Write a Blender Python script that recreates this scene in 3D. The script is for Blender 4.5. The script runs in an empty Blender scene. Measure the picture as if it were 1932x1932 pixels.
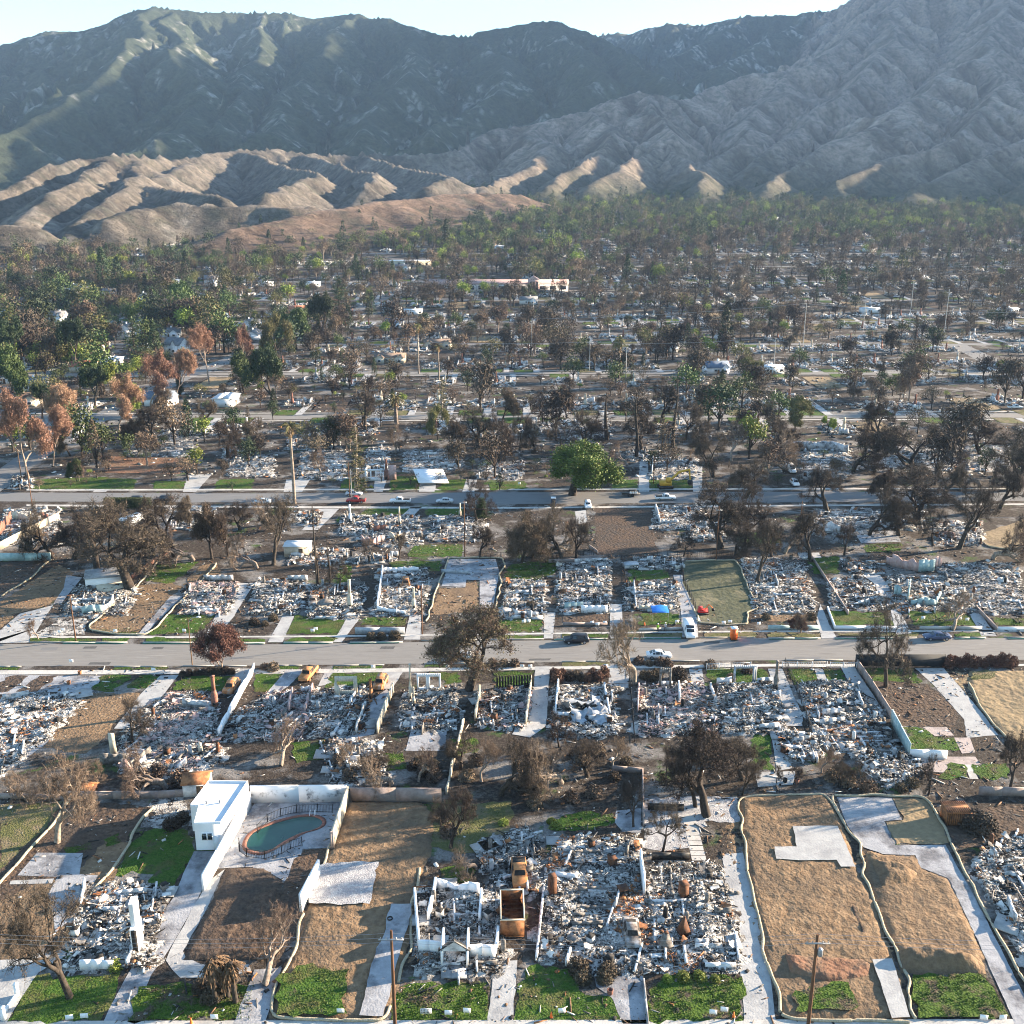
import bpy, bmesh, math, random
import numpy as np
from mathutils import Vector, noise as mnoise
PI = math.pi
S = bpy.context.scene
C = S.collection
# ---------------------------------------------------------------- camera, light, exposure
F, HOR, CAMH = 1937.0, 375.0, 78.4            # focal length and horizon row in the photograph's 1932-pixel preview, flying height
PITCH = math.atan((966 - HOR) / F)
SP, CP = math.sin(PITCH), math.cos(PITCH)
cam = bpy.data.cameras.new('camera'); camo = bpy.data.objects.new('camera', cam); C.objects.link(camo)
camo.location = (0, 0, CAMH); camo.rotation_euler = (PI / 2 - PITCH, 0, 0)
cam.sensor_width = 36; cam.lens = 36 * F / 1932; cam.clip_start = 1; cam.clip_end = 30000
S.camera = camo
SUN_EL, SUN_AZ = math.radians(13.5), math.radians(72)   # azimuth from +Y towards +X
w = bpy.data.worlds.new('World'); S.world = w; w.use_nodes = True
nt = w.node_tree; bg = nt.nodes['Background']; sky = nt.nodes.new('ShaderNodeTexSky')
sky.sky_type = 'NISHITA'; sky.sun_disc = False; sky.sun_elevation = SUN_EL; sky.sun_rotation = SUN_AZ
sky.altitude = 300; sky.air_density = 1.2; sky.dust_density = 0.1; sky.ozone_density = 1.5
tn = nt.nodes.new('ShaderNodeMix'); tn.data_type = 'RGBA'; tn.blend_type = 'MULTIPLY'; tn.inputs['Factor'].default_value = 1; tn.inputs['B'].default_value = (.74, .87, .95, 1)
nt.links.new(sky.outputs[0], tn.inputs['A']); nt.links.new(tn.outputs['Result'], bg.inputs[0]); bg.inputs[1].default_value = 0.068
sd = bpy.data.lights.new('sun', 'SUN'); so = bpy.data.objects.new('sun', sd); C.objects.link(so)
sd.energy = 5.0; sd.angle = math.radians(0.55); sd.color = (1.0, 0.80, 0.58)
tosun = Vector((math.sin(SUN_AZ) * math.cos(SUN_EL), math.cos(SUN_AZ) * math.cos(SUN_EL), math.sin(SUN_EL)))
so.rotation_euler = tosun.to_track_quat('Z', 'Y').to_euler(); so.location = (400, 300, 400)
S.view_settings.view_transform = 'Standard'; S.view_settings.look = 'None'
S.view_settings.exposure = 2.7; S.view_settings.gamma = 1; S.view_settings.use_curve_mapping = False
S.render.engine = 'CYCLES'
S.cycles.max_bounces = 4; S.cycles.diffuse_bounces = 2; S.cycles.volume_bounces = 0; S.cycles.transparent_max_bounces = 6
S.cycles.volume_step_rate = 4; S.cycles.pixel_filter_type = 'BLACKMAN_HARRIS'; S.cycles.filter_width = 1.05

# ---------------------------------------------------------------- terrain and pixel helpers
def zt(y):                                     # the town lies flat, then climbs towards the mountains
    t = max(0.0, y - 620.0)
    return 0.072 * t * t / (t + 160.0)
def zta(y):
    t = np.maximum(0.0, y - 620.0)
    return 0.072 * t * t / (t + 160.0)
def ray(u, v):
    xn = (u - 966) / F; yn = (966 - v) / F
    return xn, CP + yn * SP, -SP + yn * CP
def gp(u, v):                                  # photo point on the ground -> world point
    x, y, z = ray(u, v)
    lo, hi = 50.0, 2600.0
    if z >= -1e-4 or CAMH + hi * z / y > zt(hi): pass
    for _ in range(40):
        m = (lo + hi) / 2
        if CAMH + m * z / y > zt(m): lo = m
        else: hi = m
    Y = (lo + hi) / 2
    return Vector((x * Y / y, Y, zt(Y)))
def at(u, v, Y):                               # photo point at a known distance
    x, y, z = ray(u, v); t = Y / y
    return Vector((x * t, Y, CAMH + t * z))
def hpx(u, vb, vt_):                           # height of a thing whose foot shows at row vb and top at row vt_
    g = gp(u, vb); return at(u, vt_, g.y).z - g.z
def mpx(v):                                    # metres per preview pixel at ground row v
    g = gp(966, v); h = at(967, v, g.y); return abs(h.x)
def hash2(ix, iy, s=0):
    h = np.sin(ix * 127.1 + iy * 311.7 + s * 74.7) * 43758.5453
    return h - np.floor(h)
def vnoise(x, y, s=0):
    x = np.asarray(x, float); y = np.asarray(y, float)
    ix = np.floor(x); iy = np.floor(y); fx = x - ix; fy = y - iy
    fx = fx * fx * (3 - 2 * fx); fy = fy * fy * (3 - 2 * fy)
    a = hash2(ix, iy, s); b = hash2(ix + 1, iy, s); c = hash2(ix, iy + 1, s); d = hash2(ix + 1, iy + 1, s)
    return (a * (1 - fx) + b * fx) * (1 - fy) + (c * (1 - fx) + d * fx) * fy
def fbm(x, y, o=4, s=0):
    r = 0; a = .5; t = 0
    for i in range(o):
        r = r + a * vnoise(x, y, s + i); t += a; a *= .5; x = x * 2.03 + 11.3; y = y * 2.03 + 5.7
    return r / t
def inpoly(P, pts):
    x, y = pts[:, 0], pts[:, 1]; r = np.zeros(len(pts), bool); n = len(P)
    for i in range(n):
        x1, y1 = P[i][0], P[i][1]; x2, y2 = P[(i + 1) % n][0], P[(i + 1) % n][1]
        if y1 == y2: continue
        c = ((y1 > y) != (y2 > y)) & (x < (x2 - x1) * (y - y1) / (y2 - y1) + x1)
        r ^= c
    return r
def sample(P, n, rng):
    A = np.array([[p[0], p[1]] for p in P]); lo = A.min(0); hi = A.max(0); out = np.zeros((0, 2))
    for _ in range(12):
        q = rng.uniform(lo, hi, (n * 2, 2)); out = np.vstack([out, q[inpoly(A, q)]])
        if len(out) >= n: break
    return out[:n]

# ---------------------------------------------------------------- mesh collecting
class MB:
    def __init__(s): s.V = []; s.F = []; s.M = []; s.n = 0
    def add(s, V, Fa, m=0):
        V = np.asarray(V, float).reshape(-1, 3)
        if not isinstance(Fa, np.ndarray) and len({len(f) for f in Fa}) > 1:
            for k in sorted({len(f) for f in Fa}): s.add(V, [f for f in Fa if len(f) == k], m)
            return
        Fa = np.asarray(Fa, int)
        if len(Fa) == 0: return
        s.V.append(V); s.F.append(Fa + s.n)
        s.M.append(np.full(len(Fa), m, int) if np.isscalar(m) else np.asarray(m, int)); s.n += len(V)
    def build(s, name, mats, parent=None, smooth=False, loc=None, rz=0):
        me = bpy.data.meshes.new(name)
        if s.V:
            V = np.vstack(s.V); me.vertices.add(len(V)); me.vertices.foreach_set('co', V.ravel().astype(np.float32))
            cnt = np.concatenate([np.full(len(f), f.shape[1]) for f in s.F])
            loops = np.concatenate([f.ravel() for f in s.F])
            me.loops.add(len(loops)); me.loops.foreach_set('vertex_index', loops.astype(np.int32))
            me.polygons.add(len(cnt))
            me.polygons.foreach_set('loop_start', np.concatenate([[0], np.cumsum(cnt)[:-1]]).astype(np.int32))
            me.polygons.foreach_set('material_index', np.concatenate(s.M).astype(np.int32))
            if smooth: me.polygons.foreach_set('use_smooth', np.ones(len(cnt), bool))
            me.update(calc_edges=True)
        for m in (mats if isinstance(mats, (list, tuple)) else [mats]): me.materials.append(m)
        o = bpy.data.objects.new(name, me); C.objects.link(o)
        if parent is not None: o.parent = parent
        if loc is not None: o.location = loc
        o.rotation_euler[2] = rz
        return o
    def box(s, c, d, m=0, rz=0.0, tilt=None):
        V = np.array([[x, y, z] for x in (-.5, .5) for y in (-.5, .5) for z in (-.5, .5)]) * np.array(d)
        if tilt is not None: V = V @ rotm(*tilt).T
        if rz: V = V @ rotm(0, 0, rz).T
        s.add(V + np.array(c), CUBEF, m)
    def tube(s, P, R, k=6, m=0, cap=True):
        P = np.asarray(P, float); n = len(P); R = np.full(n, R) if np.isscalar(R) else np.asarray(R)
        T = np.gradient(P, axis=0); T /= np.linalg.norm(T, axis=1)[:, None] + 1e-9
        up = np.array([0, 0, 1.0]) if abs(T[0][2]) < .9 else np.array([1.0, 0, 0])
        A = np.cross(T, up); A /= np.linalg.norm(A, axis=1)[:, None] + 1e-9; B = np.cross(T, A)
        th = np.arange(k) / k * 2 * PI
        V = P[:, None, :] + R[:, None, None] * (np.cos(th)[None, :, None] * A[:, None, :] + np.sin(th)[None, :, None] * B[:, None, :])
        i = np.arange(n - 1)[:, None] * k; j = np.arange(k)[None, :]; j2 = (j + 1) % k
        Fq = np.stack([i + j, i + j2, i + k + j2, i + k + j], -1).reshape(-1, 4)
        s.add(V.reshape(-1, 3), Fq, m)
        if cap and k > 3:
            s.add(V[-1], [list(range(k))], m); s.add(V[0], [list(range(k))[::-1]], m)
    def prism(s, poly, z0, z1, m=0, mtop=None):
        n = len(poly); V = [[p[0], p[1], z0] for p in poly] + [[p[0], p[1], z1] for p in poly]
        s.add(V, [[i, (i + 1) % n, n + (i + 1) % n, n + i] for i in range(n)], m)
        s.add(V[n:], [list(range(n))], m if mtop is None else mtop)
        s.add(V[:n], [list(range(n))[::-1]], m)
    def lathe(s, prof, k=10, m=0, c=(0, 0, 0)):
        th = np.arange(k) / k * 2 * PI
        V = np.array([[r * math.cos(t) + c[0], r * math.sin(t) + c[1], z + c[2]] for r, z in prof for t in th]); n = len(prof)
        i = np.arange(n - 1)[:, None] * k; j = np.arange(k)[None, :]; j2 = (j + 1) % k
        s.add(V, np.stack([i + j, i + j2, i + k + j2, i + k + j], -1).reshape(-1, 4), m)
CUBEF = np.array([[0, 1, 3, 2], [4, 6, 7, 5], [0, 4, 5, 1], [2, 3, 7, 6], [0, 2, 6, 4], [1, 5, 7, 3]])
def rotm(a, b, c):
    ca, sa, cb, sb, cc, sc = math.cos(a), math.sin(a), math.cos(b), math.sin(b), math.cos(c), math.sin(c)
    return np.array([[cc, -sc, 0], [sc, cc, 0], [0, 0, 1]]) @ np.array([[cb, 0, sb], [0, 1, 0], [-sb, 0, cb]]) @ np.array([[1, 0, 0], [0, ca, -sa], [0, sa, ca]])
def boxes(mb, pos, dim, ang, m):               # many loose pieces at once
    n = len(pos); U = np.array([[x, y, z] for x in (-.5, .5) for y in (-.5, .5) for z in (-.5, .5)])
    a, b, c = ang[:, 0], ang[:, 1], ang[:, 2]
    V = U[None] * dim[:, None, :]
    x, y, z = V[..., 0], V[..., 1], V[..., 2]
    y, z = y * np.cos(a)[:, None] - z * np.sin(a)[:, None], y * np.sin(a)[:, None] + z * np.cos(a)[:, None]
    x, z = x * np.cos(b)[:, None] + z * np.sin(b)[:, None], -x * np.sin(b)[:, None] + z * np.cos(b)[:, None]
    x, y = x * np.cos(c)[:, None] - y * np.sin(c)[:, None], x * np.sin(c)[:, None] + y * np.cos(c)[:, None]
    V = np.stack([x, y, z], -1) + pos[:, None, :]
    Fa = (np.arange(n)[:, None, None] * 8 + CUBEF[None]).reshape(-1, 4)
    mb.add(V.reshape(-1, 3), Fa, np.repeat(m, 6))
def tris(mb, p, size, rng, m, flat=0.0, asp=0.6, up=None):   # many leaf-sized triangles
    n = len(p); a = rng.normal(size=(n, 3)); a[:, 2] *= (1 - flat)
    if up is not None: a = a * .5 + np.array([0, 0, up])
    a /= np.linalg.norm(a, axis=1)[:, None] + 1e-9
    b = np.cross(a, rng.normal(size=(n, 3))); b /= np.linalg.norm(b, axis=1)[:, None] + 1e-9
    sz = (size * rng.uniform(.6, 1.4, n))[:, None] if np.isscalar(size) else size[:, None]
    V = np.stack([p + b * sz * asp * .5, p - b * sz * asp * .5, p + a * sz], 1)
    mb.add(V.reshape(-1, 3), np.arange(3 * n).reshape(n, 3), m)

# ---------------------------------------------------------------- materials
def mat(name, cols, scale=1.0, rough=.9, bump=0.0, bscale=None, pos=(.35, .65), rnd=0.0, metal=0.0, spec=.3, coords='pos', detail=6, stretch=None, vor=False):
    m = bpy.data.materials.new(name); m.use_nodes = True; N = m.node_tree.nodes; L = m.node_tree.links
    b = N['Principled BSDF']; b.inputs['Roughness'].default_value = rough; b.inputs['Metallic'].default_value = metal
    b.inputs['Specular IOR Level'].default_value = spec
    if coords == 'pos': g = N.new('ShaderNodeNewGeometry').outputs['Position']
    else: g = N.new('ShaderNodeTexCoord').outputs['Object']
    if stretch:
        mp = N.new('ShaderNodeMapping'); mp.inputs['Scale'].default_value = stretch; L.new(g, mp.inputs[0]); g = mp.outputs[0]
    if len(cols) == 1 and not bump and not rnd:
        b.inputs['Base Color'].default_value = (*cols[0], 1); return m
    n = N.new('ShaderNodeTexNoise'); n.inputs['Scale'].default_value = scale; n.inputs['Detail'].default_value = detail; n.inputs['Roughness'].default_value = .65
    L.new(g, n.inputs['Vector'])
    r = N.new('ShaderNodeValToRGB'); e = r.color_ramp; k = len(cols)
    for i in range(k - 2): e.elements.new(.5)
    for i, c in enumerate(cols):
        e.elements[i].position = pos[0] + (pos[1] - pos[0]) * (i / max(1, k - 1)) if len(pos) == 2 else pos[i]
        e.elements[i].color = (*c, 1)
    L.new(n.outputs['Fac'], r.inputs[0]); out = r.outputs[0]
    if rnd:
        oi = N.new('ShaderNodeObjectInfo'); hs = N.new('ShaderNodeHueSaturation'); mr = N.new('ShaderNodeMapRange')
        mr.inputs['To Min'].default_value = 1 - rnd; mr.inputs['To Max'].default_value = 1 + rnd
        mh = N.new('ShaderNodeMapRange'); mh.inputs['To Min'].default_value = .5 - rnd * .05; mh.inputs['To Max'].default_value = .5 + rnd * .05
        L.new(oi.outputs['Random'], mr.inputs[0]); L.new(mr.outputs[0], hs.inputs['Value']); L.new(oi.outputs['Random'], mh.inputs[0]); L.new(mh.outputs[0], hs.inputs['Hue'])
        L.new(out, hs.inputs['Color']); out = hs.outputs[0]
    L.new(out, b.inputs['Base Color'])
    if bump:
        n2 = N.new('ShaderNodeTexNoise'); n2.inputs['Scale'].default_value = bscale or scale * 2; n2.inputs['Detail'].default_value = 5; L.new(g, n2.inputs['Vector'])
        bp = N.new('ShaderNodeBump'); bp.inputs['Strength'].default_value = min(1, bump); bp.inputs['Distance'].default_value = .3 * max(1, bump)
        L.new(n2.outputs['Fac'], bp.inputs['Height']); L.new(bp.outputs[0], b.inputs['Normal'])
    return m
def mix_mat(name, base, over, s1, s2, thr=(.5, .56), rough=.95, bump=.4, bscale=4, third=None, s3=None, thr3=(.55, .6)):
    """two noisy grounds, one showing through the other in patches"""
    m = bpy.data.materials.new(name); m.use_nodes = True; N = m.node_tree.nodes; L = m.node_tree.links
    b = N['Principled BSDF']; b.inputs['Roughness'].default_value = rough; b.inputs['Specular IOR Level'].default_value = .15
    g = N.new('ShaderNodeNewGeometry').outputs['Position']
    def ramp(cols, s, pos=(.3, .7)):
        n = N.new('ShaderNodeTexNoise'); n.inputs['Scale'].default_value = s; n.inputs['Detail'].default_value = 8; n.inputs['Roughness'].default_value = .7; L.new(g, n.inputs['Vector'])
        r = N.new('ShaderNodeValToRGB'); e = r.color_ramp
        for i in range(len(cols) - 2): e.elements.new(.5)
        for i, c in enumerate(cols): e.elements[i].position = pos[0] + (pos[1] - pos[0]) * i / (len(cols) - 1); e.elements[i].color = (*c, 1)
        L.new(n.outputs['Fac'], r.inputs[0]); return r.outputs[0]
    def mask(s, t):
        n = N.new('ShaderNodeTexNoise'); n.inputs['Scale'].default_value = s; n.inputs['Detail'].default_value = 7; n.inputs['Roughness'].default_value = .65; L.new(g, n.inputs['Vector'])
        mr = N.new('ShaderNodeMapRange'); mr.inputs['From Min'].default_value = t[0]; mr.inputs['From Max'].default_value = t[1]; L.new(n.outputs['Fac'], mr.inputs[0]); return mr.outputs[0]
    mx = N.new('ShaderNodeMix'); mx.data_type = 'RGBA'
    L.new(mask(s2, thr), mx.inputs['Factor']); L.new(ramp(base, s1), mx.inputs['A']); L.new(ramp(over, s1 * 1.7), mx.inputs['B'])
    out = mx.outputs['Result']
    if third:
        m3 = N.new('ShaderNodeMix'); m3.data_type = 'RGBA'; L.new(mask(s3, thr3), m3.inputs['Factor']); L.new(out, m3.inputs['A']); L.new(ramp(third, s1), m3.inputs['B']); out = m3.outputs['Result']
    L.new(out, b.inputs['Base Color'])
    n2 = N.new('ShaderNodeTexNoise'); n2.inputs['Scale'].default_value = bscale; n2.inputs['Detail'].default_value = 5; L.new(g, n2.inputs['Vector'])
    bp = N.new('ShaderNodeBump'); bp.inputs['Strength'].default_value = bump; bp.inputs['Distance'].default_value = .3
    L.new(n2.outputs['Fac'], bp.inputs['Height']); L.new(bp.outputs[0], b.inputs['Normal'])
    return m
M = {}
M['soil'] = mix_mat('burnt soil', [(.016, .013, .011), (.045, .035, .028), (.12, .10, .08)], [(.09, .082, .074), (.26, .245, .23)], 1.6, .12, (.5, .6), third=[(.03, .06, .015), (.07, .11, .03)], s3=.11, thr3=(.60, .66))
M['farsoil'] = M['soil']
M['dirt'] = mix_mat('scraped dirt', [(.11, .07, .042), (.195, .13, .078), (.28, .195, .12)], [(.10, .068, .045), (.18, .13, .085)], 1.1, .12, (.45, .6), bump=.7, bscale=2.2)
M['darkdirt'] = mix_mat('dark turned dirt', [(.04, .028, .021), (.085, .058, .042), (.14, .10, .072)], [(.045, .035, .03), (.09, .07, .055)], 1.8, .15, (.45, .6), bump=1, bscale=1.5)
M['sand'] = mix_mat('tan dirt', [(.19, .14, .085), (.29, .22, .13)], [(.14, .105, .07), (.21, .16, .1)], .9, .1, (.5, .6), bump=.9, bscale=1.0)
M['olive'] = mix_mat('seeded dirt', [(.055, .06, .038), (.10, .105, .065)], [(.13, .12, .075), (.17, .155, .1)], 1.2, .12, (.52, .62), bump=.8, bscale=.8)
M['reddirt'] = mix_mat('red dirt', [(.14, .07, .045), (.22, .125, .08)], [(.14, .09, .06), (.22, .15, .1)], 1.5, .3, (.45, .6), bump=1, bscale=1.5)
M['ash'] = mix_mat('ash ground', [(.03, .028, .026), (.16, .15, .14), (.42, .41, .395)], [(.28, .27, .255), (.55, .535, .51)], 3.2, .4, (.45, .54), bump=1, bscale=4, third=[(.010, .009, .009), (.06, .05, .045)], s3=.7, thr3=(.54, .58))
M['concrete'] = mix_mat('concrete', [(.30, .30, .30), (.42, .42, .41)], [(.22, .22, .225), (.3, .3, .3)], .8, .25, (.5, .65), bump=.15, rough=.85)
M['oldslab'] = mix_mat('sooty concrete', [(.24, .245, .26), (.38, .385, .40)], [(.09, .09, .1), (.2, .2, .21)], .9, .22, (.48, .62), bump=.2, rough=.85)
M['pinkpave'] = mix_mat('pink paving', [(.34, .28, .26), (.42, .36, .33)], [(.25, .21, .2), (.33, .28, .26)], 1.2, .4, bump=.2)
M['walk'] = mix_mat('pale pavement', [(.40, .385, .36), (.5, .48, .45)], [(.32, .31, .29), (.4, .385, .36)], .8, .3, bump=.1)
M['road'] = mat('worn asphalt', [(.15, .142, .132), (.205, .195, .182), (.17, .162, .152), (.235, .225, .21)], 1.0, .9, pos=(.36, .66), bump=.1, stretch=(.10, 1.3, 1), detail=8)
M['road2'] = mat('bluish asphalt', [(.12, .122, .125), (.165, .163, .16), (.14, .14, .142), (.19, .185, .18)], 1.0, .9, pos=(.36, .66), bump=.1, stretch=(.10, 1.3, 1), detail=8)
M['patch'] = mat('tar patch', [(.06, .06, .06), (.10, .098, .095)], 2, .9)
M['gravel'] = mix_mat('pale gravel', [(.22, .22, .23), (.40, .40, .42)], [(.35, .35, .36), (.5, .5, .5)], 4, 1.2, bump=.8, bscale=7)
M['lawn'] = mix_mat('green lawn', [(.02, .05, .008), (.045, .095, .014), (.085, .13, .025)], [(.06, .07, .022), (.11, .10, .04)], 1.8, .25, (.48, .62), bump=.8, bscale=4, third=[(.06, .048, .035), (.10, .08, .06)], s3=.35, thr3=(.58, .66))
M['weeds'] = mix_mat('weedy lawn', [(.02, .045, .008), (.05, .095, .012), (.10, .14, .03)], [(.05, .04, .03), (.12, .09, .06)], 2.5, .4, (.5, .6), bump=1, bscale=4)
M['drylawn'] = mix_mat('dry lawn', [(.07, .075, .03), (.13, .13, .05)], [(.14, .11, .07), (.2, .16, .1)], 1.8, .3, (.45, .6), bump=.8, bscale=4)
M['blade'] = mat('grass blade', [(.022, .044, .01), (.05, .085, .018), (.12, .135, .04)], 3, .7, spec=.2)
M['rockw'] = mat('pale stone', [(.3, .29, .27), (.5, .48, .45)], 4, .9)
# debris palette
M['white'] = mat('white plaster', [(.22, .21, .195), (.42, .40, .375), (.67, .645, .605)], .9, .8, pos=(.32, .6))
M['stucco'] = mat('sooty stucco', [(.10, .10, .10), (.5, .49, .49), (.68, .67, .67)], .7, .85, pos=(.33, .62), bump=.15, bscale=6)
M['sootwhite'] = mat('smoke stained white', [(.05, .05, .055), (.3, .3, .31), (.7, .7, .71), (.76, .76, .77)], .45, .85, pos=(.30, .5))
M['screen'] = mat('black screen cloth', [(.012, .016, .022), (.02, .026, .034)], 2, .8)
M['orange2'] = mat('orange door', [(.5, .09, .02), (.6, .12, .03)], 2, .5)
M['sedanb'] = mat('dark blue plastic', [(.02, .03, .05), (.03, .04, .07)], 2, .5)
M['grey'] = mat('grey rubble', [(.07, .063, .058), (.23, .215, .20)], 2, .9)
M['char'] = mat('char', [(.008, .008, .008), (.04, .037, .035)], 3, .9)
M['rust'] = mat('rust', [(.09, .04, .022), (.26, .11, .045), (.36, .17, .08)], 1.3, .85, pos=(.35, .65))
M['rustdark'] = mat('dark rust', [(.05, .025, .018), (.16, .07, .035)], 1.3, .85)
M['pink'] = mat('pink plaster', [(.34, .22, .20), (.50, .37, .35)], 1.2, .85)
M['cream'] = mat('cream stucco', [(.42, .36, .28), (.58, .52, .42)], .8, .85, bump=.1)
M['brick'] = mat('brick red', [(.15, .065, .048), (.27, .13, .095)], 2.5, .9)
M['tealwall'] = mat('blue green stucco', [(.22, .33, .34), (.42, .52, .52)], .8, .85)
M['blockwall'] = mat('block wall', [(.20, .16, .145), (.33, .27, .25)], .7, .9, bump=.2, bscale=5)
M['wood'] = mat('scorched timber', [(.06, .035, .022), (.2, .12, .07)], 2, .9)
M['tin'] = mat('scorched sheet metal', [(.22, .25, .28), (.45, .48, .52)], 1.2, .55, metal=.3)
M['metaldark'] = mat('dark metal', [(.02, .02, .022), (.05, .05, .05)], 3, .5, metal=.5)
M['whitepaint'] = mat('white paint', [(.70, .71, .73), (.80, .80, .81)], .5, .6)
M['whiteroof'] = mat('white roof', [(.50, .55, .60), (.66, .69, .72)], .35, .7)
M['glass'] = mat('dark glass', [(.015, .02, .025)], rough=.08, spec=.8)
M['orange'] = mat('orange plastic', [(.75, .13, .02), (.85, .18, .03)], 2, .5)
M['blue'] = mat('blue tarp', [(.02, .16, .55), (.03, .22, .65)], 2, .6)
M['wattle'] = mat('straw', [(.30, .25, .17), (.48, .42, .31)], 5, .95, bump=.5, bscale=12)
M['pole'] = mat('pole timber', [(.07, .035, .02), (.16, .08, .045)], 3, .9, stretch=(1, 1, .1))
M['steel'] = mat('galvanised steel', [(.30, .31, .33), (.42, .43, .45)], 2, .45, metal=.6)
M['wire'] = mat('wire', [(.25, .26, .28)], rough=.5)
M['kerb'] = mat('kerb', [(.22, .22, .21), (.32, .32, .31)], 1, .9)
M['greensock'] = mat('green filter sock', [(.02, .10, .075), (.05, .16, .12)], 2, .9)
M['signw'] = mat('sign white', [(.78, .79, .8), (.84, .84, .85)], 2, .6)
M['ink'] = mat('ink', [(.03, .03, .03)], rough=.7)
# vegetation
M['bark'] = mat('scorched bark', [(.018, .014, .012), (.06, .047, .038)], 3, .95, coords='obj', rnd=.25)
M['barkpale'] = mat('pale bark', [(.12, .09, .07), (.30, .25, .21)], 2, .95, coords='obj', rnd=.2)
M['twig'] = mat('scorched twigs', [(.028, .022, .018), (.085, .066, .053)], 1, .95, coords='obj', rnd=.35)
M['twigbrown'] = mat('brown twigs', [(.075, .052, .038), (.18, .13, .095)], 1, .95, coords='obj', rnd=.3)
M['deadleaf'] = mat('dead leaves', [(.042, .033, .024), (.11, .082, .056)], .8, .95, coords='obj', rnd=.35)
M['russet'] = mat('russet leaves', [(.17, .09, .06), (.33, .20, .14)], .7, .9, coords='obj', rnd=.25)
M['redleaf'] = mat('dark red leaves', [(.075, .038, .028), (.18, .095, .07)], .8, .9, coords='obj', rnd=.2)
M['leaf'] = mat('green leaves', [(.03, .048, .014), (.075, .105, .028)], .5, .7, coords='obj', rnd=.4)
M['leafdark'] = mat('dark green leaves', [(.012, .024, .01), (.035, .055, .02)], .5, .7, coords='obj', rnd=.4)
M['leafbright'] = mat('bright green leaves', [(.10, .14, .02), (.23, .27, .05)], .5, .7, coords='obj', rnd=.3)
M['leafolive'] = mat('olive leaves', [(.06, .06, .022), (.13, .12, .045)], .5, .8, coords='obj', rnd=.4)
M['strawdark'] = mat('scorched fronds', [(.05, .032, .02), (.15, .095, .055)], 1, .9, coords='obj')
M['oakolive'] = mat('olive brown leaves', [(.06, .048, .03), (.15, .125, .07)], .6, .9, coords='obj')
M['straw'] = mat('dead fronds', [(.16, .10, .05), (.36, .25, .13)], 2, .9, coords='obj')
M['pinkflower'] = mat('pink blossom', [(.5, .2, .28), (.65, .32, .4)], 2, .8)

# ---------------------------------------------------------------- tagging
def tag(o, label=None, cat=None, group=None, kind=None):
    if label: o['label'] = label
    if cat: o['category'] = cat
    if group: o['group'] = group
    if kind: o['kind'] = kind
    return o
def thing(name, label, cat, loc=(0, 0, 0), rz=0, group=None):
    o = bpy.data.objects.new(name, None); C.objects.link(o); o.location = loc; o.rotation_euler = (0, 0, rz); o.empty_display_size = .2
    return tag(o, label, cat, group)
def dup(root, label=None, group=None, loc=None, rz=0, sc=(1, 1, 1)):
    def cp(o, par):
        c = o.copy(); C.objects.link(c)
        if par is not None: c.parent = par
        for ch in KIDS.get(o.name, ()): cp(ch, c)
        return c
    r = cp(root, None)
    if loc is not None: r.location = loc
    r.rotation_euler = (0, 0, rz); r.scale = sc
    if label: r['label'] = label
    if group: r['group'] = group
    return r
KIDS = {}
def index_kids(o):
    ks = list(o.children)
    if ks: KIDS[o.name] = ks
    for k in ks: index_kids(k)
PROTO = {}
def place(key, label, group, loc, rz=0, sc=(1, 1, 1)):
    """first use of a kind moves the first one itself; later uses copy it with its parts"""
    p = PROTO[key]
    if not p['used']:
        o = p['o']; p['used'] = True
        o.location = loc; o.rotation_euler = (0, 0, rz); o.scale = sc; o['label'] = label
        if group: o['group'] = group
        return o
    return dup(p['o'], label, group, loc, rz, sc)
def proto(key, o):
    index_kids(o); PROTO[key] = {'o': o, 'used': False}
# ================================================================ the setting: mountains
def ridge(pts): return [at(*p) for p in pts]
RID = []                                        # (zone, slope, world points)
def R(zone, slope, *pts): RID.append((zone, slope, ridge(pts)))
# zone 0 tan foothills, 1 green mountain, 2 rocky far mountain, 3 grey-brown burnt mountain, 4 reddish bench
R(0, .62, (-500, 290, 1750), (-200, 335, 1550), (-60, 380, 1330), (0, 368, 1330), (60, 333, 1400), (110, 312, 1470), (165, 298, 1560), (225, 293, 1600), (265, 297, 1650))
R(0, .60, (225, 293, 1600), (185, 330, 1430), (120, 365, 1290), (60, 410, 1190), (20, 445, 1120))
R(0, .60, (265, 297, 1650), (330, 300, 1750), (400, 292, 1900), (470, 284, 2000), (560, 287, 2050), (640, 293, 2050), (720, 290, 2100), (800, 292, 2150), (860, 285, 2200))
R(0, .62, (265, 297, 1650), (290, 330, 1520), (250, 360, 1350), (190, 395, 1230), (140, 425, 1160))
R(0, .60, (400, 292, 1900), (330, 325, 1650), (300, 350, 1500), (350, 362, 1380), (420, 372, 1300))
R(0, .60, (470, 284, 2000), (540, 312, 1800), (600, 325, 1650), (560, 352, 1480), (500, 368, 1340))
R(0, .60, (600, 290, 2050), (660, 318, 1850), (720, 330, 1700), (690, 350, 1560))
R(0, .60, (720, 290, 2100), (780, 318, 1850), (850, 335, 1700), (800, 352, 1560))
R(0, .7, (-100, 435, 1060), (0, 425, 1090), (60, 432, 1100))
R(0, .8, (190, 415, 1160), (245, 400, 1200), (300, 393, 1230), (345, 388, 1250), (420, 391, 1250), (470, 388, 1260), (540, 396, 1250), (600, 392, 1290))
R(4, .35, (420, 440, 1090), (470, 428, 1130), (520, 415, 1170), (570, 404, 1220), (640, 398, 1260), (700, 386, 1330), (760, 380, 1400), (830, 372, 1480), (900, 368, 1560), (980, 372, 1600))
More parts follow.
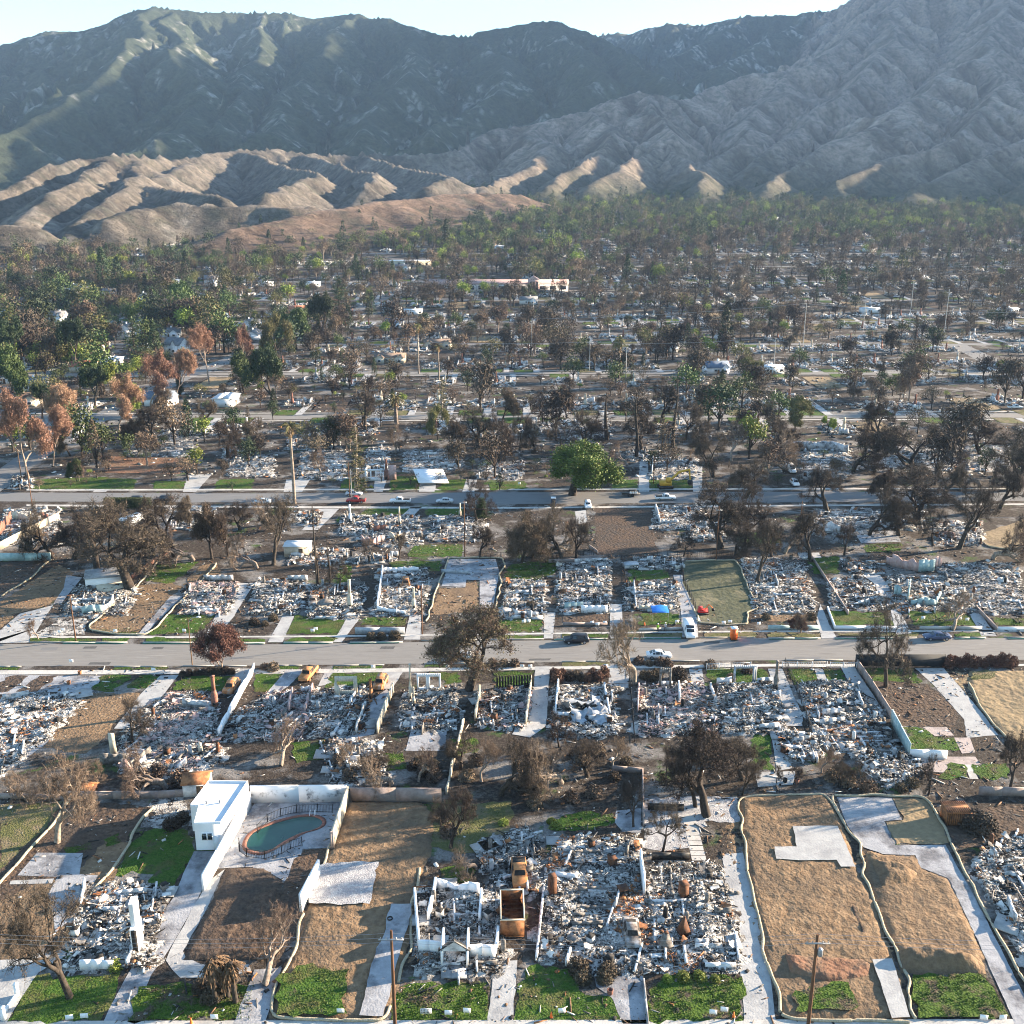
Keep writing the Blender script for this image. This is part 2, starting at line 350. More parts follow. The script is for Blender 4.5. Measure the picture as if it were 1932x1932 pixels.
R(1, .50, (-900, 170, 3600), (-500, 150, 3700), (-200, 125, 3800), (0, 88, 3800), (60, 72, 3850), (110, 62, 3900), (165, 60, 3950), (200, 45, 3900), (240, 26, 3850), (285, 14, 3800), (320, 18, 3850), (360, 25, 3900), (400, 22, 3950), (450, 23, 4000), (500, 24, 4000), (560, 26, 4050), (600, 33, 4050), (640, 29, 4100), (660, 23, 4100), (690, 34, 4050), (740, 37, 4000), (790, 52, 3950), (850, 66, 3900), (905, 68, 4000))
R(1, .50, (285, 14, 3800), (262, 45, 3500), (235, 80, 3250), (215, 112, 3050), (160, 160, 2750), (90, 215, 2500), (20, 262, 2250))
R(1, .50, (320, 18, 3850), (318, 70, 3400), (335, 120, 3000), (370, 180, 2700), (330, 235, 2400), (260, 262, 2200))
R(1, .50, (500, 24, 4000), (490, 80, 3600), (450, 135, 3200), (440, 190, 2800), (400, 240, 2450))
R(1, .50, (672, 24, 4100), (640, 60, 3800), (600, 110, 3400), (560, 170, 2950), (530, 225, 2600), (480, 255, 2300))
R(1, .50, (790, 52, 3950), (790, 110, 3500), (760, 160, 3050), (720, 215, 2650), (660, 260, 2350))
R(1, .50, (905, 68, 4000), (930, 110, 3600), (960, 160, 3100), (900, 205, 2750), (820, 250, 2420))
R(1, .50, (0, 88, 3800), (-40, 140, 3300), (-60, 200, 2800), (-120, 260, 2300))
R(1, .50, (165, 60, 3950), (110, 120, 3400), (40, 170, 3000), (-20, 230, 2500))
R(1, .52, (905, 62, 4200), (960, 52, 4200), (1010, 44, 4200), (1055, 36, 4200), (1085, 48, 4250), (1120, 66, 4300), (1140, 80, 4400))
R(1, .52, (1055, 36, 4200), (1080, 80, 3800), (1110, 120, 3400), (1130, 160, 3000), (1080, 195, 2750), (1010, 215, 2600))
R(1, .52, (1120, 66, 4300), (1190, 110, 3700), (1250, 150, 3250), (1290, 175, 2950))
R(2, .55, (1100, 90, 5300), (1140, 66, 5300), (1200, 66, 5300), (1235, 54, 5250), (1270, 45, 5250), (1330, 44, 5200), (1395, 30, 5200), (1450, 28, 5100), (1510, 26, 5000), (1560, 20, 4900), (1600, 18, 4800), (1650, 14, 4700), (1700, 4, 4600), (1850, -50, 4500))
R(2, .55, (1395, 30, 5200), (1340, 75, 4600), (1290, 105, 4200), (1250, 130, 3900))
R(2, .55, (1560, 20, 4900), (1480, 60, 4400), (1410, 95, 4000), (1360, 125, 3600))
R(3, .52, (860, 287, 2200), (905, 265, 2300), (960, 243, 2400), (1000, 236, 2430), (1040, 228, 2450), (1110, 206, 2500), (1150, 188, 2560), (1190, 174, 2620), (1230, 176, 2620), (1270, 186, 2620), (1310, 190, 2700), (1350, 176, 2800), (1400, 150, 2900), (1430, 138, 2950), (1480, 134, 3000), (1520, 122, 3050), (1560, 95, 3250), (1600, 65, 3450), (1650, 32, 3650), (1700, 6, 3850), (1800, -30, 4000), (1900, -130, 4500), (2050, -260, 4800), (2250, -300, 5000), (2600, -330, 5000), (3000, -320, 4900))  # right end, out of view, is raised to shade the left mountain
R(3, .55, (1210, 175, 2620), (1215, 215, 2400), (1240, 250, 2200), (1225, 290, 2030), (1170, 325, 1880), (1120, 350, 1760))
R(3, .55, (1040, 228, 2450), (1030, 265, 2230), (990, 300, 2050), (960, 335, 1850), (900, 355, 1700))
R(3, .55, (1110, 206, 2500), (1130, 250, 2250), (1110, 290, 2050), (1070, 330, 1850), (1040, 352, 1730))
R(3, .55, (1480, 134, 3000), (1460, 185, 2680), (1430, 225, 2440), (1400, 260, 2250), (1360, 295, 2080), (1330, 320, 1950))
R(3, .55, (1240, 250, 2200), (1300, 300, 2000), (1340, 335, 1840), (1330, 352, 1740))
R(3, .55, (1700, 6, 3800), (1680, 60, 3350), (1640, 110, 3000), (1580, 165, 2700), (1540, 210, 2450), (1490, 260, 2230), (1440, 310, 2000))
R(3, .55, (1932, -40, 3900), (1880, 30, 3400), (1850, 75, 3050), (1848, 108, 2800), (1800, 140, 2600), (1740, 175, 2450), (1690, 205, 2300), (1620, 250, 2150), (1560, 290, 2000), (1500, 325, 1860), (1460, 350, 1750))
R(3, .55, (1848, 108, 2800), (1900, 140, 2600), (1932, 150, 2500), (2050, 170, 2400), (2300, 180, 2300))
R(3, .55, (1932, 150, 2500), (1880, 195, 2300), (1800, 245, 2100), (1740, 285, 1960), (1670, 310, 1850), (1600, 340, 1740))
R(3, .55, (2050, 170, 2400), (2000, 225, 2150), (1932, 262, 2000), (1860, 300, 1850), (1790, 335, 1720), (1740, 352, 1660))
R(3, .55, (2300, 180, 2300), (2150, 260, 1950), (2050, 310, 1760), (1960, 345, 1620))
R(3, .9, (2265, 190, 1850), (2270, 140, 2100), (2290, -40, 2550), (2320, -150, 2850), (2350, -260, 3300), (2380, -320, 3900), (2420, -350, 4600))  # unseen ridge added to block the sun from the right-hand slopes
def erode(px, py, gx, gy, s):
    """one octave of gullies that run down the slope (gx, gy)"""
    ix = np.floor(px); iy = np.floor(py); fx = px - ix; fy = py - iy
    va = np.zeros_like(px); dx = np.zeros_like(px); dy = np.zeros_like(px); wt = np.zeros_like(px)
    for i in (-1, 0, 1):
        for j in (-1, 0, 1):
            h1 = hash2(ix - i, iy - j, s) * .9 - .45; h2 = hash2(ix - i, iy - j, s + 31) * .9 - .45
            ax = fx + i - .5 - h1; ay = fy + j - .5 - h2
            d = ax * ax + ay * ay; wgt = np.exp(-d * 2.2); mag = (ax * gx + ay * gy) * 2 * PI
            va += np.cos(mag) * wgt; sn = -np.sin(mag) * wgt; dx += sn * gx; dy += sn * gy; wt += wgt
    return va / wt, dx / wt, dy / wt
def mountains():
    xs = np.concatenate([np.arange(-3500, 3000, 8.0), np.arange(3000, 5200, 40.)])
    ys = np.concatenate([np.arange(1010, 2400, 5.5), np.arange(2400, 5500, 10.0)])
    X, Y = np.meshgrid(xs, ys)
    wp = np.where(Y > 1900, 130, 70); wx = X + wp * (fbm(X / 260, Y / 260, 3, 5) - .5) + 16 * (fbm(X / 50, Y / 50, 2, 8) - .5)
    wy = Y + wp * (fbm(X / 260, Y / 260, 3, 9) - .5) + 16 * (fbm(X / 50, Y / 50, 2, 12) - .5)
    base = zta(Y)
    base = np.where(Y > 1500, zta(np.full_like(Y, 1500.)) + (Y - 1500) * .05, base)
    H = base.copy() - 6; Zn = np.full(X.shape, -1); best = np.full(X.shape, -1e9); dm = np.full(X.shape, 1e9)
    for zone, sl, P in RID:
        b = np.full(X.shape, -1e9); bd = np.full(X.shape, 1e9)
        for a, c in zip(P[:-1], P[1:]):
            ex, ey = c.x - a.x, c.y - a.y; L2 = ex * ex + ey * ey
            t = np.clip(((wx - a.x) * ex + (wy - a.y) * ey) / L2, 0, 1)
            d = np.sqrt((wx - a.x - t * ex) ** 2 + (wy - a.y - t * ey) ** 2)
            zr = a.z + t * (c.z - a.z); rel = zr - base
            z = zr - sl * d * (1 + .10 * np.minimum(d, 300) / 300) + .0
            z = np.where(d < 14, zr - sl * d * d / 14, z + sl * 0)
            bd = np.where(z > b, d, bd); b = np.maximum(b, z)
        m = b > best
        dm = np.where(m, bd, dm); best = np.where(m, b, best); Zn = np.where(m & (b > base - 6), zone, Zn)
    # smooth union of ridges and the rising ground
    k = 18.0; H = np.maximum(best, base - 6) + k * np.exp(-np.abs(best - base + 6) / k) * .5
    up = np.clip((best - base) / 60, 0, 1)
    gy, gx = np.gradient(H, ys, xs)
    ex = np.zeros_like(H); ey = np.zeros_like(H); E = np.zeros_like(H)
    amp = 1.0; fr = 1 / 215.
    for o in range(7):
        sx, sy = gx + ex * .22, gy + ey * .22
        n = np.sqrt(sx * sx + sy * sy) + 1e-6; nn = np.minimum(1.0, n * 2.2) / n
        v, dx, dy = erode(X * fr, Y * fr, sy * nn * 1.35, -sx * nn * 1.35, 40 + o)
        vs_ = 1 - 2 * np.sqrt(np.clip((1 - v) / 2, 0, 1) + .002); nr_ = np.clip((2300 - Y) / 700, 0, 1); fa = 1 - .65 * nr_ if o == 0 else 1 + .55 * nr_; E += (.35 * v + .65 * vs_) * amp * fa; ex += dx * amp; ey += dy * amp
        amp *= .56; fr *= 1.8
    far = np.clip((Y - 1200) / 2000, .15, 1)
    cr = np.clip(dm / (40 + 90 * far), 0, 1); cr = cr * cr * (3 - 2 * cr)
    H = H + up * (.12 + .88 * cr) * (E * (21 + 14 * far)) + up * (.3 + .7 * cr) * 12 * far * (fbm(X / 150, Y / 150, 4, 3) - .5)
    H = np.maximum(H, base - 8)
    ny, nx = H.shape
    V = np.stack([X, Y, H], -1).reshape(-1, 3)
    i = np.arange(ny - 1)[:, None] * nx; j = np.arange(nx - 1)[None, :]
    Fq = np.stack([i + j, i + j + 1, i + nx + j + 1, i + nx + j], -1).reshape(-1, 4)
    mb = MB(); mb.add(V, Fq, 0)
    # colour differences of the ground cover, with gully shade painted in
    zc = {-1: (.060, .058, .042), 0: (.175, .152, .128), 1: (.050, .062, .040), 2: (.060, .072, .054), 3: (.31, .245, .205), 4: (.17, .12, .09)}
    col = np.zeros(H.shape + (3,)); wsum = 0
    for dxx, dyy in ((0, 0), (2, 1), (-2, 1), (1, -2), (-1, -2), (3, 0), (-3, 0)):
        z = np.roll(np.roll(Zn, dxx, 1), dyy, 0)
        for kk, c in zc.items(): col += (z == kk)[..., None] * np.array(c)
        wsum += 1
    col /= wsum
    sp = fbm(X / 14 + E * .3, Y / 22, 4, 60); sp2 = fbm(X / 120, Y / 120, 4, 66); sp3 = vnoise(X / 9, Y / 9, 70)
    rock = np.clip((sp - .55) * 16, 0, 1) * np.clip((sp2 - .5) * 8, 0, 1) * np.where(sp3 > .45, 1, .2)
    green = (Zn == 1) | (Zn == 2)
    rk = np.where(green, rock * np.where(Zn == 2, 1.0, .6), rock * .35)[..., None]
    col = col * (1 - rk) + np.array([.33, .32, .30]) * rk
    # brush and painted shade darken the gullies, bare soil lightens the crests
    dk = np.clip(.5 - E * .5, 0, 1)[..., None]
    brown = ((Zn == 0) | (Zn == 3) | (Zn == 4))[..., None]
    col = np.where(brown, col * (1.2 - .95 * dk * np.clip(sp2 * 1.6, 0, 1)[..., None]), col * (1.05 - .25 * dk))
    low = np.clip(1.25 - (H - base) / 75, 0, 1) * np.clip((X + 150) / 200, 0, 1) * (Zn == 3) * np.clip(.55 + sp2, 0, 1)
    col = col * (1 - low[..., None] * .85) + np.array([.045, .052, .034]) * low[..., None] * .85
    shrub = np.clip((sp3 - .66) * 8, 0, 1)[..., None] * .55
    col = np.where(brown, col * (1 - shrub) + np.array([.045, .048, .034]) * shrub, col * (1 - shrub * .4))
    col *= (.82 + .36 * sp2[..., None])
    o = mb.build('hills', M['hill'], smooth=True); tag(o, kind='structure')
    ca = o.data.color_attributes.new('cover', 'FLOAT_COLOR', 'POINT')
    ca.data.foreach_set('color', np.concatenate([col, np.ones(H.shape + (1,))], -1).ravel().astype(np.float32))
    return o
def hill_mat():
    m = bpy.data.materials.new('hill cover'); m.use_nodes = True; N = m.node_tree.nodes; L = m.node_tree.links
    b = N['Principled BSDF']; b.inputs['Roughness'].default_value = .95; b.inputs['Specular IOR Level'].default_value = .1
    a = N.new('ShaderNodeAttribute'); a.attribute_name = 'cover'; g = N.new('ShaderNodeNewGeometry').outputs['Position']
    n = N.new('ShaderNodeTexNoise'); n.inputs['Scale'].default_value = .09; n.inputs['Detail'].default_value = 8; n.inputs['Roughness'].default_value = .8; L.new(g, n.inputs['Vector'])
    mr = N.new('ShaderNodeMapRange'); mr.inputs['From Min'].default_value = .35; mr.inputs['From Max'].default_value = .68; mr.inputs['To Min'].default_value = .45; mr.inputs['To Max'].default_value = 1.6; L.new(n.outputs['Fac'], mr.inputs[0])
    mx = N.new('ShaderNodeMix'); mx.data_type = 'RGBA'; mx.blend_type = 'MULTIPLY'; mx.inputs['Factor'].default_value = 1; L.new(a.outputs['Color'], mx.inputs['A']); L.new(mr.outputs[0], mx.inputs['B'])
    L.new(mx.outputs['Result'], b.inputs['Base Color'])
    n2 = N.new('ShaderNodeTexNoise'); n2.inputs['Scale'].default_value = .05; n2.inputs['Detail'].default_value = 9; n2.inputs['Roughness'].default_value = .72; L.new(g, n2.inputs['Vector'])
    bp = N.new('ShaderNodeBump'); bp.inputs['Strength'].default_value = .9; bp.inputs['Distance'].default_value = 9; L.new(n2.outputs['Fac'], bp.inputs['Height']); L.new(bp.outputs[0], b.inputs['Normal'])
    return m
M['hill'] = hill_mat()
mountains()
def ground():
    xs = np.concatenate([np.linspace(-4000, -600, 12), np.linspace(-500, 500, 41), np.linspace(600, 4000, 12)])
    ys = np.concatenate([np.arange(-200, 600, 50.), np.arange(600, 2600, 20.)])
    X, Y = np.meshgrid(xs, ys); Z = zta(Y); ny, nx = X.shape
    i = np.arange(ny - 1)[:, None] * nx; j = np.arange(nx - 1)[None, :]
    mb = MB(); mb.add(np.stack([X, Y, Z], -1), np.stack([i + j, i + j + 1, i + nx + j + 1, i + nx + j], -1).reshape(-1, 4))
    tag(mb.build('ground', M['soil'], smooth=True), kind='structure')
ground()

# ================================================================ flat patches
LAY = [0]
def rough_poly(P, amp, rng, step=.8):
    out = []
    for i in range(len(P)):
        a = np.array(P[i][:2]); b = np.array(P[(i + 1) % len(P)][:2]); L = np.linalg.norm(b - a); n = max(1, int(L / step)) if amp else 1
        nrm = np.array([b[1] - a[1], a[0] - b[0]]) / (L + 1e-9)
        for k in range(n):
            p = a + (b - a) * k / n
            if k and amp: p = p + nrm * rng.normal(0, amp) * .6 + nrm * (vnoise(p[0] * .5, p[1] * .5, 3) - .5) * amp * 2
            out.append(p)
    return out
def sheet(name, m, px, kind='structure', amp=0.0, world=False, lay=None, blades=0, bh=.18, **kw):
    P = px if world else [gp(*p) for p in px]
    P = [(p[0], p[1]) for p in P]
    rng = np.random.default_rng(int(abs(P[0][0] * 13 + P[0][1] * 7)) + 1)
    Q = rough_poly(P, amp, rng)
    LAY[0] += 1
    z = .012 + (lay if lay is not None else LAY[0] % 11) * .005
    bm = bmesh.new(); vs = [bm.verts.new((q[0], q[1], zt(q[1]) + z + (.1 if q[1] > 600 else 0))) for q in Q]
    f = bm.faces.new(vs); bmesh.ops.triangulate(bm, faces=[f], ngon_method='EAR_CLIP')
    for f in bm.faces:
        if f.normal.z < 0: f.normal_flip()
    bmesh.ops.recalc_face_normals(bm, faces=bm.faces)
    me = bpy.data.meshes.new(name); bm.to_mesh(me); bm.free()
    me.materials.append(m)
    if blades:                                  # tufts standing on the sheet
        area = abs(sum(P[i][0] * P[(i + 1) % len(P)][1] - P[(i + 1) % len(P)][0] * P[i][1] for i in range(len(P)))) / 2
        n = int(min(24000, area * blades)); q = sample(P, n, rng)
        q = q[fbm(q[:, 0] * .8, q[:, 1] * .8, 3, 4) > .42]
        bl = MB(); pts = np.column_stack([q, np.full(len(q), z)])
        tris(bl, pts, bh, rng, 0, up=1.2, asp=.5)
        V = np.array([v.co for v in me.vertices]); Fo = [tuple(p.vertices) for p in me.polygons]
        mb = MB(); mb.add(V, np.array(Fo), 0)
        for v, ff, mm in zip(bl.V, bl.F, bl.M): mb.add(v, ff - ff.min(), 1)
        bpy.data.meshes.remove(me)
        o = mb.build(name, [m, M['blade']])
    else:
        o = bpy.data.objects.new(name, me); C.objects.link(o)
    tag(o, kind=kind, **kw)
    return o
def conc(*px, m='concrete', name='concrete_paving', amp=0.0): return sheet(name, M[m], px, amp=amp)
def drive(*px, m='concrete'): return sheet('driveway', M[m], px, amp=.05)
def dirt(*px, m='dirt', name='dirt_lot'): return sheet(name, M[m], px, amp=.25)
def lawn(*px, m='lawn', b=22): return sheet('lawn', M[m], px, kind='stuff', amp=.42, blades=b, bh=.2 if m == 'weeds' else .12)
def mound(name, m, px, h, seed=0, cell=.35, fr=.5):   # earth with real relief
    P = [gp(*p) for p in px]; A = np.array([[p.x, p.y] for p in P]); lo = A.min(0); hi = A.max(0)
    nx = int((hi[0] - lo[0]) / cell) + 2; ny = int((hi[1] - lo[1]) / cell) + 2
    X, Y = np.meshgrid(np.linspace(lo[0], hi[0], nx), np.linspace(lo[1], hi[1], ny))
    e = np.full(X.shape, 1e9)
    for i in range(len(A)):
        a, b = A[i], A[(i + 1) % len(A)]; d = b - a; t = np.clip(((X - a[0]) * d[0] + (Y - a[1]) * d[1]) / (d @ d), 0, 1)
        e = np.minimum(e, np.hypot(X - a[0] - t * d[0], Y - a[1] - t * d[1]))
    ins = inpoly(A, np.column_stack([X.ravel(), Y.ravel()])).reshape(X.shape)
    e = np.where(ins, e, -e)
    Z = np.clip(e / (1.2 if h > .5 else .5), -.3, 1) * h * (.25 + 1.5 * fbm(X * fr, Y * fr, 5, seed)) + .04 + (fbm(X * 2, Y * 2, 2, 3) - .5) * min(.2, h)
    i = np.arange(ny - 1)[:, None] * nx; j = np.arange(nx - 1)[None, :]
    Fq = np.stack([i + j, i + j + 1, i + nx + j + 1, i + nx + j], -1).reshape(-1, 4)
    keep = (Z.ravel()[Fq] > -.05).any(1)
    mb = MB(); mb.add(np.stack([X, Y, Z], -1), Fq[keep]); o = mb.build(name, m, smooth=True)
    return tag(o, kind='structure')
# ================================================================ trees
def grow(seed, h, spread, trunk_h, depth=5, nbr=(2, 4), r0=.32, twigs=7, leaves=0, twl=.8, lsz=.2, up=.25, sides=6, wob=.22, twm=0, fill=1.0, lean=0, multi=1):
    """trunk with limbs (material 0) and a crown of twigs (0) and leaves (1)"""
    rr = random.Random(seed); rng = np.random.default_rng(seed); wood = MB(); tips = []
    def br(p, d, L, r, dep):
        n = 3; P = [p]; 
        for i in range(n):
            d = d + np.array([rr.gauss(0, wob), rr.gauss(0, wob), rr.gauss(0, wob) + up * .12]); d = d / np.linalg.norm(d)
            P.append(P[-1] + d * L / n)
        k = sides if dep == depth else (5 if dep == depth - 1 else (4 if dep > 1 else 3))
        r1 = r * .62
        wood.tube(P, np.linspace(r, max(r1, .012), n + 1), k, 0, cap=False)
        if dep <= 2:
            for q in P[1:]: tips.append(q)
        if dep == 0: return
        nb = rr.randint(*nbr)
        a0 = rr.uniform(0, 2 * PI)
        for i in range(nb):
            az = a0 + i * 2 * PI / nb + rr.uniform(-.5, .5); sp = rr.uniform(.45, .95) * spread
            u_ = np.cross(d, [0, 0, 1.0]); u_ = u_ / (np.linalg.norm(u_) + 1e-6) if np.linalg.norm(u_) > .05 else np.array([1., 0, 0])
            v_ = np.cross(d, u_); nd = d + sp * (math.cos(az) * u_ + math.sin(az) * v_); nd[2] = max(nd[2], -.15) + up * .3; nd /= np.linalg.norm(nd)
            br(P[-1] if rr.random() < .6 or dep < 2 else P[-2], nd, L * rr.uniform(.66, .86), r1 * rr.uniform(.7, .95), dep - 1)
    for k in range(multi):
        l = lean if multi == 1 else .35
        a = k * 2 * PI / multi + rr.random()
        br(np.array([.15 * math.cos(a) * (multi > 1), .15 * math.sin(a) * (multi > 1), 0.]), np.array([l * math.cos(a), l * math.sin(a), 1.0]), trunk_h, r0, depth)
    T = np.array(tips); crown = MB()
    # scale to wanted height
    zmax = T[:, 2].max(); sxy = 1.0; f = h / (zmax + .3)
    for v in wood.V: v *= f
    T *= f
    m = int(len(T) * twigs)
    if m:
        p = T[rng.integers(0, len(T), m)] + rng.normal(0, .12, (m, 3))
        d = rng.normal(size=(m, 3)); d[:, 2] += .35; d /= np.linalg.norm(d, axis=1)[:, None]
        L = twl * rng.uniform(.5, 1.4, m)[:, None]; s = np.cross(d, rng.normal(size=(m, 3))); s /= np.linalg.norm(s, axis=1)[:, None]
        wd = .022 * fill
        V = np.stack([p + s * wd, p - s * wd, p + d * L], 1); crown.add(V.reshape(-1, 3), np.arange(3 * m).reshape(m, 3), 0)
    n = int(len(T) * leaves)
    if n:
        p = T[rng.integers(0, len(T), n)] + rng.normal(0, 1, (n, 3)) * np.array([.5, .5, .4]) * (twl + .1)
        tris(crown, p, lsz, rng, 1, asp=.9)
    return wood, crown, np.abs(T[:, :2]).max() * 2
def mk_tree(key, name, cat, seed, bark, twig, leaf, **kw):
    wood, crown, wd = grow(seed, **kw)
    t = thing(name, name, cat)
    wood.build('trunk', M[bark], t); crown.build('crown', [M[twig], M[leaf]], t)
    proto(key, t); PROTO[key]['h'] = kw['h']; PROTO[key]['w'] = wd
for i, s in enumerate((3, 14, 25)):
    mk_tree('oak%d' % i, 'charred_oak', 'tree', s, 'bark', 'twig', 'deadleaf', h=11, spread=1.0, trunk_h=3.0, depth=5, nbr=(3, 3), r0=.52, twigs=8, leaves=2.5, twl=.85, lsz=.16, up=.15, wob=.28)
mk_tree('oakolive', 'scorched_oak', 'tree', 3, 'bark', 'twigbrown', 'oakolive', h=11, spread=1.0, trunk_h=3.0, depth=5, nbr=(3, 3), r0=.5, twigs=9, leaves=9, twl=.85, lsz=.16, up=.15)
for i, s in enumerate((5, 17)):
    mk_tree('bare%d' % i, 'bare_tree', 'tree', s, 'barkpale', 'twigbrown', 'twigbrown', h=10, spread=.85, trunk_h=3.0, depth=5, nbr=(3, 3), r0=.52, twigs=5, leaves=0, twl=.8, up=.25, fill=1.1, wob=.3)
for i, s in enumerate((7, 31)):
    mk_tree('dark%d' % i, 'charred_tree', 'tree', s, 'bark', 'twig', 'twig', h=11, spread=.85, trunk_h=3.4, depth=5, nbr=(3, 3), r0=.50, twigs=6, leaves=0, twl=.8, up=.25, fill=1.1, wob=.3)
mk_tree('brown0', 'brown_leaved_tree', 'tree', 11, 'bark', 'twigbrown', 'deadleaf', h=9, spread=.8, trunk_h=2.4, depth=5, nbr=(3, 3), r0=.3, twigs=9, leaves=14, twl=.7, lsz=.17, up=.3)
mk_tree('red0', 'small_red_leaved_tree', 'tree', 12, 'barkpale', 'redleaf', 'redleaf', h=6.5, spread=.8, trunk_h=2.2, depth=4, nbr=(3, 3), r0=.12, twigs=8, leaves=14, twl=.5, lsz=.17, up=.35, multi=3)
mk_tree('green0', 'green_tree', 'tree', 13, 'bark', 'leafdark', 'leaf', h=10, spread=.85, trunk_h=2.2, depth=5, nbr=(3, 3), r0=.35, twigs=3, leaves=34, twl=.8, lsz=.30, up=.25)
mk_tree('green1', 'green_tree', 'tree', 23, 'bark', 'leafdark', 'leafdark', h=11, spread=.8, trunk_h=2.4, depth=5, nbr=(2, 4), r0=.35, twigs=3, leaves=34, twl=.8, lsz=.30, up=.25)
mk_tree('bright0', 'bright_green_tree', 'tree', 33, 'bark', 'leaf', 'leafbright', h=8, spread=.8, trunk_h=2.0, depth=5, nbr=(2, 3), r0=.25, twigs=2, leaves=30, twl=.7, lsz=.28, up=.3)
mk_tree('olive0', 'olive_green_tree', 'tree', 43, 'bark', 'twigbrown', 'leafolive', h=11, spread=.7, trunk_h=3.0, depth=5, nbr=(2, 4), r0=.3, twigs=5, leaves=20, twl=.8, lsz=.24, up=.35)
mk_tree('russet0', 'russet_eucalyptus', 'tree', 53, 'barkpale', 'twigbrown', 'russet', h=15, spread=.62, trunk_h=4.5, depth=5, nbr=(3, 3), r0=.38, twigs=5, leaves=22, twl=.8, lsz=.24, up=.4)
mk_tree('russet1', 'russet_eucalyptus', 'tree', 63, 'barkpale', 'twigbrown', 'russet', h=15, spread=.5, trunk_h=5.5, depth=5, nbr=(3, 3), r0=.34, twigs=5, leaves=20, twl=.8, lsz=.24, up=.5)
def mk_big_green():
    wood, crown, wd = grow(77, 11.5, spread=1.15, trunk_h=2.4, depth=5, nbr=(3, 4), r0=.55, twigs=4, leaves=26, twl=1.0, lsz=.3, up=.05)
    T = crown
    t = thing('evergreen_oak', 'x', 'tree'); wood.build('trunk', M['bark'], t); crown.build('crown', [M['twig'], M['leafbig']], t); proto('evergreen', t); PROTO['evergreen'].update(h=11.5, w=wd)
M['leafbig'] = mat('lush leaves', [(.04, .07, .012), (.12, .165, .022)], .5, .7, coords='obj')
mk_big_green()
def mk_conifer(key, name, seed, h, rad, bark, needle, sparse=1.0, base=.2, needles=60, droop=-.1, nsz=.45):
    rng = np.random.default_rng(seed); wood = MB(); cr = MB()
    z = np.linspace(0, h, 12); P = np.column_stack([.15 * np.sin(z * .4), .15 * np.cos(z * .3) - .15, z]); wood.tube(P, np.linspace(.3, .04, 12), 7, 0)
    nl = int(h * 3.2 * sparse)
    for i in range(nl):
        zz = h * (base + (1 - base) * (i + rng.random()) / nl); L = rad * (1 - (zz / h - base) / (1 - base)) ** .75 * rng.uniform(.55, 1.15) + .25
        a = rng.uniform(0, 2 * PI); d = np.array([math.cos(a), math.sin(a), droop + rng.uniform(-.1, .3)])
        q = np.linspace(0, 1, 4)[:, None]; Q = np.array([0, 0, zz]) + d * L * q + np.array([0, 0, 1.]) * (q ** 2) * L * .12
        wood.tube(Q, np.linspace(.07, .015, 4), 3, 0, cap=False)
        n = int(needles * L / rad) + 3; t = rng.uniform(.15, 1, n)[:, None]
        p = np.array([0, 0, zz]) + d * L * t + rng.normal(0, 1, (n, 3)) * np.array([.28, .28, .12]) * (.5 + L * .15)
        tris(cr, p, nsz, rng, 0, asp=.35, flat=.4)
    t = thing(name, name, 'tree'); wood.build('trunk', M[bark], t); cr.build('crown', M[needle], t); proto(key, t); PROTO[key].update(h=h, w=rad * 2)
mk_conifer('pineburnt', 'charred_pine', 4, 16, 3.4, 'bark', 'deadleaf', .8, .22, 26)
mk_conifer('pinebare', 'bare_pine', 8, 15, 2.2, 'bark', 'twig', .7, .15, 12)
mk_conifer('pine', 'green_pine', 6, 17, 4.0, 'bark', 'leafdark', 1.3, .1, 85)
mk_conifer('sparsepine', 'thin_pale_conifer', 9, 14, 2.2, 'barkpale', 'leafolive', 1.6, .05, 26)
mk_conifer('cypress', 'slim_cypress', 2, 11, .9, 'bark', 'leafdark', 4, .03, 45, droop=.6, nsz=.35)
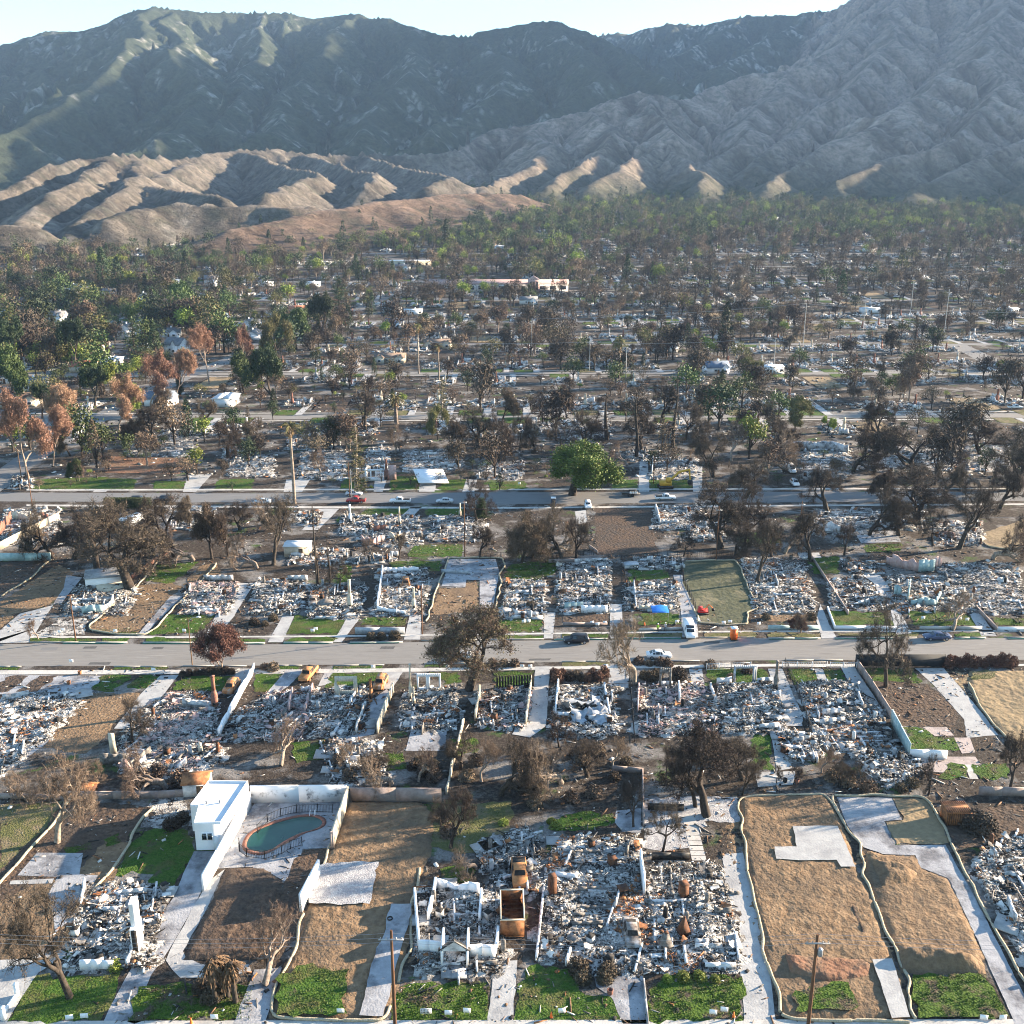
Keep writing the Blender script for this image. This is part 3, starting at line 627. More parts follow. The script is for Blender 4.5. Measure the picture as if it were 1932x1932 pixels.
def mk_palm(key, name, h, live, nf=26, fl=1.9, r=.22, skirt=True, label=None, clump=1):
    t = thing(name, name, 'palm tree'); wood = MB(); cr = MB(); rng = np.random.default_rng(int(h * 10))
    for c in range(clump):
        ox, oy = (0, 0) if clump == 1 else (rng.uniform(-1.2, 1.2), rng.uniform(-1, 1)); hh = h * (1 if clump == 1 else rng.uniform(.6, 1))
        z = np.linspace(0, hh, 9); P = np.column_stack([ox + .12 * np.sin(z * .35), oy + z * 0, z]); wood.tube(P, np.linspace(r * 1.35, r * .8, 9), 8, 0)
        for i in range(nf):
            a = rng.uniform(0, 2 * PI); el = rng.uniform(-.5, 1.2) if live else rng.uniform(-1.3, -.1)
            L = fl * rng.uniform(.8, 1.1); q = np.linspace(0, 1, 6); d = np.array([math.cos(a) * math.cos(el), math.sin(a) * math.cos(el), math.sin(el)])
            Q = P[-1] + d * L * q[:, None] + np.array([0, 0, -1.]) * (q ** 2)[:, None] * L * (.45 if live else .5)
            s = np.array([-math.sin(a), math.cos(a), 0])
            for k in range(5):
                wk = (.06, .13, .16, .13, .05)[k]; A, B = Q[k], Q[k + 1]; n = 3
                for sg in (-1, 1):
                    e = A + s * sg * wk * L * .9 + (B - A) * 1.1 - np.array([0, 0, .12 * L])
                    cr.add([A, B, e], [[0, 1, 2]], 0)
            cr.tube(Q, .02, 3, 0, cap=False)
        if skirt:
            n = 160; a = rng.uniform(0, 2 * PI, n); zz = rng.uniform(0, 1, n); rr_ = r * 1.2 + .45 * (1 - zz * .6) * rng.uniform(.4, 1, n)
            p = P[-1] + np.column_stack([np.cos(a) * rr_, np.sin(a) * rr_, -zz * 1.9 - .1]); tris(cr, p, .6, rng, 1, up=-1.5, asp=.3)
    wood.build('trunk', M['barkpale' if live else 'bark'], t); cr.build('crown', [M['leafolive' if live else 'strawdark'], M['straw' if live else 'strawdark']], t)
    proto(key, t); PROTO[key].update(h=h + (.8 if live else 0), w=fl * 2)
mk_palm('palm', 'fan_palm', 15, True)
mk_palm('palmshort', 'short_palm', 6, True, nf=40, fl=2.4, r=.32)
mk_palm('palmdead', 'dead_palm_clump', 6, False, nf=26, fl=1.7, r=.22, clump=5); PROTO['palmdead']['w'] = 6.0
def bush(key, name, leaf, h=1.2, w=1.6, n=900, twig='twigbrown', lsz=.16):
    rng = np.random.default_rng(len(key) * 7); mb = MB(); d = rng.normal(size=(n, 3)); d /= np.linalg.norm(d, axis=1)[:, None]; d[:, 2] = np.abs(d[:, 2])
    rr = rng.uniform(.35, 1, n)[:, None] ** .5 * (1 + .3 * (vnoise(d[:, 0] * 2 + 5, d[:, 1] * 2 + d[:, 2] * 2, 3) - .5))[:, None]
    tris(mb, d * rr * np.array([w / 2, w / 2, h]), lsz, rng, 0, asp=.8)
    m = n // 5; p = np.zeros((m, 3)); e = d[:m] * np.array([w / 2, w / 2, h]) * rng.uniform(.5, 1.15, m)[:, None]; s = np.cross(e, rng.normal(size=(m, 3))); s /= np.linalg.norm(s, axis=1)[:, None]
    mb.add(np.stack([p + s * .02, p - s * .02, e], 1).reshape(-1, 3), np.arange(3 * m).reshape(m, 3), 1)
    o = mb.build(name, [M[leaf], M[twig]]); tag(o, name, 'bush'); proto(key, o); PROTO[key].update(h=h, w=w)
bush('shrubdark', 'scorched_shrub', 'deadleaf'); bush('shrubred', 'russet_shrub', 'redleaf'); bush('shrubtwig', 'bare_shrub', 'twigbrown', n=500, lsz=.22)
bush('shrubgreen', 'green_shrub', 'leafbright'); bush('shrubball', 'clipped_dark_shrub', 'twig', h=1.8, w=2.4, n=2600)
def tree(key, u, vb, vt, wpx, label, group=None, rz=None):
    """crown wpx preview pixels wide, foot at (u, vb), top at row vt"""
    g = gp(u, vb); h = hpx(u, vb, vt); W = wpx * mpx(vb); p = PROTO[key]; sx = W / p['w']; sx = max(sx, .55 * h / p['h'])
    a = (u * 7.3 + vb * 3.1) % 6.28 if rz is None else rz
    return place(key, label, group, (g.x, g.y, g.z - .02), a, (sx, sx, h / p['h']))

# ================================================================ ruins
def ruin_chunks(mb, P, n, rng, seed, pal, big=1.0, top=.5, bz=0.0):
    """broken pieces lying over a footprint; palette picks by patch"""
    q = sample(P, n, rng); n = len(q)
    f = fbm(q[:, 0] * .35 + seed, q[:, 1] * .35, 3, 2); f2 = fbm(q[:, 0] * .25 + seed * 3, q[:, 1] * .25 + 9, 3, 7); r = rng.random(n)
    m = np.where(f < .48, np.where(r < .66, 2, np.where(r < .88, 1, 0)), np.where(r < .50, 0, np.where(r < .72, 1, 2)))
    m = np.where((f2 > .64) & (rng.random(n) < .55 * pal.get('rust', 1)), 3, m)
    if pal.get('pink'): m = np.where((f2 < .45) & (rng.random(n) < .6), 4, m)
    kind = rng.random(n); s = np.clip(rng.gamma(1.3, .065, n), .03, .45)[:, None] * big
    dim = np.where(kind[:, None] < .45, np.column_stack([np.ones(n) * 2.0, np.ones(n) * 1.3, np.ones(n) * .15]) * s,
                   np.where(kind[:, None] < .72, np.column_stack([np.ones(n) * 6.0, np.ones(n) * .3, np.ones(n) * .25]) * s, np.column_stack([np.ones(n) * 1.0, np.ones(n) * .9, np.ones(n) * .7]) * s))
    z = top * fbm(q[:, 0] * .4, q[:, 1] * .4, 2, seed) * rng.random(n) ** 1.5 + .1 + bz + pile(q, seed) * .6
    ang = np.column_stack([rng.normal(0, .22, n), rng.normal(0, .22, n), np.where(rng.random(n) < .5, rng.choice([0, PI / 2], n) + rng.normal(0, .15, n), rng.uniform(0, PI, n))])
    boxes(mb, np.column_stack([q, z]), np.minimum(dim, 3.0), ang, m)
def pile(q, seed): return np.clip((fbm(q[:, 0] * .28 + seed, q[:, 1] * .28, 3, 2) - .45) * 2.2, 0, 1)
def ash_bed(L, seed, t, amp, rng, cell=.45):
    Q = np.array(rough_poly(L, amp, rng)); lo = Q.min(0); hi = Q.max(0); nx = int((hi[0] - lo[0]) / cell) + 3; ny = int((hi[1] - lo[1]) / cell) + 3
    X, Y = np.meshgrid(lo[0] - cell / 2 + np.arange(nx) * cell, lo[1] - cell / 2 + np.arange(ny) * cell); q = np.column_stack([X.ravel(), Y.ravel()])
    ins = inpoly(Q, q).reshape(X.shape); e = ins.astype(float)
    for _ in range(2): e = (e + np.roll(e, 1, 0) + np.roll(e, -1, 0) + np.roll(e, 1, 1) + np.roll(e, -1, 1)) / 5
    Z = np.where(ins, .07 + e * (pile(q, seed).reshape(X.shape) * .55 + .16 * vnoise(X * 1.7, Y * 1.7, seed)), -.05)
    i = np.arange(ny - 1)[:, None] * nx; j = np.arange(nx - 1)[None, :]; Fq = np.stack([i + j, i + j + 1, i + nx + j + 1, i + nx + j], -1).reshape(-1, 4)
    Fq = Fq[(Z.ravel()[Fq] > 0).any(1)]; mb = MB(); mb.add(np.stack([X, Y, Z], -1), Fq); return mb.build('ash_bed', M['ash'], t)
RUBM = lambda: [M['white'], M['grey'], M['char'], M['rust'], M['pink']]
def crumple(mb, P, n, rng, m, size=2.0, z0=.3):
    """bent sheets of plaster, stucco and roofing"""
    q = sample(P, n, rng)
    for x, y in q:
        a, b = rng.uniform(.5, 1.2) * size, rng.uniform(.35, .8) * size; g = 5
        U, W = np.meshgrid(np.linspace(-.5, .5, g), np.linspace(-.5, .5, g)); U = U * a + rng.normal(0, .05 * size, U.shape); W = W * b + rng.normal(0, .05 * size, U.shape)
        Z = .25 * size * (fbm(U * 1.5 + x, W * 1.5 + y, 2, 1) - .5) * 1.6
        V = np.stack([U, W, Z], -1).reshape(-1, 3) @ rotm(rng.normal(0, .35), rng.normal(0, .35), rng.uniform(0, PI)).T + np.array([x, y, z0 + rng.random() * .4])
        i = np.arange(g - 1)[:, None] * g; j = np.arange(g - 1)[None, :]
        Fq = np.stack([i + j, i + j + 1, i + g + j + 1, i + g + j], -1).reshape(-1, 4)
        mb.add(np.vstack([V, V - [0, 0, .07]]), np.vstack([Fq, Fq[:, ::-1] + g * g]), m)
def ragged(mb, pts, h, th=.25, rng=None, m=0, step=1.1, jag=.45, gaps=(), z0=0.0):
    if gaps: step = .3
    """standing wall along pts with a broken top; gaps are (start, end, sill, head) fractions for openings"""
    pts = [np.array(p[:2], float) for p in pts]
    for a, b in zip(pts[:-1], pts[1:]):
        L = np.linalg.norm(b - a); n = max(2, int(L / step)); d = (b - a) / L; nr = np.array([-d[1], d[0]]) * th / 2
        t = np.linspace(0, 1, n + 1); H = h * (1 - jag * rng.random(n + 1) ** .8) if jag else np.full(n + 1, float(h))
        for i in range(n):
            p, q = a + (b - a) * t[i], a + (b - a) * t[i + 1]; hs = [(z0, H[i], H[i + 1])]
            for g in gaps:
                if g[0] <= (t[i] + t[i + 1]) / 2 <= g[1]: hs = [(z0, g[2], g[2]), (g[3], H[i], H[i + 1])]
            for lo, h1, h2 in hs:
                if max(h1, h2) <= lo + .02: continue
                V = [[*(p + nr), lo], [*(q + nr), lo], [*(q - nr), lo], [*(p - nr), lo], [*(p + nr), h1], [*(q + nr), h2], [*(q - nr), h2], [*(p - nr), h1]]
                mb.add(V, [[0, 3, 2, 1], [4, 5, 6, 7], [0, 1, 5, 4], [1, 2, 6, 5], [2, 3, 7, 6], [3, 0, 4, 7]], m)
def chimney_mb(h=4.8, w=1.5, d=.7):
    mb = MB(); mb.box((0, 0, h * .2), (w, d, h * .4)); 
    V = [[x * w / 2, y * d / 2, h * .4] for x, y in ((-1, -1), (1, -1), (1, 1), (-1, 1))] + [[x * w * .26, y * d * .36, h * .56] for x, y in ((-1, -1), (1, -1), (1, 1), (-1, 1))]
    mb.add(V, [[0, 1, 5, 4], [1, 2, 6, 5], [2, 3, 7, 6], [3, 0, 4, 7]]); mb.box((0, 0, h * .78), (w * .52, d * .72, h * .44)); mb.box((0, 0, h + .06), (w * .62, d * .9, .14))
    return mb
def chimney(parent, x, y, h=4.8, m='brick', rz=0, w=1.5):
    c = chimney_mb(h, w).build('chimney', M[m], parent, loc=(x, y, 0), rz=rz)
    f = MB(); f.box((0, -.37, .55), (w * .5, .1, .8)); f.build('fireplace', M['char'], c)
def ruin(label, px, n=2000, seed=1, pal={}, walls=(), chim=(), sheets=30, smat=None, top=.6, group=None, ash=True, wm='stucco', big=1.0, amp=.9):
    """walls: (list of px points, height m, jag, gaps, material) ; chim: (u, v_base, height, material)"""
    P = [gp(*p) for p in px]; c = sum(P, Vector()) / len(P); rng = np.random.default_rng(seed)
    t = thing('house_ruin', label, 'burnt house', (c.x, c.y, c.z), group=group or 'burnt down houses')
    L = [(p.x - c.x, p.y - c.y) for p in P]
    if ash:
        ash_bed(L, seed, t, amp, rng)
    mb = MB(); ruin_chunks(mb, L, int(n * 2.2), rng, seed, pal, big, top * .7)
    crumple(mb, L, int(sheets * .7), rng, 0 if not smat else 4, 1.15)
    crumple(mb, L, sheets // 3, rng, 1, 1.1); crumple(mb, L, int(3 * pal.get('rust', 1)), rng, 3, 1.4)
    o = mb.build('rubble', RUBM(), t); o['kind'] = 'stuff'
    A_ = np.array(L); lo, hi = A_.min(0), A_.max(0); fm = MB(); ax = (L[1][0] - L[0][0], L[1][1] - L[0][1]); th = math.atan2(ax[1], ax[0]); ca, sa = math.cos(th), math.sin(th)
    sx_ = np.array([ca, sa]); sd_ = np.array([L[-1][0] - L[0][0], L[-1][1] - L[0][1]]); sd_ = sd_ / (np.linalg.norm(sd_) + 1e-6); big_ = max(hi - lo)
    for k in range(int(8 + big_ * .9)):                 # pale footings and stubs of inner walls, square to the plot
        p = sample(L, 1, rng)[0]; dv = sx_ if rng.random() < .5 else sd_; Lw = rng.uniform(1.2, 5); q = p + dv * Lw
        if not inpoly(A_, np.array([q]))[0]: q = p + dv * Lw * .4
        ragged(fm, [p, q], rng.choice([.4, .55, .7, 1.3], p=[.4, .3, .2, .1]), .22, rng, int(rng.random() < .3), jag=.35)
    for k in range(3):
        p = sample(L, 1, rng)[0]; fm.box((p[0], p[1], .2), (rng.uniform(1.5, 3.5), rng.uniform(1.5, 3), .16), 2, rz=th)
    f_ = fm.build('footings', [M['stucco'], M['grey'], M['concrete']], t); f_['kind'] = 'stuff'
    for k in range(5 if big_ > 9 else 2):             # burnt appliances, water heaters and a leaning pipe
        p = sample(L, 1, rng)[0]; am = MB(); kd = rng.random(); mm = ['white', 'rustdark', 'grey', 'char', 'tin'][int(rng.integers(0, 5))]
        if kd < .45: am.box((0, 0, .45), (.75, .7, .9)); am.box((0, -.36, .5), (.6, .03, .5), 1); am.box((0, 0, .93), (.8, .74, .05), 1); nm_ = 'appliance'
        elif kd < .75: am.lathe([(.26, 0), (.28, .1), (.28, 1.3), (.2, 1.42), (0, 1.45)], 10); am.tube([(.1, 0, 1.4), (.12, 0, 1.9)], .03, 5, 1); nm_ = 'water_heater'
        else: am.box((0, 0, .25), (2.0, .12, .12), tilt=(.1, -.25, 0)); am.box((.2, .4, .3), (.1, 2.2, .1), 1, tilt=(.2, 0, .3)); am.box((0, .2, .18), (1.4, .9, .05), 1, tilt=(.1, .1, .2)); nm_ = 'fallen_beam'
        am.build(nm_, [M[mm], M['char']], t, loc=(p[0], p[1], .15), rz=float(rng.uniform(0, 6)))
    for wl in walls:
        pts, h = wl[0], wl[1]; jag = wl[2] if len(wl) > 2 else .5; gp_ = wl[3] if len(wl) > 3 else (); wmm = wl[4] if len(wl) > 4 else wm
        mb = MB(); q = [gp(*p) for p in pts]; ragged(mb, [(p.x - c.x, p.y - c.y) for p in q], h, .28, rng, 0, jag=jag, gaps=gp_)
        mb.build('wall_remnant', M[wmm], t)
    for ch in chim:
        g = gp(ch[0], ch[1]); chimney(t, g.x - c.x, g.y - c.y, ch[2], ch[3] if len(ch) > 3 else 'brick', rz=(ch[0] * .37) % .5 - .25, w=ch[4] if len(ch) > 4 else 1.4)
    return t
def wall(label, px, h, m='blockwall', th=.25, jag=0.0, name='boundary_wall', cat='wall', gaps=(), group=None, seed=3, cap=None):
    q = [gp(*p) for p in px]; c = q[0]; mb = MB(); rng = np.random.default_rng(seed)
    ragged(mb, [(p.x - c.x, p.y - c.y) for p in q], h, th, rng, 0, jag=jag, gaps=gaps, step=1.3 if jag else 50)
    o = mb.build(name, M[m], loc=(c.x, c.y, c.z)); tag(o, label, cat, group)
    return o
def fence(label, px, h=1.6, m='metaldark', gap=.16, posts=2.4, rail=2, mp=None, name='metal_fence', group=None, bar=.03):
    q = [gp(*p) for p in px]; c = q[0]; t = thing(name, label, 'fence', (c.x, c.y, c.z), group=group); bars = MB(); pm = MB()
    for a, b in zip(q[:-1], q[1:]):
        d = b - a; L = d.length; n = max(1, int(L / gap)); rz = math.atan2(d.y, d.x)
        for i in range(n + 1):
            p = a + d * i / n - c; bars.box((p.x, p.y, h / 2), (bar, bar, h - .15))
        for k in range(rail): bars.box(((a.x + b.x) / 2 - c.x, (a.y + b.y) / 2 - c.y, h * (.12 + .82 * k / max(1, rail - 1))), (L, .04, .05), rz=rz)
        n = max(1, round(L / posts))
        for i in range(n + 1):
            p = a + d * i / n - c; pm.box((p.x, p.y, h / 2), (.09, .09, h + .1))
    bars.build('railing', M[m], t); pm.build('posts', M[mp or m], t)
    return t
def wattle(label, px, r=.17, group='straw rolls laid round the cleared lots'):
    P = np.array([gp(*p)[:] for p in px]); P[:, 2] += r
    d = np.r_[0, np.cumsum(np.linalg.norm(np.diff(P, axis=0), axis=1))]; t = np.arange(0, d[-1], .35)
    Q = np.column_stack([np.interp(t, d, P[:, k]) for k in range(3)])
    k = np.ones(5) / 5; Qs = Q.copy()
    for a in (0, 1):
        pad = np.r_[[Q[0, a]] * 2, Q[:, a], [Q[-1, a]] * 2]; Qs[:, a] = np.convolve(pad, k, 'valid')
    Qs[:, 0] += (vnoise(t * .35, t * 0 + px[0][0], 2) - .5) * .5; Qs[:, 1] += (vnoise(t * .35, t * 0 + px[0][0], 6) - .5) * .4
    R_ = r * (.85 + .3 * vnoise(t * 1.2, t * 0, 4)); R_[np.arange(len(t)) % 22 == 21] *= .45
    mb = MB(); c = Qs[0].copy(); mb.tube(Qs - c, R_, 7, 0); o = mb.build('straw_wattle', M['wattle'], smooth=True, loc=c); tag(o, label, 'straw roll', group)
    return o

# ================================================================ vehicles
def car_mesh(kind='sedan', L=4.6, W=1.82, H=1.45):
    """stations from rear (-x) to nose (+x): x, sill z, shoulder z, roof z, half width at shoulder, half width at roof"""
    if kind == 'suv': st = [(-.5, .45, .85, .9, .86, .80), (-.485, .32, .98, 1.0, .95, .74), (-.44, .3, 1.0, 1.42, 1.0, .70), (-.36, .3, 1.0, 1.62, 1.0, .72), (0, .3, 1.0, 1.66, 1.0, .74), (.14, .3, .99, 1.55, 1.0, .70), (.26, .3, .98, 1.02, 1.0, .78), (.42, .3, .9, .93, .97, .82), (.485, .33, .78, .8, .88, .78), (.5, .42, .66, .68, .8, .74)]
    elif kind == 'van': st = [(-.5, .5, 1.0, 2.0, .94, .86), (-.49, .35, 1.15, 2.15, 1.0, .9), (-.2, .35, 1.2, 2.2, 1.0, .9), (.12, .35, 1.2, 2.18, 1.0, .9), (.26, .35, 1.15, 1.75, 1.0, .86), (.36, .35, 1.12, 1.2, .98, .86), (.47, .36, .98, 1.0, .94, .85), (.5, .45, .7, .75, .85, .8)]
    elif kind == 'pickup': st = [(-.5, .5, .98, 1.0, .95, .93), (-.49, .42, 1.02, 1.03, 1.0, .96), (-.14, .4, 1.02, 1.04, 1.0, .96), (-.13, .4, 1.04, 1.5, 1.0, .78), (-.09, .4, 1.04, 1.72, 1.0, .76), (.1, .4, 1.04, 1.74, 1.0, .76), (.16, .4, 1.04, 1.62, 1.0, .75), (.25, .4, 1.02, 1.08, 1.0, .84), (.45, .4, .98, 1.0, .97, .86), (.5, .45, .75, .8, .9, .82)]
    else: st = [(-.5, .42, .72, .75, .84, .8), (-.485, .3, .92, .95, .93, .8), (-.38, .26, .98, 1.0, .99, .78), (-.27, .25, .96, 1.22, 1.0, .68), (-.16, .25, .94, 1.40, 1.0, .66), (.02, .25, .93, 1.44, 1.0, .68), (.12, .25, .92, 1.34, 1.0, .68), (.25, .25, .90, .95, 1.0, .78), (.42, .26, .80, .83, .97, .8), (.485, .3, .66, .68, .88, .76), (.5, .38, .55, .57, .8, .72)]
    mb = MB(); gl = MB(); rings = []
    for x, s, sh, rf, wh, wr in st:
        hw = W / 2
        rings.append([(x * L, -wh * hw * .94, s), (x * L, -wh * hw, (s + sh) / 2), (x * L, -wh * hw * .97, sh), (x * L, -wr * hw, rf), (x * L, 0, rf + (.03 if rf > sh + .2 else .01)), (x * L, wr * hw, rf), (x * L, wh * hw * .97, sh), (x * L, wh * hw, (s + sh) / 2), (x * L, wh * hw * .94, s)])
    R_ = np.array(rings); n, k = R_.shape[:2]
    f = []
    for i in range(n - 1):
        for j in range(k - 1): f.append([i * k + j, i * k + j + 1, (i + 1) * k + j + 1, (i + 1) * k + j])
        f.append([i * k + k - 1, i * k, (i + 1) * k, (i + 1) * k + k - 1])
    mb.add(R_.reshape(-1, 3), f)
    for e in (0, n - 1): 
        idx = list(range(e * k, e * k + k)); mb.add(R_[e], [list(range(k))] if e else [list(range(k))[::-1]])
    # glass panes 8 mm proud
    for i in range(n - 1):
        a, b = st[i], st[i + 1]
        sideglass = a[3] > a[2] + .25 and b[3] > b[2] + .25
        front = (a[3] > a[2] + .25) != (b[3] > b[2] + .25) or (abs(a[3] - b[3]) > .12 and max(a[3] - a[2], b[3] - b[2]) > .3)
        if sideglass and not (kind == 'van' and a[0] < .1):
            for j in (2, 5):
                A, B, Cc, D = R_[i, j], R_[i, j + 1], R_[i + 1, j + 1], R_[i + 1, j]; c = (A + B + Cc + D) / 4; off = np.array([0, np.sign(c[1]) * .012, .006])
                gl.add([c + (p - c) * .86 + off for p in (A, B, Cc, D)], [[0, 1, 2, 3]])
        if front and abs(a[0] - b[0]) > .03 and not (kind == 'van' and a[0] < 0):
            A, B, Cc, D = R_[i, 3], R_[i, 5], R_[i + 1, 5], R_[i + 1, 3]; c = (A + B + Cc + D) / 4
            gl.add([c + (p - c) * .86 + np.array([.0, 0, .03]) for p in (A, B, Cc, D)], [[0, 1, 2, 3]])
    return mb, gl
def mk_car(key, name, kind, paint, L, W=1.82, burnt=False):
    t = thing(name, name, 'car'); mb, gl = car_mesh(kind, L, W); pm = mat(key + ' paint', paint, 1.2 if burnt else .4, .95 if burnt else .35, spec=.2 if burnt else .5, coords='obj')
    body = mb.build('body', pm, t); gl.build('windows', M['char' if burnt else 'glass'], t)
    if kind == 'pickup':
        b = MB(); b.box((-.31 * L, 0, 1.045), (.32 * L, W * .84, .03)); b.build('load_bed', M['char'], t)
    z0 = .30 if burnt else .33
    for sx in (-.31, .31):
        for sy in (-1, 1):
            wmb = MB(); th = np.arange(14) / 14 * 2 * PI; r = .34
            for rr_, y0, y1, mm in ((r, -.11, .11, 0), (r * .6, .112, .118, 1)):
                V = [[rr_ * math.cos(a), y0 * sy, rr_ * math.sin(a)] for a in th] + [[rr_ * math.cos(a), y1 * sy, rr_ * math.sin(a)] for a in th]
                wmb.add(V, [[i, (i + 1) % 14, 14 + (i + 1) % 14, 14 + i] for i in range(14)], mm); wmb.add(V[14:], [list(range(14))], mm); wmb.add(V[:14], [list(range(14))], mm)
            wmb.build('wheel', [M['rustdark'] if burnt else M['metaldark'], M['rust'] if burnt else M['steel']], t, loc=(sx * L, sy * (W / 2 - .1), z0))
    if not burnt:
        zz = {'suv': .76, 'van': .85, 'pickup': .85}.get(kind, .62)
        for sy in (-1, 1):
            a = MB(); a.box((.488 * L, sy * W * .36, zz), (.06, .3, .14)); a.build('headlight', M['signw'], t)
            a = MB(); a.box((-.49 * L, sy * W * .38, zz + .12), (.06, .26, .14)); a.build('tail_light', M['tail'], t)
    proto(key, t)
M['tail'] = mat('tail light', [(.4, .02, .02)], rough=.4)
mk_car('sedanwhite', 'parked_car', 'sedan', [(.7, .7, .7), (.76, .76, .77)], 4.5)
mk_car('sedansilver', 'parked_car', 'sedan', [(.42, .45, .48), (.5, .53, .55)], 4.6)
mk_car('sedanblue', 'parked_car', 'sedan', [(.05, .07, .13), (.07, .09, .16)], 4.9)
mk_car('suvdark', 'parked_car', 'suv', [(.012, .014, .02), (.02, .022, .03)], 4.7, 1.9)
mk_car('suvwhite', 'parked_car', 'suv', [(.7, .7, .7), (.76, .76, .77)], 4.6, 1.85)
mk_car('vanwhite', 'parked_van', 'van', [(.72, .72, .72), (.78, .78, .78)], 5.6, 2.0)
mk_car('pickupwhite', 'parked_pickup', 'pickup', [(.7, .7, .7), (.76, .76, .77)], 5.6, 1.95)
mk_car('pickupred', 'parked_pickup', 'pickup', [(.3, .02, .02), (.42, .03, .03)], 5.2, 1.9)
mk_car('burntsuv', 'burnt_car', 'suv', [(.16, .06, .025), (.42, .19, .08), (.3, .28, .26)], 4.4, 1.8, True)
mk_car('burntpickup', 'burnt_pickup', 'pickup', [(.30, .13, .05), (.50, .24, .11)], 5.2, 1.85, True)
mk_car('burntgrey', 'burnt_car', 'sedan', [(.07, .05, .045), (.22, .19, .17), (.4, .4, .41)], 4.4, 1.78, True)
def car(key, u, v, head, label, group=None):
    g = gp(u, v); return place(key, label, group, (g.x, g.y, g.z + .03), math.radians(head))

# ================================================================ small things
def mk_sign():
    t = thing('yard_sign', 'x', 'sign'); mb = MB(); mb.box((0, 0, .62), (.75, .02, .55)); mb.build('panel', M['signw'], t)
    for s in (-.25, .25):
        a = MB(); a.box((s, 0, .17), (.02, .02, .34)); a.build('stake', M['steel'], t)
    proto('sign', t)
mk_sign()
def sign(u, v, label, rz=0, sc=1.0, group='white notice signs on the lots'):
    g = gp(u, v); o = place('sign', label, group, (g.x, g.y, g.z + .02), math.radians(rz), (sc, sc, sc)); return o
def mk_pole():
    pass
def utility_pole(label, u, vb, vt, r=.16, arms=1, aw=2.4, arm_at=.93, trans=False, h=None, rz=0.0, m='pole'):
    g = gp(u, vb); h = h or hpx(u, vb, vt); t = thing('utility_pole', label, 'utility pole', g[:], rz, group='utility poles')
    mb = MB(); mb.tube([(0, 0, 0), (0, 0, h * .5), (0, 0, h)], [r, r * .85, r * .65], 8); mb.build('pole', M[m], t)
    for k in range(arms):
        z = h * arm_at - k * 1.1; a = MB(); a.box((0, -r - .04, z), (aw, .1, .12)); ar = a.build('crossarm', M['steel'], t)
        for s in (-.42, -.2, .2, .42):
            i = MB(); i.lathe([(.05, 0), (.07, .06), (.03, .1), (.06, .16), (0, .22)], 6, 0, (s * aw, -r - .04, z + .06)); i.build('insulator', M['steel'], ar)
    if trans:
        a = MB(); a.lathe([(0, 0), (.24, .02), (.26, .1), (.26, .75), (.2, .85), (0, .88)], 10, 0, (.38, -.1, h * .8)); a.build('transformer', M['steel'], t)
    return t, g, h
def wire(label, a, b, sag=1.2, r=.028, group='overhead wires'):
    a = Vector(a); b = Vector(b); n = 24; P = [a.lerp(b, i / n) - Vector((0, 0, sag * 4 * (i / n) * (1 - i / n))) for i in range(n + 1)]
    c = P[0].copy(); mb = MB(); mb.tube([(p - c)[:] for p in P], r, 4, 0, cap=False); o = mb.build('overhead_wire', M['wire'], loc=c[:]); tag(o, label, 'wire', group)
def kerb(px, sock=False, label=None):
    q = [gp(*p) for p in px]
    for k, (off, w_, h_, m, nm) in enumerate(((0, .22, .13, 'kerb', 'kerb'),)):
        mb = MB(); ragged(mb, [(p.x, p.y) for p in q], h_, w_, None, 0, jag=0, step=60); tag(mb.build(nm, M[m]), kind='structure')
    if sock:
        P = np.array([[p.x, p.y - .26, .1] for p in q]); d = np.r_[0, np.cumsum(np.linalg.norm(np.diff(P, axis=0), axis=1))]; t = np.arange(0, d[-1], .7); Q = np.column_stack([np.interp(t, d, P[:, k]) for k in range(3)])
        Q[:, 1] += (hash2(t, t * 2) - .5) * .12; mb = MB(); c = Q[0].copy(); mb.tube(Q - c, .11 * (.7 + .5 * hash2(t, t * 3)), 6); tag(mb.build('filter_sock', M['greensock'], loc=c), label, 'filter sock', 'green filter socks along the kerb')
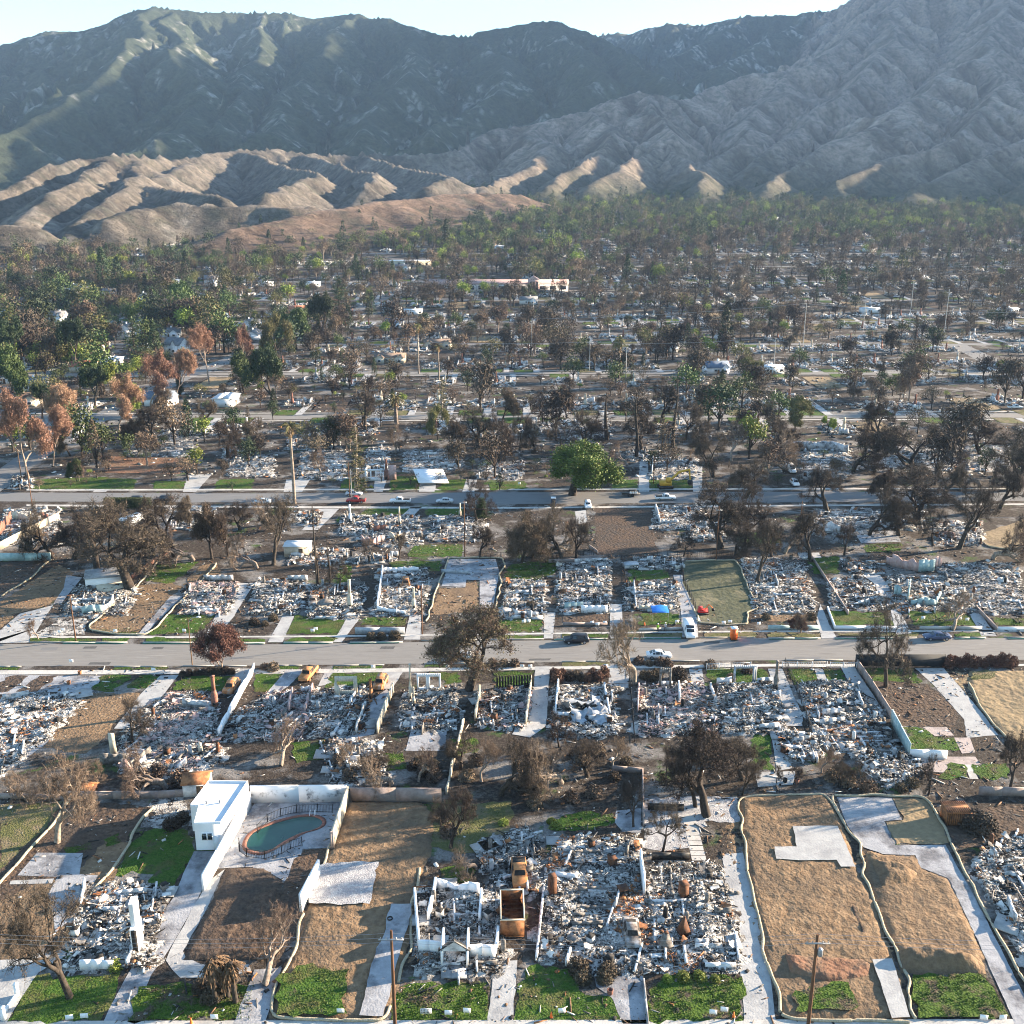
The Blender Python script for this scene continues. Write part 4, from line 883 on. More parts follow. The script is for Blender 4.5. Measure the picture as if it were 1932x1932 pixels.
def shed(name, label, u, v, w_, d_, h_, mw, mr, rz=0, ridge=.5, cat='shed', door=True, rot=None, overhang=.2, windows=0, wname='wall'):
    g = gp(u, v); t = thing(name, label, cat, g[:], rz)
    a = MB(); a.box((0, 0, h_ / 2), (w_, d_, h_))
    if ridge: a.add([[-w_ / 2, -d_ / 2, h_], [-w_ / 2, d_ / 2, h_], [-w_ / 2, 0, h_ + ridge], [w_ / 2, -d_ / 2, h_], [w_ / 2, d_ / 2, h_], [w_ / 2, 0, h_ + ridge]], [[0, 1, 2], [3, 5, 4]])
    a.build(wname, M[mw], t); r = MB(); o = overhang
    if ridge:
        k = ridge / (d_ / 2)
        for s in (-1, 1):
            V = [[-w_ / 2 - o, s * (d_ / 2 + o), h_ - o * k + .03], [w_ / 2 + o, s * (d_ / 2 + o), h_ - o * k + .03], [w_ / 2 + o, 0, h_ + ridge + .03], [-w_ / 2 - o, 0, h_ + ridge + .03]]
            V += [[p[0], p[1], p[2] + .12] for p in V]; r.add(V, [[0, 1, 2, 3], [7, 6, 5, 4], [0, 4, 5, 1], [1, 5, 6, 2], [3, 2, 6, 7], [0, 3, 7, 4]])
    else: r.box((0, 0, h_ + .06), (w_ + 2 * o, d_ + 2 * o, .12))
    r.build('roof', M[mr], t)
    if door:
        a = MB(); a.box((w_ * .18, -d_ / 2 - .02, min(1.0, h_ * .42)), (min(.95, w_ * .3), .05, min(2.0, h_ * .8))); a.build('door', M['wood'], t)
    for k in range(windows):
        x = w_ * (-.36 + .72 * (k + .5) / windows) - (.5 if windows == 1 else 0); a = MB(); a.box((x, -d_ / 2 - .02, h_ * .55), (1.3, .06, 1.1)); f = a.build('window', M['whitepaint'], t)
        a = MB(); a.box((x, -d_ / 2 - .055, h_ * .55), (1.05, .02, .85)); a.build('pane', M['glass'], f)
    return t
def person(label, u, v, top, legs, hat=None, rz=0, arm=0):
    g = gp(u, v); t = thing('person', label, 'person', g[:], rz)
    def skin(name, pts, edges, rad, m, par):
        me = bpy.data.meshes.new(name); me.from_pydata(pts, edges, []); o = bpy.data.objects.new(name, me); C.objects.link(o); o.parent = par
        md = o.modifiers.new('s', 'SKIN')
        for i, r_ in enumerate(rad): me.skin_vertices[0].data[i].radius = (r_, r_ * .8)
        me.skin_vertices[0].data[0].use_root = True
        o.modifiers.new('d', 'SUBSURF').render_levels = 1; me.materials.append(M[m]); return o
    def ensure(me):
        if not me.skin_vertices: bpy.ops.mesh.customdata_skin_add()
    # one continuous body drawn with a skin; materials by height afterwards
    pts = [(0, 0, .95), (0, 0, 1.2), (0, 0, 1.42), (0, 0, 1.54), (0, 0, 1.66), (0, 0, 1.76),
           (-.2, 0, 1.42), (-.27, .02, 1.15), (-.24, -.1 - arm * .15, .92 + arm * .2), (.2, 0, 1.42), (.27, .02, 1.15), (.24, -.12, .92),
           (-.1, 0, .88), (-.13, -.05, .48), (-.14, .02, .08), (-.14, -.14, .04), (.1, 0, .88), (.13, .03, .48), (.16, .1, .08), (.16, -.06, .04)]
    ed = [(0, 1), (1, 2), (2, 3), (3, 4), (4, 5), (2, 6), (6, 7), (7, 8), (2, 9), (9, 10), (10, 11), (0, 12), (12, 13), (13, 14), (14, 15), (0, 16), (16, 17), (17, 18), (18, 19)]
    rad = [.15, .15, .15, .06, .1, .07, .07, .05, .04, .07, .05, .04, .1, .07, .05, .04, .1, .07, .05, .04]
    me = bpy.data.meshes.new('body'); me.from_pydata(pts, ed, []); o = bpy.data.objects.new('body', me); C.objects.link(o)
    md = o.modifiers.new('s', 'SKIN')
    for i, r_ in enumerate(rad): me.skin_vertices[0].data[i].radius = (r_, r_ * .8)
    o.modifiers.new('d', 'SUBSURF').levels = 1
    dg = bpy.context.evaluated_depsgraph_get(); ev = bpy.data.meshes.new_from_object(o.evaluated_get(dg)); bpy.data.objects.remove(o)
    ev.materials.clear()
    for m in ('skin', top, legs): ev.materials.append(M[m])
    for p in ev.polygons:
        z = p.center.z; x = abs(p.center.x); p.material_index = 2 if z < .93 and not (x > .2 and z > .8) else (0 if z > 1.5 or (x > .2 and z < 1.0) else 1)
    b = bpy.data.objects.new('body', ev); C.objects.link(b); b.parent = t
    if hat:
        a = MB(); a.lathe([(.15, 1.72), (.13, 1.74), (.12, 1.8), (.06, 1.86), (0, 1.87)], 10); a.build('hard_hat', M[hat], t)
    return t
M['skin'] = mat('skin', [(.35, .2, .13)], rough=.6); M['vest'] = mat('safety vest', [(.35, .6, .03), (.45, .7, .05)], 2, .8); M['denim'] = mat('dark trousers', [(.02, .025, .04), (.04, .045, .06)], 3, .9); M['greyshirt'] = mat('pale shirt', [(.4, .4, .42), (.5, .5, .52)], 3, .9)
# ================================================================ streets and pavements (preview pixels of the photograph)
sheet('road', M['road'], [(-300, 1216), (0, 1215), (483, 1216), (966, 1209), (1449, 1204), (1932, 1204), (2300, 1203), (2300, 1244), (1932, 1245), (1449, 1246), (966, 1250), (483, 1256), (0, 1257), (-300, 1258)], lay=1)
sheet('road', M['road2'], [(-100, 929), (483, 931), (966, 929), (1449, 928), (1932, 928), (2300, 927), (2300, 944), (1932, 945), (1449, 948), (966, 951), (483, 948), (0, 946), (-100, 946)], lay=2)
def road_strip(pts, w_, lay):
    c = [gp(*p) for p in pts]; L = []; R_ = []
    for i, p in enumerate(c):
        t = (c[min(i + 1, len(c) - 1)] - c[max(i - 1, 0)]); n_ = Vector((-t.y, t.x, 0)).normalized() * w_ / 2; L.append(p + n_); R_.append(p - n_)
    for i in range(len(c) - 1): sheet('road', M['road2'], [L[i], L[i + 1], R_[i + 1], R_[i]], world=True, lay=lay)
road_strip([(-120, 990), (0, 905), (60, 862), (120, 826), (185, 790), (260, 752), (340, 714), (430, 680), (520, 648), (590, 618), (650, 594), (700, 574), (735, 556), (760, 540)], 9.5, 3)
road_strip([(1640, 596), (1720, 618), (1790, 644), (1850, 672), (1932, 722), (2080, 800)], 11, 4)
sheet('pavement', M['walk'], [(-300, 1266), (0, 1265), (483, 1264), (966, 1259), (1449, 1253), (1932, 1253), (2300, 1252), (2300, 1255), (1932, 1257), (1449, 1258), (966, 1265), (483, 1272), (0, 1273), (-300, 1274)], lay=7)
sheet('pavement', M['walk'], [(56, 1200), (350, 1201), (640, 1199), (966, 1195), (1290, 1191), (1440, 1190), (1932, 1189), (1932, 1192), (1440, 1193), (1290, 1194), (966, 1198), (640, 1202), (350, 1204), (56, 1204)], lay=7)
sheet('pavement', M['walk'], [(50, 923), (966, 922), (1932, 921), (1932, 923), (966, 925), (50, 926)], lay=7)
sheet('pavement', M['walk'], [(50, 952), (483, 955), (966, 957), (1449, 953), (1932, 950), (1932, 953), (1449, 956), (966, 960), (483, 959), (50, 955)], lay=7)
sheet('pavement', M['walk'], [(-100, 1927), (2100, 1923), (2100, 1938), (-100, 1942)], lay=7)
for a in ([(56, 1212), (240, 1212)], [(270, 1212), (500, 1213)], [(535, 1212), (628, 1212)], [(660, 1212), (760, 1211)], [(795, 1209), (1026, 1206)], [(1050, 1206), (1148, 1205)], [(1178, 1204), (1285, 1203)], [(1320, 1203), (1425, 1203)], [(1450, 1204), (1548, 1204)], [(1575, 1203), (1730, 1203)], [(1800, 1203), (1860, 1203)], [(1895, 1203), (2000, 1203)]): kerb(a)
for a in ([(0, 1258), (40, 1258)], [(215, 1258), (315, 1258)], [(345, 1257), (465, 1257)], [(520, 1256), (570, 1256)], [(630, 1256), (725, 1255)], [(800, 1253), (905, 1252)], [(915, 1252), (1008, 1250)], [(1060, 1249), (1150, 1248)], [(1190, 1248), (1320, 1247)], [(1480, 1246), (1590, 1246)]): kerb(a)
for i, a in enumerate(([(120, 1213.5), (240, 1213.5)], [(270, 1213.5), (500, 1214.5)], [(535, 1213.5), (628, 1213.5)], [(660, 1213.5), (760, 1212.5)], [(1045, 1207), (1148, 1206)], [(1178, 1205), (1285, 1204.5)], [(1450, 1205.5), (1548, 1205)], [(1575, 1205), (1690, 1204.5)], [(1800, 1205), (1860, 1204.5)], [(1900, 1205), (2000, 1204)])):
    kerb(a, True, 'green filter sock along the far kerb ' + ['by the timber pole', 'below the cleared lot with a straw roll', 'before the broad green lawn', 'before the scorched parkway with brown tufts', 'beside the black SUV', 'behind the bare pale street tree', 'below the small russet tree', 'below the bare street tree with wide limbs', 'behind the dark blue sedan', 'at the right edge of the photo'][i])
for i, (u, v, w_, h_) in enumerate(((80, 1222, 30, 5), (160, 1220, 24, 4), (290, 1221, 20, 4), (560, 1221, 40, 6), (720, 1220, 26, 5), (170, 1250, 40, 4), (650, 1251, 22, 5), (1000, 1243, 40, 3), (1330, 1210, 30, 4), (1500, 1240, 50, 3), (1700, 1215, 30, 3), (1850, 1238, 40, 4), (420, 1240, 60, 3), (900, 1218, 40, 3))):
    sheet('road_patch', M['patch'] if i % 3 else M['road2'], [(u, v), (u + w_, v - .5), (u + w_ - 4, v + h_), (u - 4, v + h_)], amp=.05, lay=3)
# parkway grass
for a in ([(56, 1205), (183, 1205), (180, 1211), (56, 1211)], [(193, 1205), (245, 1205), (238, 1211), (193, 1211)], [(275, 1205), (350, 1205), (500, 1206), (500, 1212), (275, 1211)], [(548, 1205), (640, 1204), (628, 1211), (535, 1211)],
          [(940, 1200), (1026, 1199), (1022, 1205), (940, 1206)], [(0, 1259), (38, 1259), (34, 1264), (0, 1264)], [(218, 1259), (318, 1259), (312, 1264), (212, 1264)], [(522, 1257), (570, 1257), (560, 1264), (512, 1264)], [(630, 1257), (722, 1256), (720, 1263), (626, 1264)], [(803, 1254), (850, 1254), (845, 1259), (800, 1260)],
          [(1800, 1196), (1860, 1196), (1858, 1202), (1804, 1202)], [(1060, 1196), (1146, 1195), (1146, 1204), (1060, 1204)]): lawn(*a, b=30)
for a in ([(1180, 1196), (1290, 1195), (1284, 1203), (1178, 1203)], [(1330, 1195), (1430, 1194), (1425, 1202), (1330, 1202)], [(1450, 1195), (1550, 1195), (1548, 1203), (1450, 1203)], [(1580, 1194), (1735, 1194), (1730, 1202), (1575, 1202)], [(1060, 1250), (1150, 1249), (1150, 1254), (1060, 1256)]): lawn(*a, m='drylawn', b=12)
# ================================================================ bottom row of lots
dirt((-140, 1640), (0, 1555), (40, 1530), (130, 1508), (285, 1522), (240, 1585), (200, 1640), (150, 1695), (95, 1760), (0, 1830), (-140, 1850), m='darkdirt')
dirt((0, 1700), (60, 1670), (105, 1660), (150, 1640), (200, 1585), (245, 1590), (215, 1660), (170, 1705), (110, 1760), (50, 1820), (0, 1850), m='dirt')
dirt((0, 1520), (120, 1512), (90, 1560), (0, 1640), m='drylawn', name='lawn')
conc((70, 1609), (157, 1610), (110, 1655), (33, 1652), m='oldslab', name='concrete_slab'); conc((20, 1662), (102, 1658), (98, 1667), (18, 1669))
drive((112, 1650), (157, 1612), (150, 1650), (185, 1652), (165, 1690), (150, 1720), (105, 1760), (95, 1700), (90, 1690), m='oldslab')
conc((0, 1812), (30, 1810), (60, 1812), (110, 1790), (130, 1800), (50, 1850), (0, 1920))
lawn((120, 1600), (170, 1590), (175, 1603), (125, 1610), m='weeds'); lawn((195, 1585), (225, 1572), (228, 1590), (200, 1598), m='weeds')
lawn((262, 1568), (345, 1563), (362, 1590), (368, 1605), (340, 1650), (325, 1678), (285, 1672), (290, 1650), (215, 1652), (235, 1610), b=16)
dirt((285, 1510), (350, 1500), (368, 1560), (265, 1562), m='ash', name='ash_patch')
drive((366, 1606), (408, 1606), (388, 1660), (372, 1700), (320, 1790), (285, 1840), (245, 1932), (193, 1932), (240, 1840), (295, 1740), (330, 1690), (345, 1650), m='oldslab')
drive((392, 1665), (424, 1640), (395, 1705), (345, 1795), (313, 1812), (320, 1795), (360, 1720))
conc((313, 1812), (345, 1795), (350, 1805), (380, 1820), (470, 1820), (475, 1835), (380, 1845), (340, 1845), (325, 1830))
conc((486, 1508), (657, 1509), (640, 1560), (625, 1600), (571, 1602), (560, 1640), (545, 1668), (501, 1642), (470, 1636), (392, 1640), (420, 1600), (450, 1560), m='oldslab')
mound('dark_excavated_lot', M['darkdirt'], [(430, 1640), (470, 1638), (503, 1641), (532, 1668), (528, 1700), (509, 1756), (500, 1800), (470, 1812), (345, 1812), (355, 1790), (395, 1710)], .25, 3)
dirt((548, 1640), (573, 1604), (622, 1602), (600, 1640), (570, 1720), (560, 1760), (535, 1800), (505, 1830), (500, 1790), (515, 1740), (535, 1672), m='darkdirt')
lawn((262, 1862), (480, 1855), (470, 1925), (240, 1928), m='weeds'); lawn((60, 1842), (228, 1836), (190, 1926), (8, 1930), (40, 1880), b=30)
drive((480, 1830), (532, 1826), (500, 1932), (440, 1932), m='oldslab'); drive((0, 1870), (70, 1800), (100, 1800), (62, 1850), (12, 1932), (-40, 1932))
# the lot with the gravel pad
mound('dirt_lot', M['dirt'], [(660, 1514), (790, 1514), (820, 1540), (815, 1600), (792, 1650), (782, 1690), (776, 1760), (752, 1850), (728, 1922), (520, 1922), (518, 1880), (545, 1820), (562, 1780), (580, 1725), (607, 1638), (636, 1576)], .22, 5, fr=.3)
lawn((722, 1513), (835, 1520), (815, 1600), (790, 1610), (770, 1590), (765, 1560), (735, 1540), m='weeds')
sheet('gravel_pad', M['gravel'], [(617, 1634), (684, 1631), (715, 1632), (705, 1674), (697, 1712), (640, 1714), (583, 1710), (599, 1640)], amp=.2, lay=95)
sheet('driveway', M['oldslab'], [(738, 1711), (777, 1711), (768, 1760), (754, 1808), (723, 1924), (678, 1922), (710, 1795), (725, 1769)], amp=.1, lay=88)
sheet('lawn', M['lawn'], [(529, 1842), (560, 1828), (658, 1834), (655, 1875), (656, 1919), (522, 1921)], kind='stuff', amp=.5, lay=86, blades=26)
lawn((1000, 1822), (1087, 1826), (1092, 1868), (1150, 1880), (1165, 1905), (1172, 1926), (968, 1928), (975, 1870), b=34)
lawn((755, 1862), (925, 1852), (921, 1926), (735, 1928), m='weeds', b=34)
drive((932, 1816), (976, 1812), (968, 1932), (920, 1932)); drive((1121, 1842), (1213, 1842), (1224, 1932), (1175, 1932), (1155, 1884), (1125, 1862), m='oldslab')
lawn((1230, 1858), (1270, 1840), (1400, 1842), (1404, 1926), (1226, 1928), m='weeds', b=30)
lawn((830, 1640), (890, 1635), (900, 1642), (885, 1662), (835, 1668), m='weeds'); dirt((820, 1520), (965, 1512), (968, 1600), (870, 1612), (812, 1600), m='drylawn', name='rough_ground'); lawn((860, 1530), (950, 1525), (955, 1560), (870, 1565), m='weeds')
lawn((1040, 1545), (1100, 1530), (1155, 1535), (1162, 1550), (1120, 1565), (1050, 1568), b=30)
lawn((1032, 1590), (1052, 1588), (1050, 1605), (1030, 1610), m='weeds')
conc((1162, 1530), (1210, 1525), (1210, 1572), (1175, 1570), (1160, 1552), m='oldslab')
sheet('gravel_yard', M['gravel'], [(1215, 1505), (1390, 1503), (1395, 1550), (1330, 1550), (1300, 1600), (1250, 1606), (1215, 1600)], amp=.3)
for k in range(9):
    y = 1539 + k * 9.5; x0 = 1287 + (y - 1539) * .22; conc((x0, y), (x0 + 24 + k * .4, y), (x0 + 26 + k * .4, y + 8.6), (x0 + 2, y + 8.6), m='walk', name='stepping_slab')
drive((1362, 1612), (1402, 1609), (1420, 1690), (1449, 1812), (1465, 1935), (1405, 1935), (1400, 1870), (1388, 1760), (1365, 1650))
mound('dirt_lot', M['dirt'], [(1396, 1506), (1450, 1502), (1557, 1500), (1570, 1520), (1590, 1560), (1615, 1640), (1650, 1700), (1670, 1780), (1700, 1850), (1716, 1920), (1480, 1922), (1450, 1830), (1432, 1750), (1405, 1600)], .2, 11, fr=.35)
sheet('concrete_slab', M['concrete'], [(1495, 1563), (1580, 1563), (1614, 1640), (1586, 1640), (1578, 1627), (1521, 1628), (1464, 1625), (1461, 1602), (1503, 1602)], lay=75, amp=.06)
mound('soil_bank', M['reddirt'], [(1475, 1800), (1530, 1805), (1625, 1810), (1650, 1825), (1640, 1850), (1560, 1858), (1490, 1840)], .5, 12)
mound('soil_bank', M['dirt'], [(1408, 1620), (1425, 1640), (1445, 1720), (1470, 1800), (1455, 1805), (1430, 1740)], .7, 22); mound('soil_bank', M['darkdirt'], [(1578, 1640), (1592, 1650), (1650, 1790), (1632, 1790), (1600, 1710)], .55, 23)
sheet('driveway', M['concrete'], [(1645, 1817), (1682, 1815), (1716, 1926), (1682, 1928)], amp=.05, lay=92); sheet('lawn', M['weeds'], [(1500, 1875), (1600, 1860), (1620, 1905), (1500, 1915)], kind='stuff', amp=.4, lay=90, blades=14)
sheet('concrete_paving', M['oldslab'], [(1578, 1504), (1682, 1506), (1702, 1547), (1668, 1550), (1689, 1595), (1784, 1595), (1831, 1679), (1872, 1759), (1932, 1877), (1990, 1990), (1916, 1935), (1836, 1756), (1789, 1658), (1738, 1638), (1727, 1614), (1666, 1612), (1629, 1599), (1600, 1560)], lay=9, amp=.04)
dirt((1684, 1507), (1750, 1508), (1764, 1527), (1790, 1590), (1692, 1594), (1672, 1551), (1704, 1548), m='sand')
mound('dug_out_lot', M['dirt'], [(1636, 1606), (1665, 1614), (1725, 1617), (1738, 1640), (1788, 1660), (1834, 1757), (1862, 1840), (1725, 1840), (1690, 1790), (1655, 1700), (1632, 1650)], .22, 31, fr=.4)
mound('soil_heap', M['dirt'], [(1690, 1795), (1740, 1790), (1800, 1800), (1845, 1812), (1855, 1840), (1780, 1838), (1700, 1836)], 1.3, 32, fr=.4); mound('soil_heap', M['dirt'], [(1640, 1620), (1700, 1630), (1735, 1650), (1720, 1670), (1660, 1680)], .9, 33)
sheet('lawn', M['weeds'], [(1722, 1842), (1861, 1842), (1905, 1922), (1732, 1924)], kind='stuff', amp=.3, lay=50, blades=30)
dirt((1770, 1530), (1932, 1520), (1960, 1600), (1810, 1600), m='darkdirt', name='rough_ground')
# ================================================================ second row
drive((0, 1272), (60, 1274), (195, 1276), (170, 1310), (130, 1350), (90, 1400), (0, 1470), (0, 1400), (80, 1340), (110, 1305), (0, 1310), m='oldslab')
for x in (20, 75): dirt((x, 1275), (x + 35, 1275), (x - 5, 1305), (x - 45, 1305), m='darkdirt', name='planting_strip')
lawn((198, 1274), (247, 1274), (216, 1305), (170, 1301)); lawn((262, 1275), (303, 1276), (285, 1298), (240, 1298))
dirt((175, 1308), (265, 1308), (250, 1325), (200, 1387), (162, 1422), (80, 1412), (107, 1377), (150, 1322))
drive((304, 1274), (337, 1274), (300, 1322), (235, 1375), (215, 1375), (265, 1310)); lawn((347, 1276), (440, 1276), (422, 1302), (327, 1302)); drive((452, 1262), (480, 1262), (440, 1312), (420, 1312))
lawn((483, 1273), (528, 1273), (505, 1305), (480, 1306)); drive((540, 1266), (572, 1266), (545, 1295), (520, 1310), (500, 1312), m='oldslab'); drive((640, 1262), (615, 1262), (600, 1295), (625, 1290))
lawn((628, 1270), (720, 1269), (715, 1281), (650, 1297), (612, 1300)); drive((722, 1262), (765, 1260), (740, 1300), (715, 1300)); lawn((805, 1270), (865, 1268), (870, 1288), (835, 1292), (830, 1275))
drive((690, 1330), (730, 1300), (738, 1310), (705, 1385), (650, 1400), (655, 1385), m='oldslab'); conc((775, 1380), (843, 1380), (840, 1417), (765, 1417), m='oldslab', name='concrete_slab')
lawn((545, 1402), (625, 1398), (620, 1430), (560, 1440), b=18); lawn((690, 1425), (760, 1420), (770, 1450), (700, 1460), m='weeds'); lawn((850, 1395), (900, 1395), (900, 1420), (850, 1425), m='weeds')
lawn((930, 1268), (1008, 1266), (1004, 1294), (935, 1298), b=30); drive((1010, 1258), (1038, 1258), (1035, 1300), (1030, 1370), (1000, 1392), (966, 1386), (1005, 1300), m='concrete')
drive((1152, 1254), (1187, 1254), (1186, 1298), (1146, 1300)); drive((1300, 1262), (1325, 1262), (1330, 1310), (1312, 1320)); lawn((1336, 1262), (1438, 1262), (1449, 1272), (1449, 1288), (1341, 1290), b=30)
lawn((1420, 1387), (1452, 1387), (1462, 1455), (1420, 1455), b=20); conc((1425, 1458), (1500, 1455), (1500, 1480), (1430, 1485)); drive((1449, 1262), (1476, 1262), (1514, 1350), (1514, 1370), (1476, 1370), (1461, 1312)); drive((1455, 1380), (1470, 1378), (1495, 1450), (1465, 1455))
lawn((1486, 1263), (1534, 1263), (1541, 1282), (1499, 1292), b=28); lawn((1556, 1263), (1584, 1263), (1594, 1288), (1564, 1288), b=28); drive((1536, 1262), (1552, 1262), (1562, 1288), (1545, 1288)); drive((1586, 1258), (1611, 1258), (1664, 1337), (1660, 1350), (1609, 1302))
lawn((1634, 1261), (1724, 1261), (1741, 1287), (1646, 1285)); dirt((1649, 1290), (1749, 1290), (1806, 1342), (1799, 1372), (1699, 1370), (1674, 1337), m='darkdirt')
drive((1726, 1261), (1781, 1261), (1854, 1347), (1884, 1387), (1824, 1392), (1819, 1357), (1759, 1290)); lawn((1701, 1372), (1741, 1375), (1761, 1390), (1799, 1392), (1811, 1415), (1719, 1415), b=26)
conc((1741, 1372), (1786, 1372), (1800, 1388), (1764, 1389), m='pinkpave'); conc((1800, 1392), (1830, 1392), (1840, 1420), (1815, 1422), m='pinkpave'); conc((1735, 1428), (1840, 1428), (1850, 1442), (1780, 1458), (1745, 1455), m='pinkpave'); conc((1820, 1443), (1832, 1443), (1846, 1470), (1830, 1470), m='walk', name='stone_path')
lawn((1780, 1458), (1786, 1443), (1820, 1443), (1826, 1468), (1770, 1468), b=26); lawn((1834, 1442), (1899, 1440), (1904, 1470), (1849, 1470), b=22)
mound('tan_dirt_lot', M['sand'], [(1831, 1266), (1990, 1266), (1990, 1440), (1932, 1424), (1909, 1402), (1884, 1375), (1849, 1337), (1828, 1297)], .15, 41, fr=.3); sheet('lawn', M['drylawn'], [(1835, 1268), (1880, 1268), (1870, 1282), (1832, 1284)], kind='stuff', lay=40, amp=.3, blades=8)
conc((1870, 1290), (1880, 1275), (1915, 1268), (1935, 1272), (1905, 1279), (1888, 1290), m='walk')
# ================================================================ third row
drive((-40, 1225), (0, 1190), (37, 1158), (100, 1142), (56, 1212), (-40, 1214)); dirt((0, 1060), (95, 1058), (40, 1105), (0, 1125), m='darkdirt'); dirt((40, 1110), (110, 1065), (140, 1080), (125, 1110), (95, 1140), (30, 1158), (0, 1185), (0, 1135))
conc((125, 1085), (155, 1090), (130, 1120), (115, 1140), (100, 1140), (120, 1110), m='oldslab')
dirt((167, 1186), (200, 1155), (235, 1128), (265, 1105), (325, 1100), (345, 1108), (320, 1128), (295, 1150), (262, 1192), (215, 1195)); dirt((60, 1200), (110, 1170), (165, 1165), (160, 1198), m='ash', name='ash_patch')
lawn((300, 1065), (375, 1060), (325, 1100), (275, 1097), b=16); dirt((375, 1070), (400, 1062), (420, 1080), (345, 1105), m='dirt')
drive((322, 1125), (345, 1125), (295, 1175), (272, 1200), (258, 1200), m='oldslab'); lawn((320, 1160), (405, 1160), (395, 1175), (372, 1196), (280, 1197), b=26); lawn((180, 1188), (265, 1185), (255, 1196), (215, 1196), m='weeds', b=20)
drive((437, 1100), (480, 1100), (440, 1165), (405, 1205), (385, 1205), (405, 1165)); lawn((558, 1160), (648, 1170), (643, 1195), (538, 1197), b=28)
lawn((690, 1165), (768, 1165), (763, 1180), (680, 1180)); drive((655, 1165), (680, 1165), (645, 1212), (628, 1212)); drive((773, 1160), (795, 1160), (793, 1207), (762, 1207)); drive((533, 1163), (555, 1163), (533, 1212), (505, 1212))
lawn((778, 1028), (873, 1028), (870, 1050), (770, 1050), b=16); lawn((735, 1060), (835, 1058), (830, 1078), (733, 1078), b=16); lawn((640, 1070), (665, 1065), (660, 1095), (635, 1100), m='weeds')
conc((845, 1055), (935, 1055), (942, 1080), (930, 1148), (905, 1148), (905, 1095), (880, 1094), (878, 1108), (833, 1106), (840, 1085), m='oldslab'); dirt((830, 1110), (878, 1110), (880, 1096), (902, 1096), (900, 1140), (885, 1155), (812, 1160)); dirt((895, 1065), (942, 1064), (940, 1090), (892, 1090), m='darkdirt')
lawn((966, 1065), (1041, 1055), (1058, 1075), (1016, 1095), (950, 1090), m='weeds', b=20); lawn((940, 1168), (1024, 1168), (1022, 1192), (940, 1192), b=20); drive((1026, 1156), (1048, 1156), (1043, 1205), (1026, 1205)); dirt((1062, 1155), (1145, 1155), (1145, 1175), (1062, 1175), m='darkdirt')
drive((1151, 1140), (1173, 1140), (1176, 1205), (1151, 1205)); lawn((1188, 1075), (1253, 1075), (1266, 1090), (1186, 1098), b=26); lawn((1211, 1158), (1281, 1158), (1285, 1178), (1206, 1180), b=30); drive((1270, 1085), (1290, 1085), (1312, 1150), (1318, 1203), (1288, 1203), (1284, 1150), m='oldslab')
sheet('seeded_lot', M['olive'], [(1291, 1060), (1388, 1058), (1396, 1068), (1431, 1150), (1406, 1156), (1411, 1178), (1316, 1175), (1311, 1150), (1288, 1100)], amp=.15)
dirt((1121, 958), (1226, 953), (1241, 1045), (1126, 1048), m='darkdirt'); conc((1085, 965), (1105, 962), (1108, 985), (1088, 990))
lawn((1561, 1152), (1674, 1157), (1686, 1180), (1574, 1180), b=28); lawn((1711, 1152), (1824, 1157), (1841, 1180), (1724, 1180), b=28); lawn((1524, 1053), (1581, 1050), (1584, 1083), (1536, 1083), b=26)
conc((1620, 1080), (1660, 1085), (1684, 1115), (1686, 1130), (1660, 1125), (1648, 1100), m='concrete'); drive((1676, 1135), (1690, 1140), (1720, 1195), (1692, 1198), m='concrete'); drive((1824, 1150), (1845, 1150), (1880, 1200), (1852, 1200)); conc((1505, 1043), (1545, 1043), (1550, 1053), (1508, 1053)); lawn((1870, 1165), (1932, 1168), (1932, 1182), (1878, 1180), m='weeds', b=20)
drive((1548, 1140), (1565, 1180), (1580, 1205), (1550, 1205), (1540, 1170)); dirt((1430, 1150), (1545, 1155), (1545, 1175), (1435, 1172), m='dirt')
conc((1612, 1003), (1690, 1002), (1700, 1022), (1625, 1025), m='oldslab'); lawn((1630, 1027), (1700, 1025), (1700, 1040), (1635, 1042), m='weeds', b=20); lawn((1390, 1012), (1470, 1008), (1475, 1025), (1395, 1030), m='weeds', b=20); dirt((1840, 1010), (1932, 980), (1960, 1030), (1870, 1035), m='sand')
# lawns and drives around the second street
for a in ([(690, 957), (775, 957), (770, 970), (680, 972)], [(808, 957), (880, 957), (873, 971), (803, 972)], [(640, 975), (668, 972), (665, 985), (630, 988)], [(740, 900), (795, 898), (800, 923), (735, 926)], [(830, 905), (880, 905), (875, 925), (828, 926)], [(925, 910), (990, 908), (995, 922), (925, 925)], [(410, 905), (480, 903), (475, 922), (405, 923)], [(515, 957), (555, 957), (545, 970), (505, 972)], [(1160, 905), (1205, 905), (1200, 922), (1150, 925)], [(1225, 905), (1300, 905), (1305, 922), (1225, 925)], [(650, 900), (690, 905), (680, 926), (640, 926)], [(60, 905), (190, 900), (260, 905), (250, 925), (60, 925)], [(290, 908), (350, 908), (345, 924), (290, 924)]): lawn(*a, b=20)
for a in ([(775, 957), (795, 957), (770, 985), (745, 985)], [(708, 890), (735, 890), (722, 928), (705, 928)], [(793, 905), (825, 905), (820, 928), (790, 928)], [(880, 905), (900, 905), (895, 928), (872, 928)], [(205, 905), (225, 905), (200, 928), (175, 928)], [(355, 895), (400, 895), (370, 928), (345, 928)], [(540, 905), (585, 905), (570, 928), (535, 928)], [(600, 960), (640, 960), (600, 1000), (570, 1000)], [(1207, 870), (1222, 870), (1225, 928), (1205, 928)], [(1305, 880), (1325, 880), (1325, 928), (1308, 928)]): drive(*a)
dirt((190, 860), (350, 865), (340, 895), (200, 892), m='reddirt'); dirt((560, 968), (610, 965), (600, 990), (560, 990), m='darkdirt')

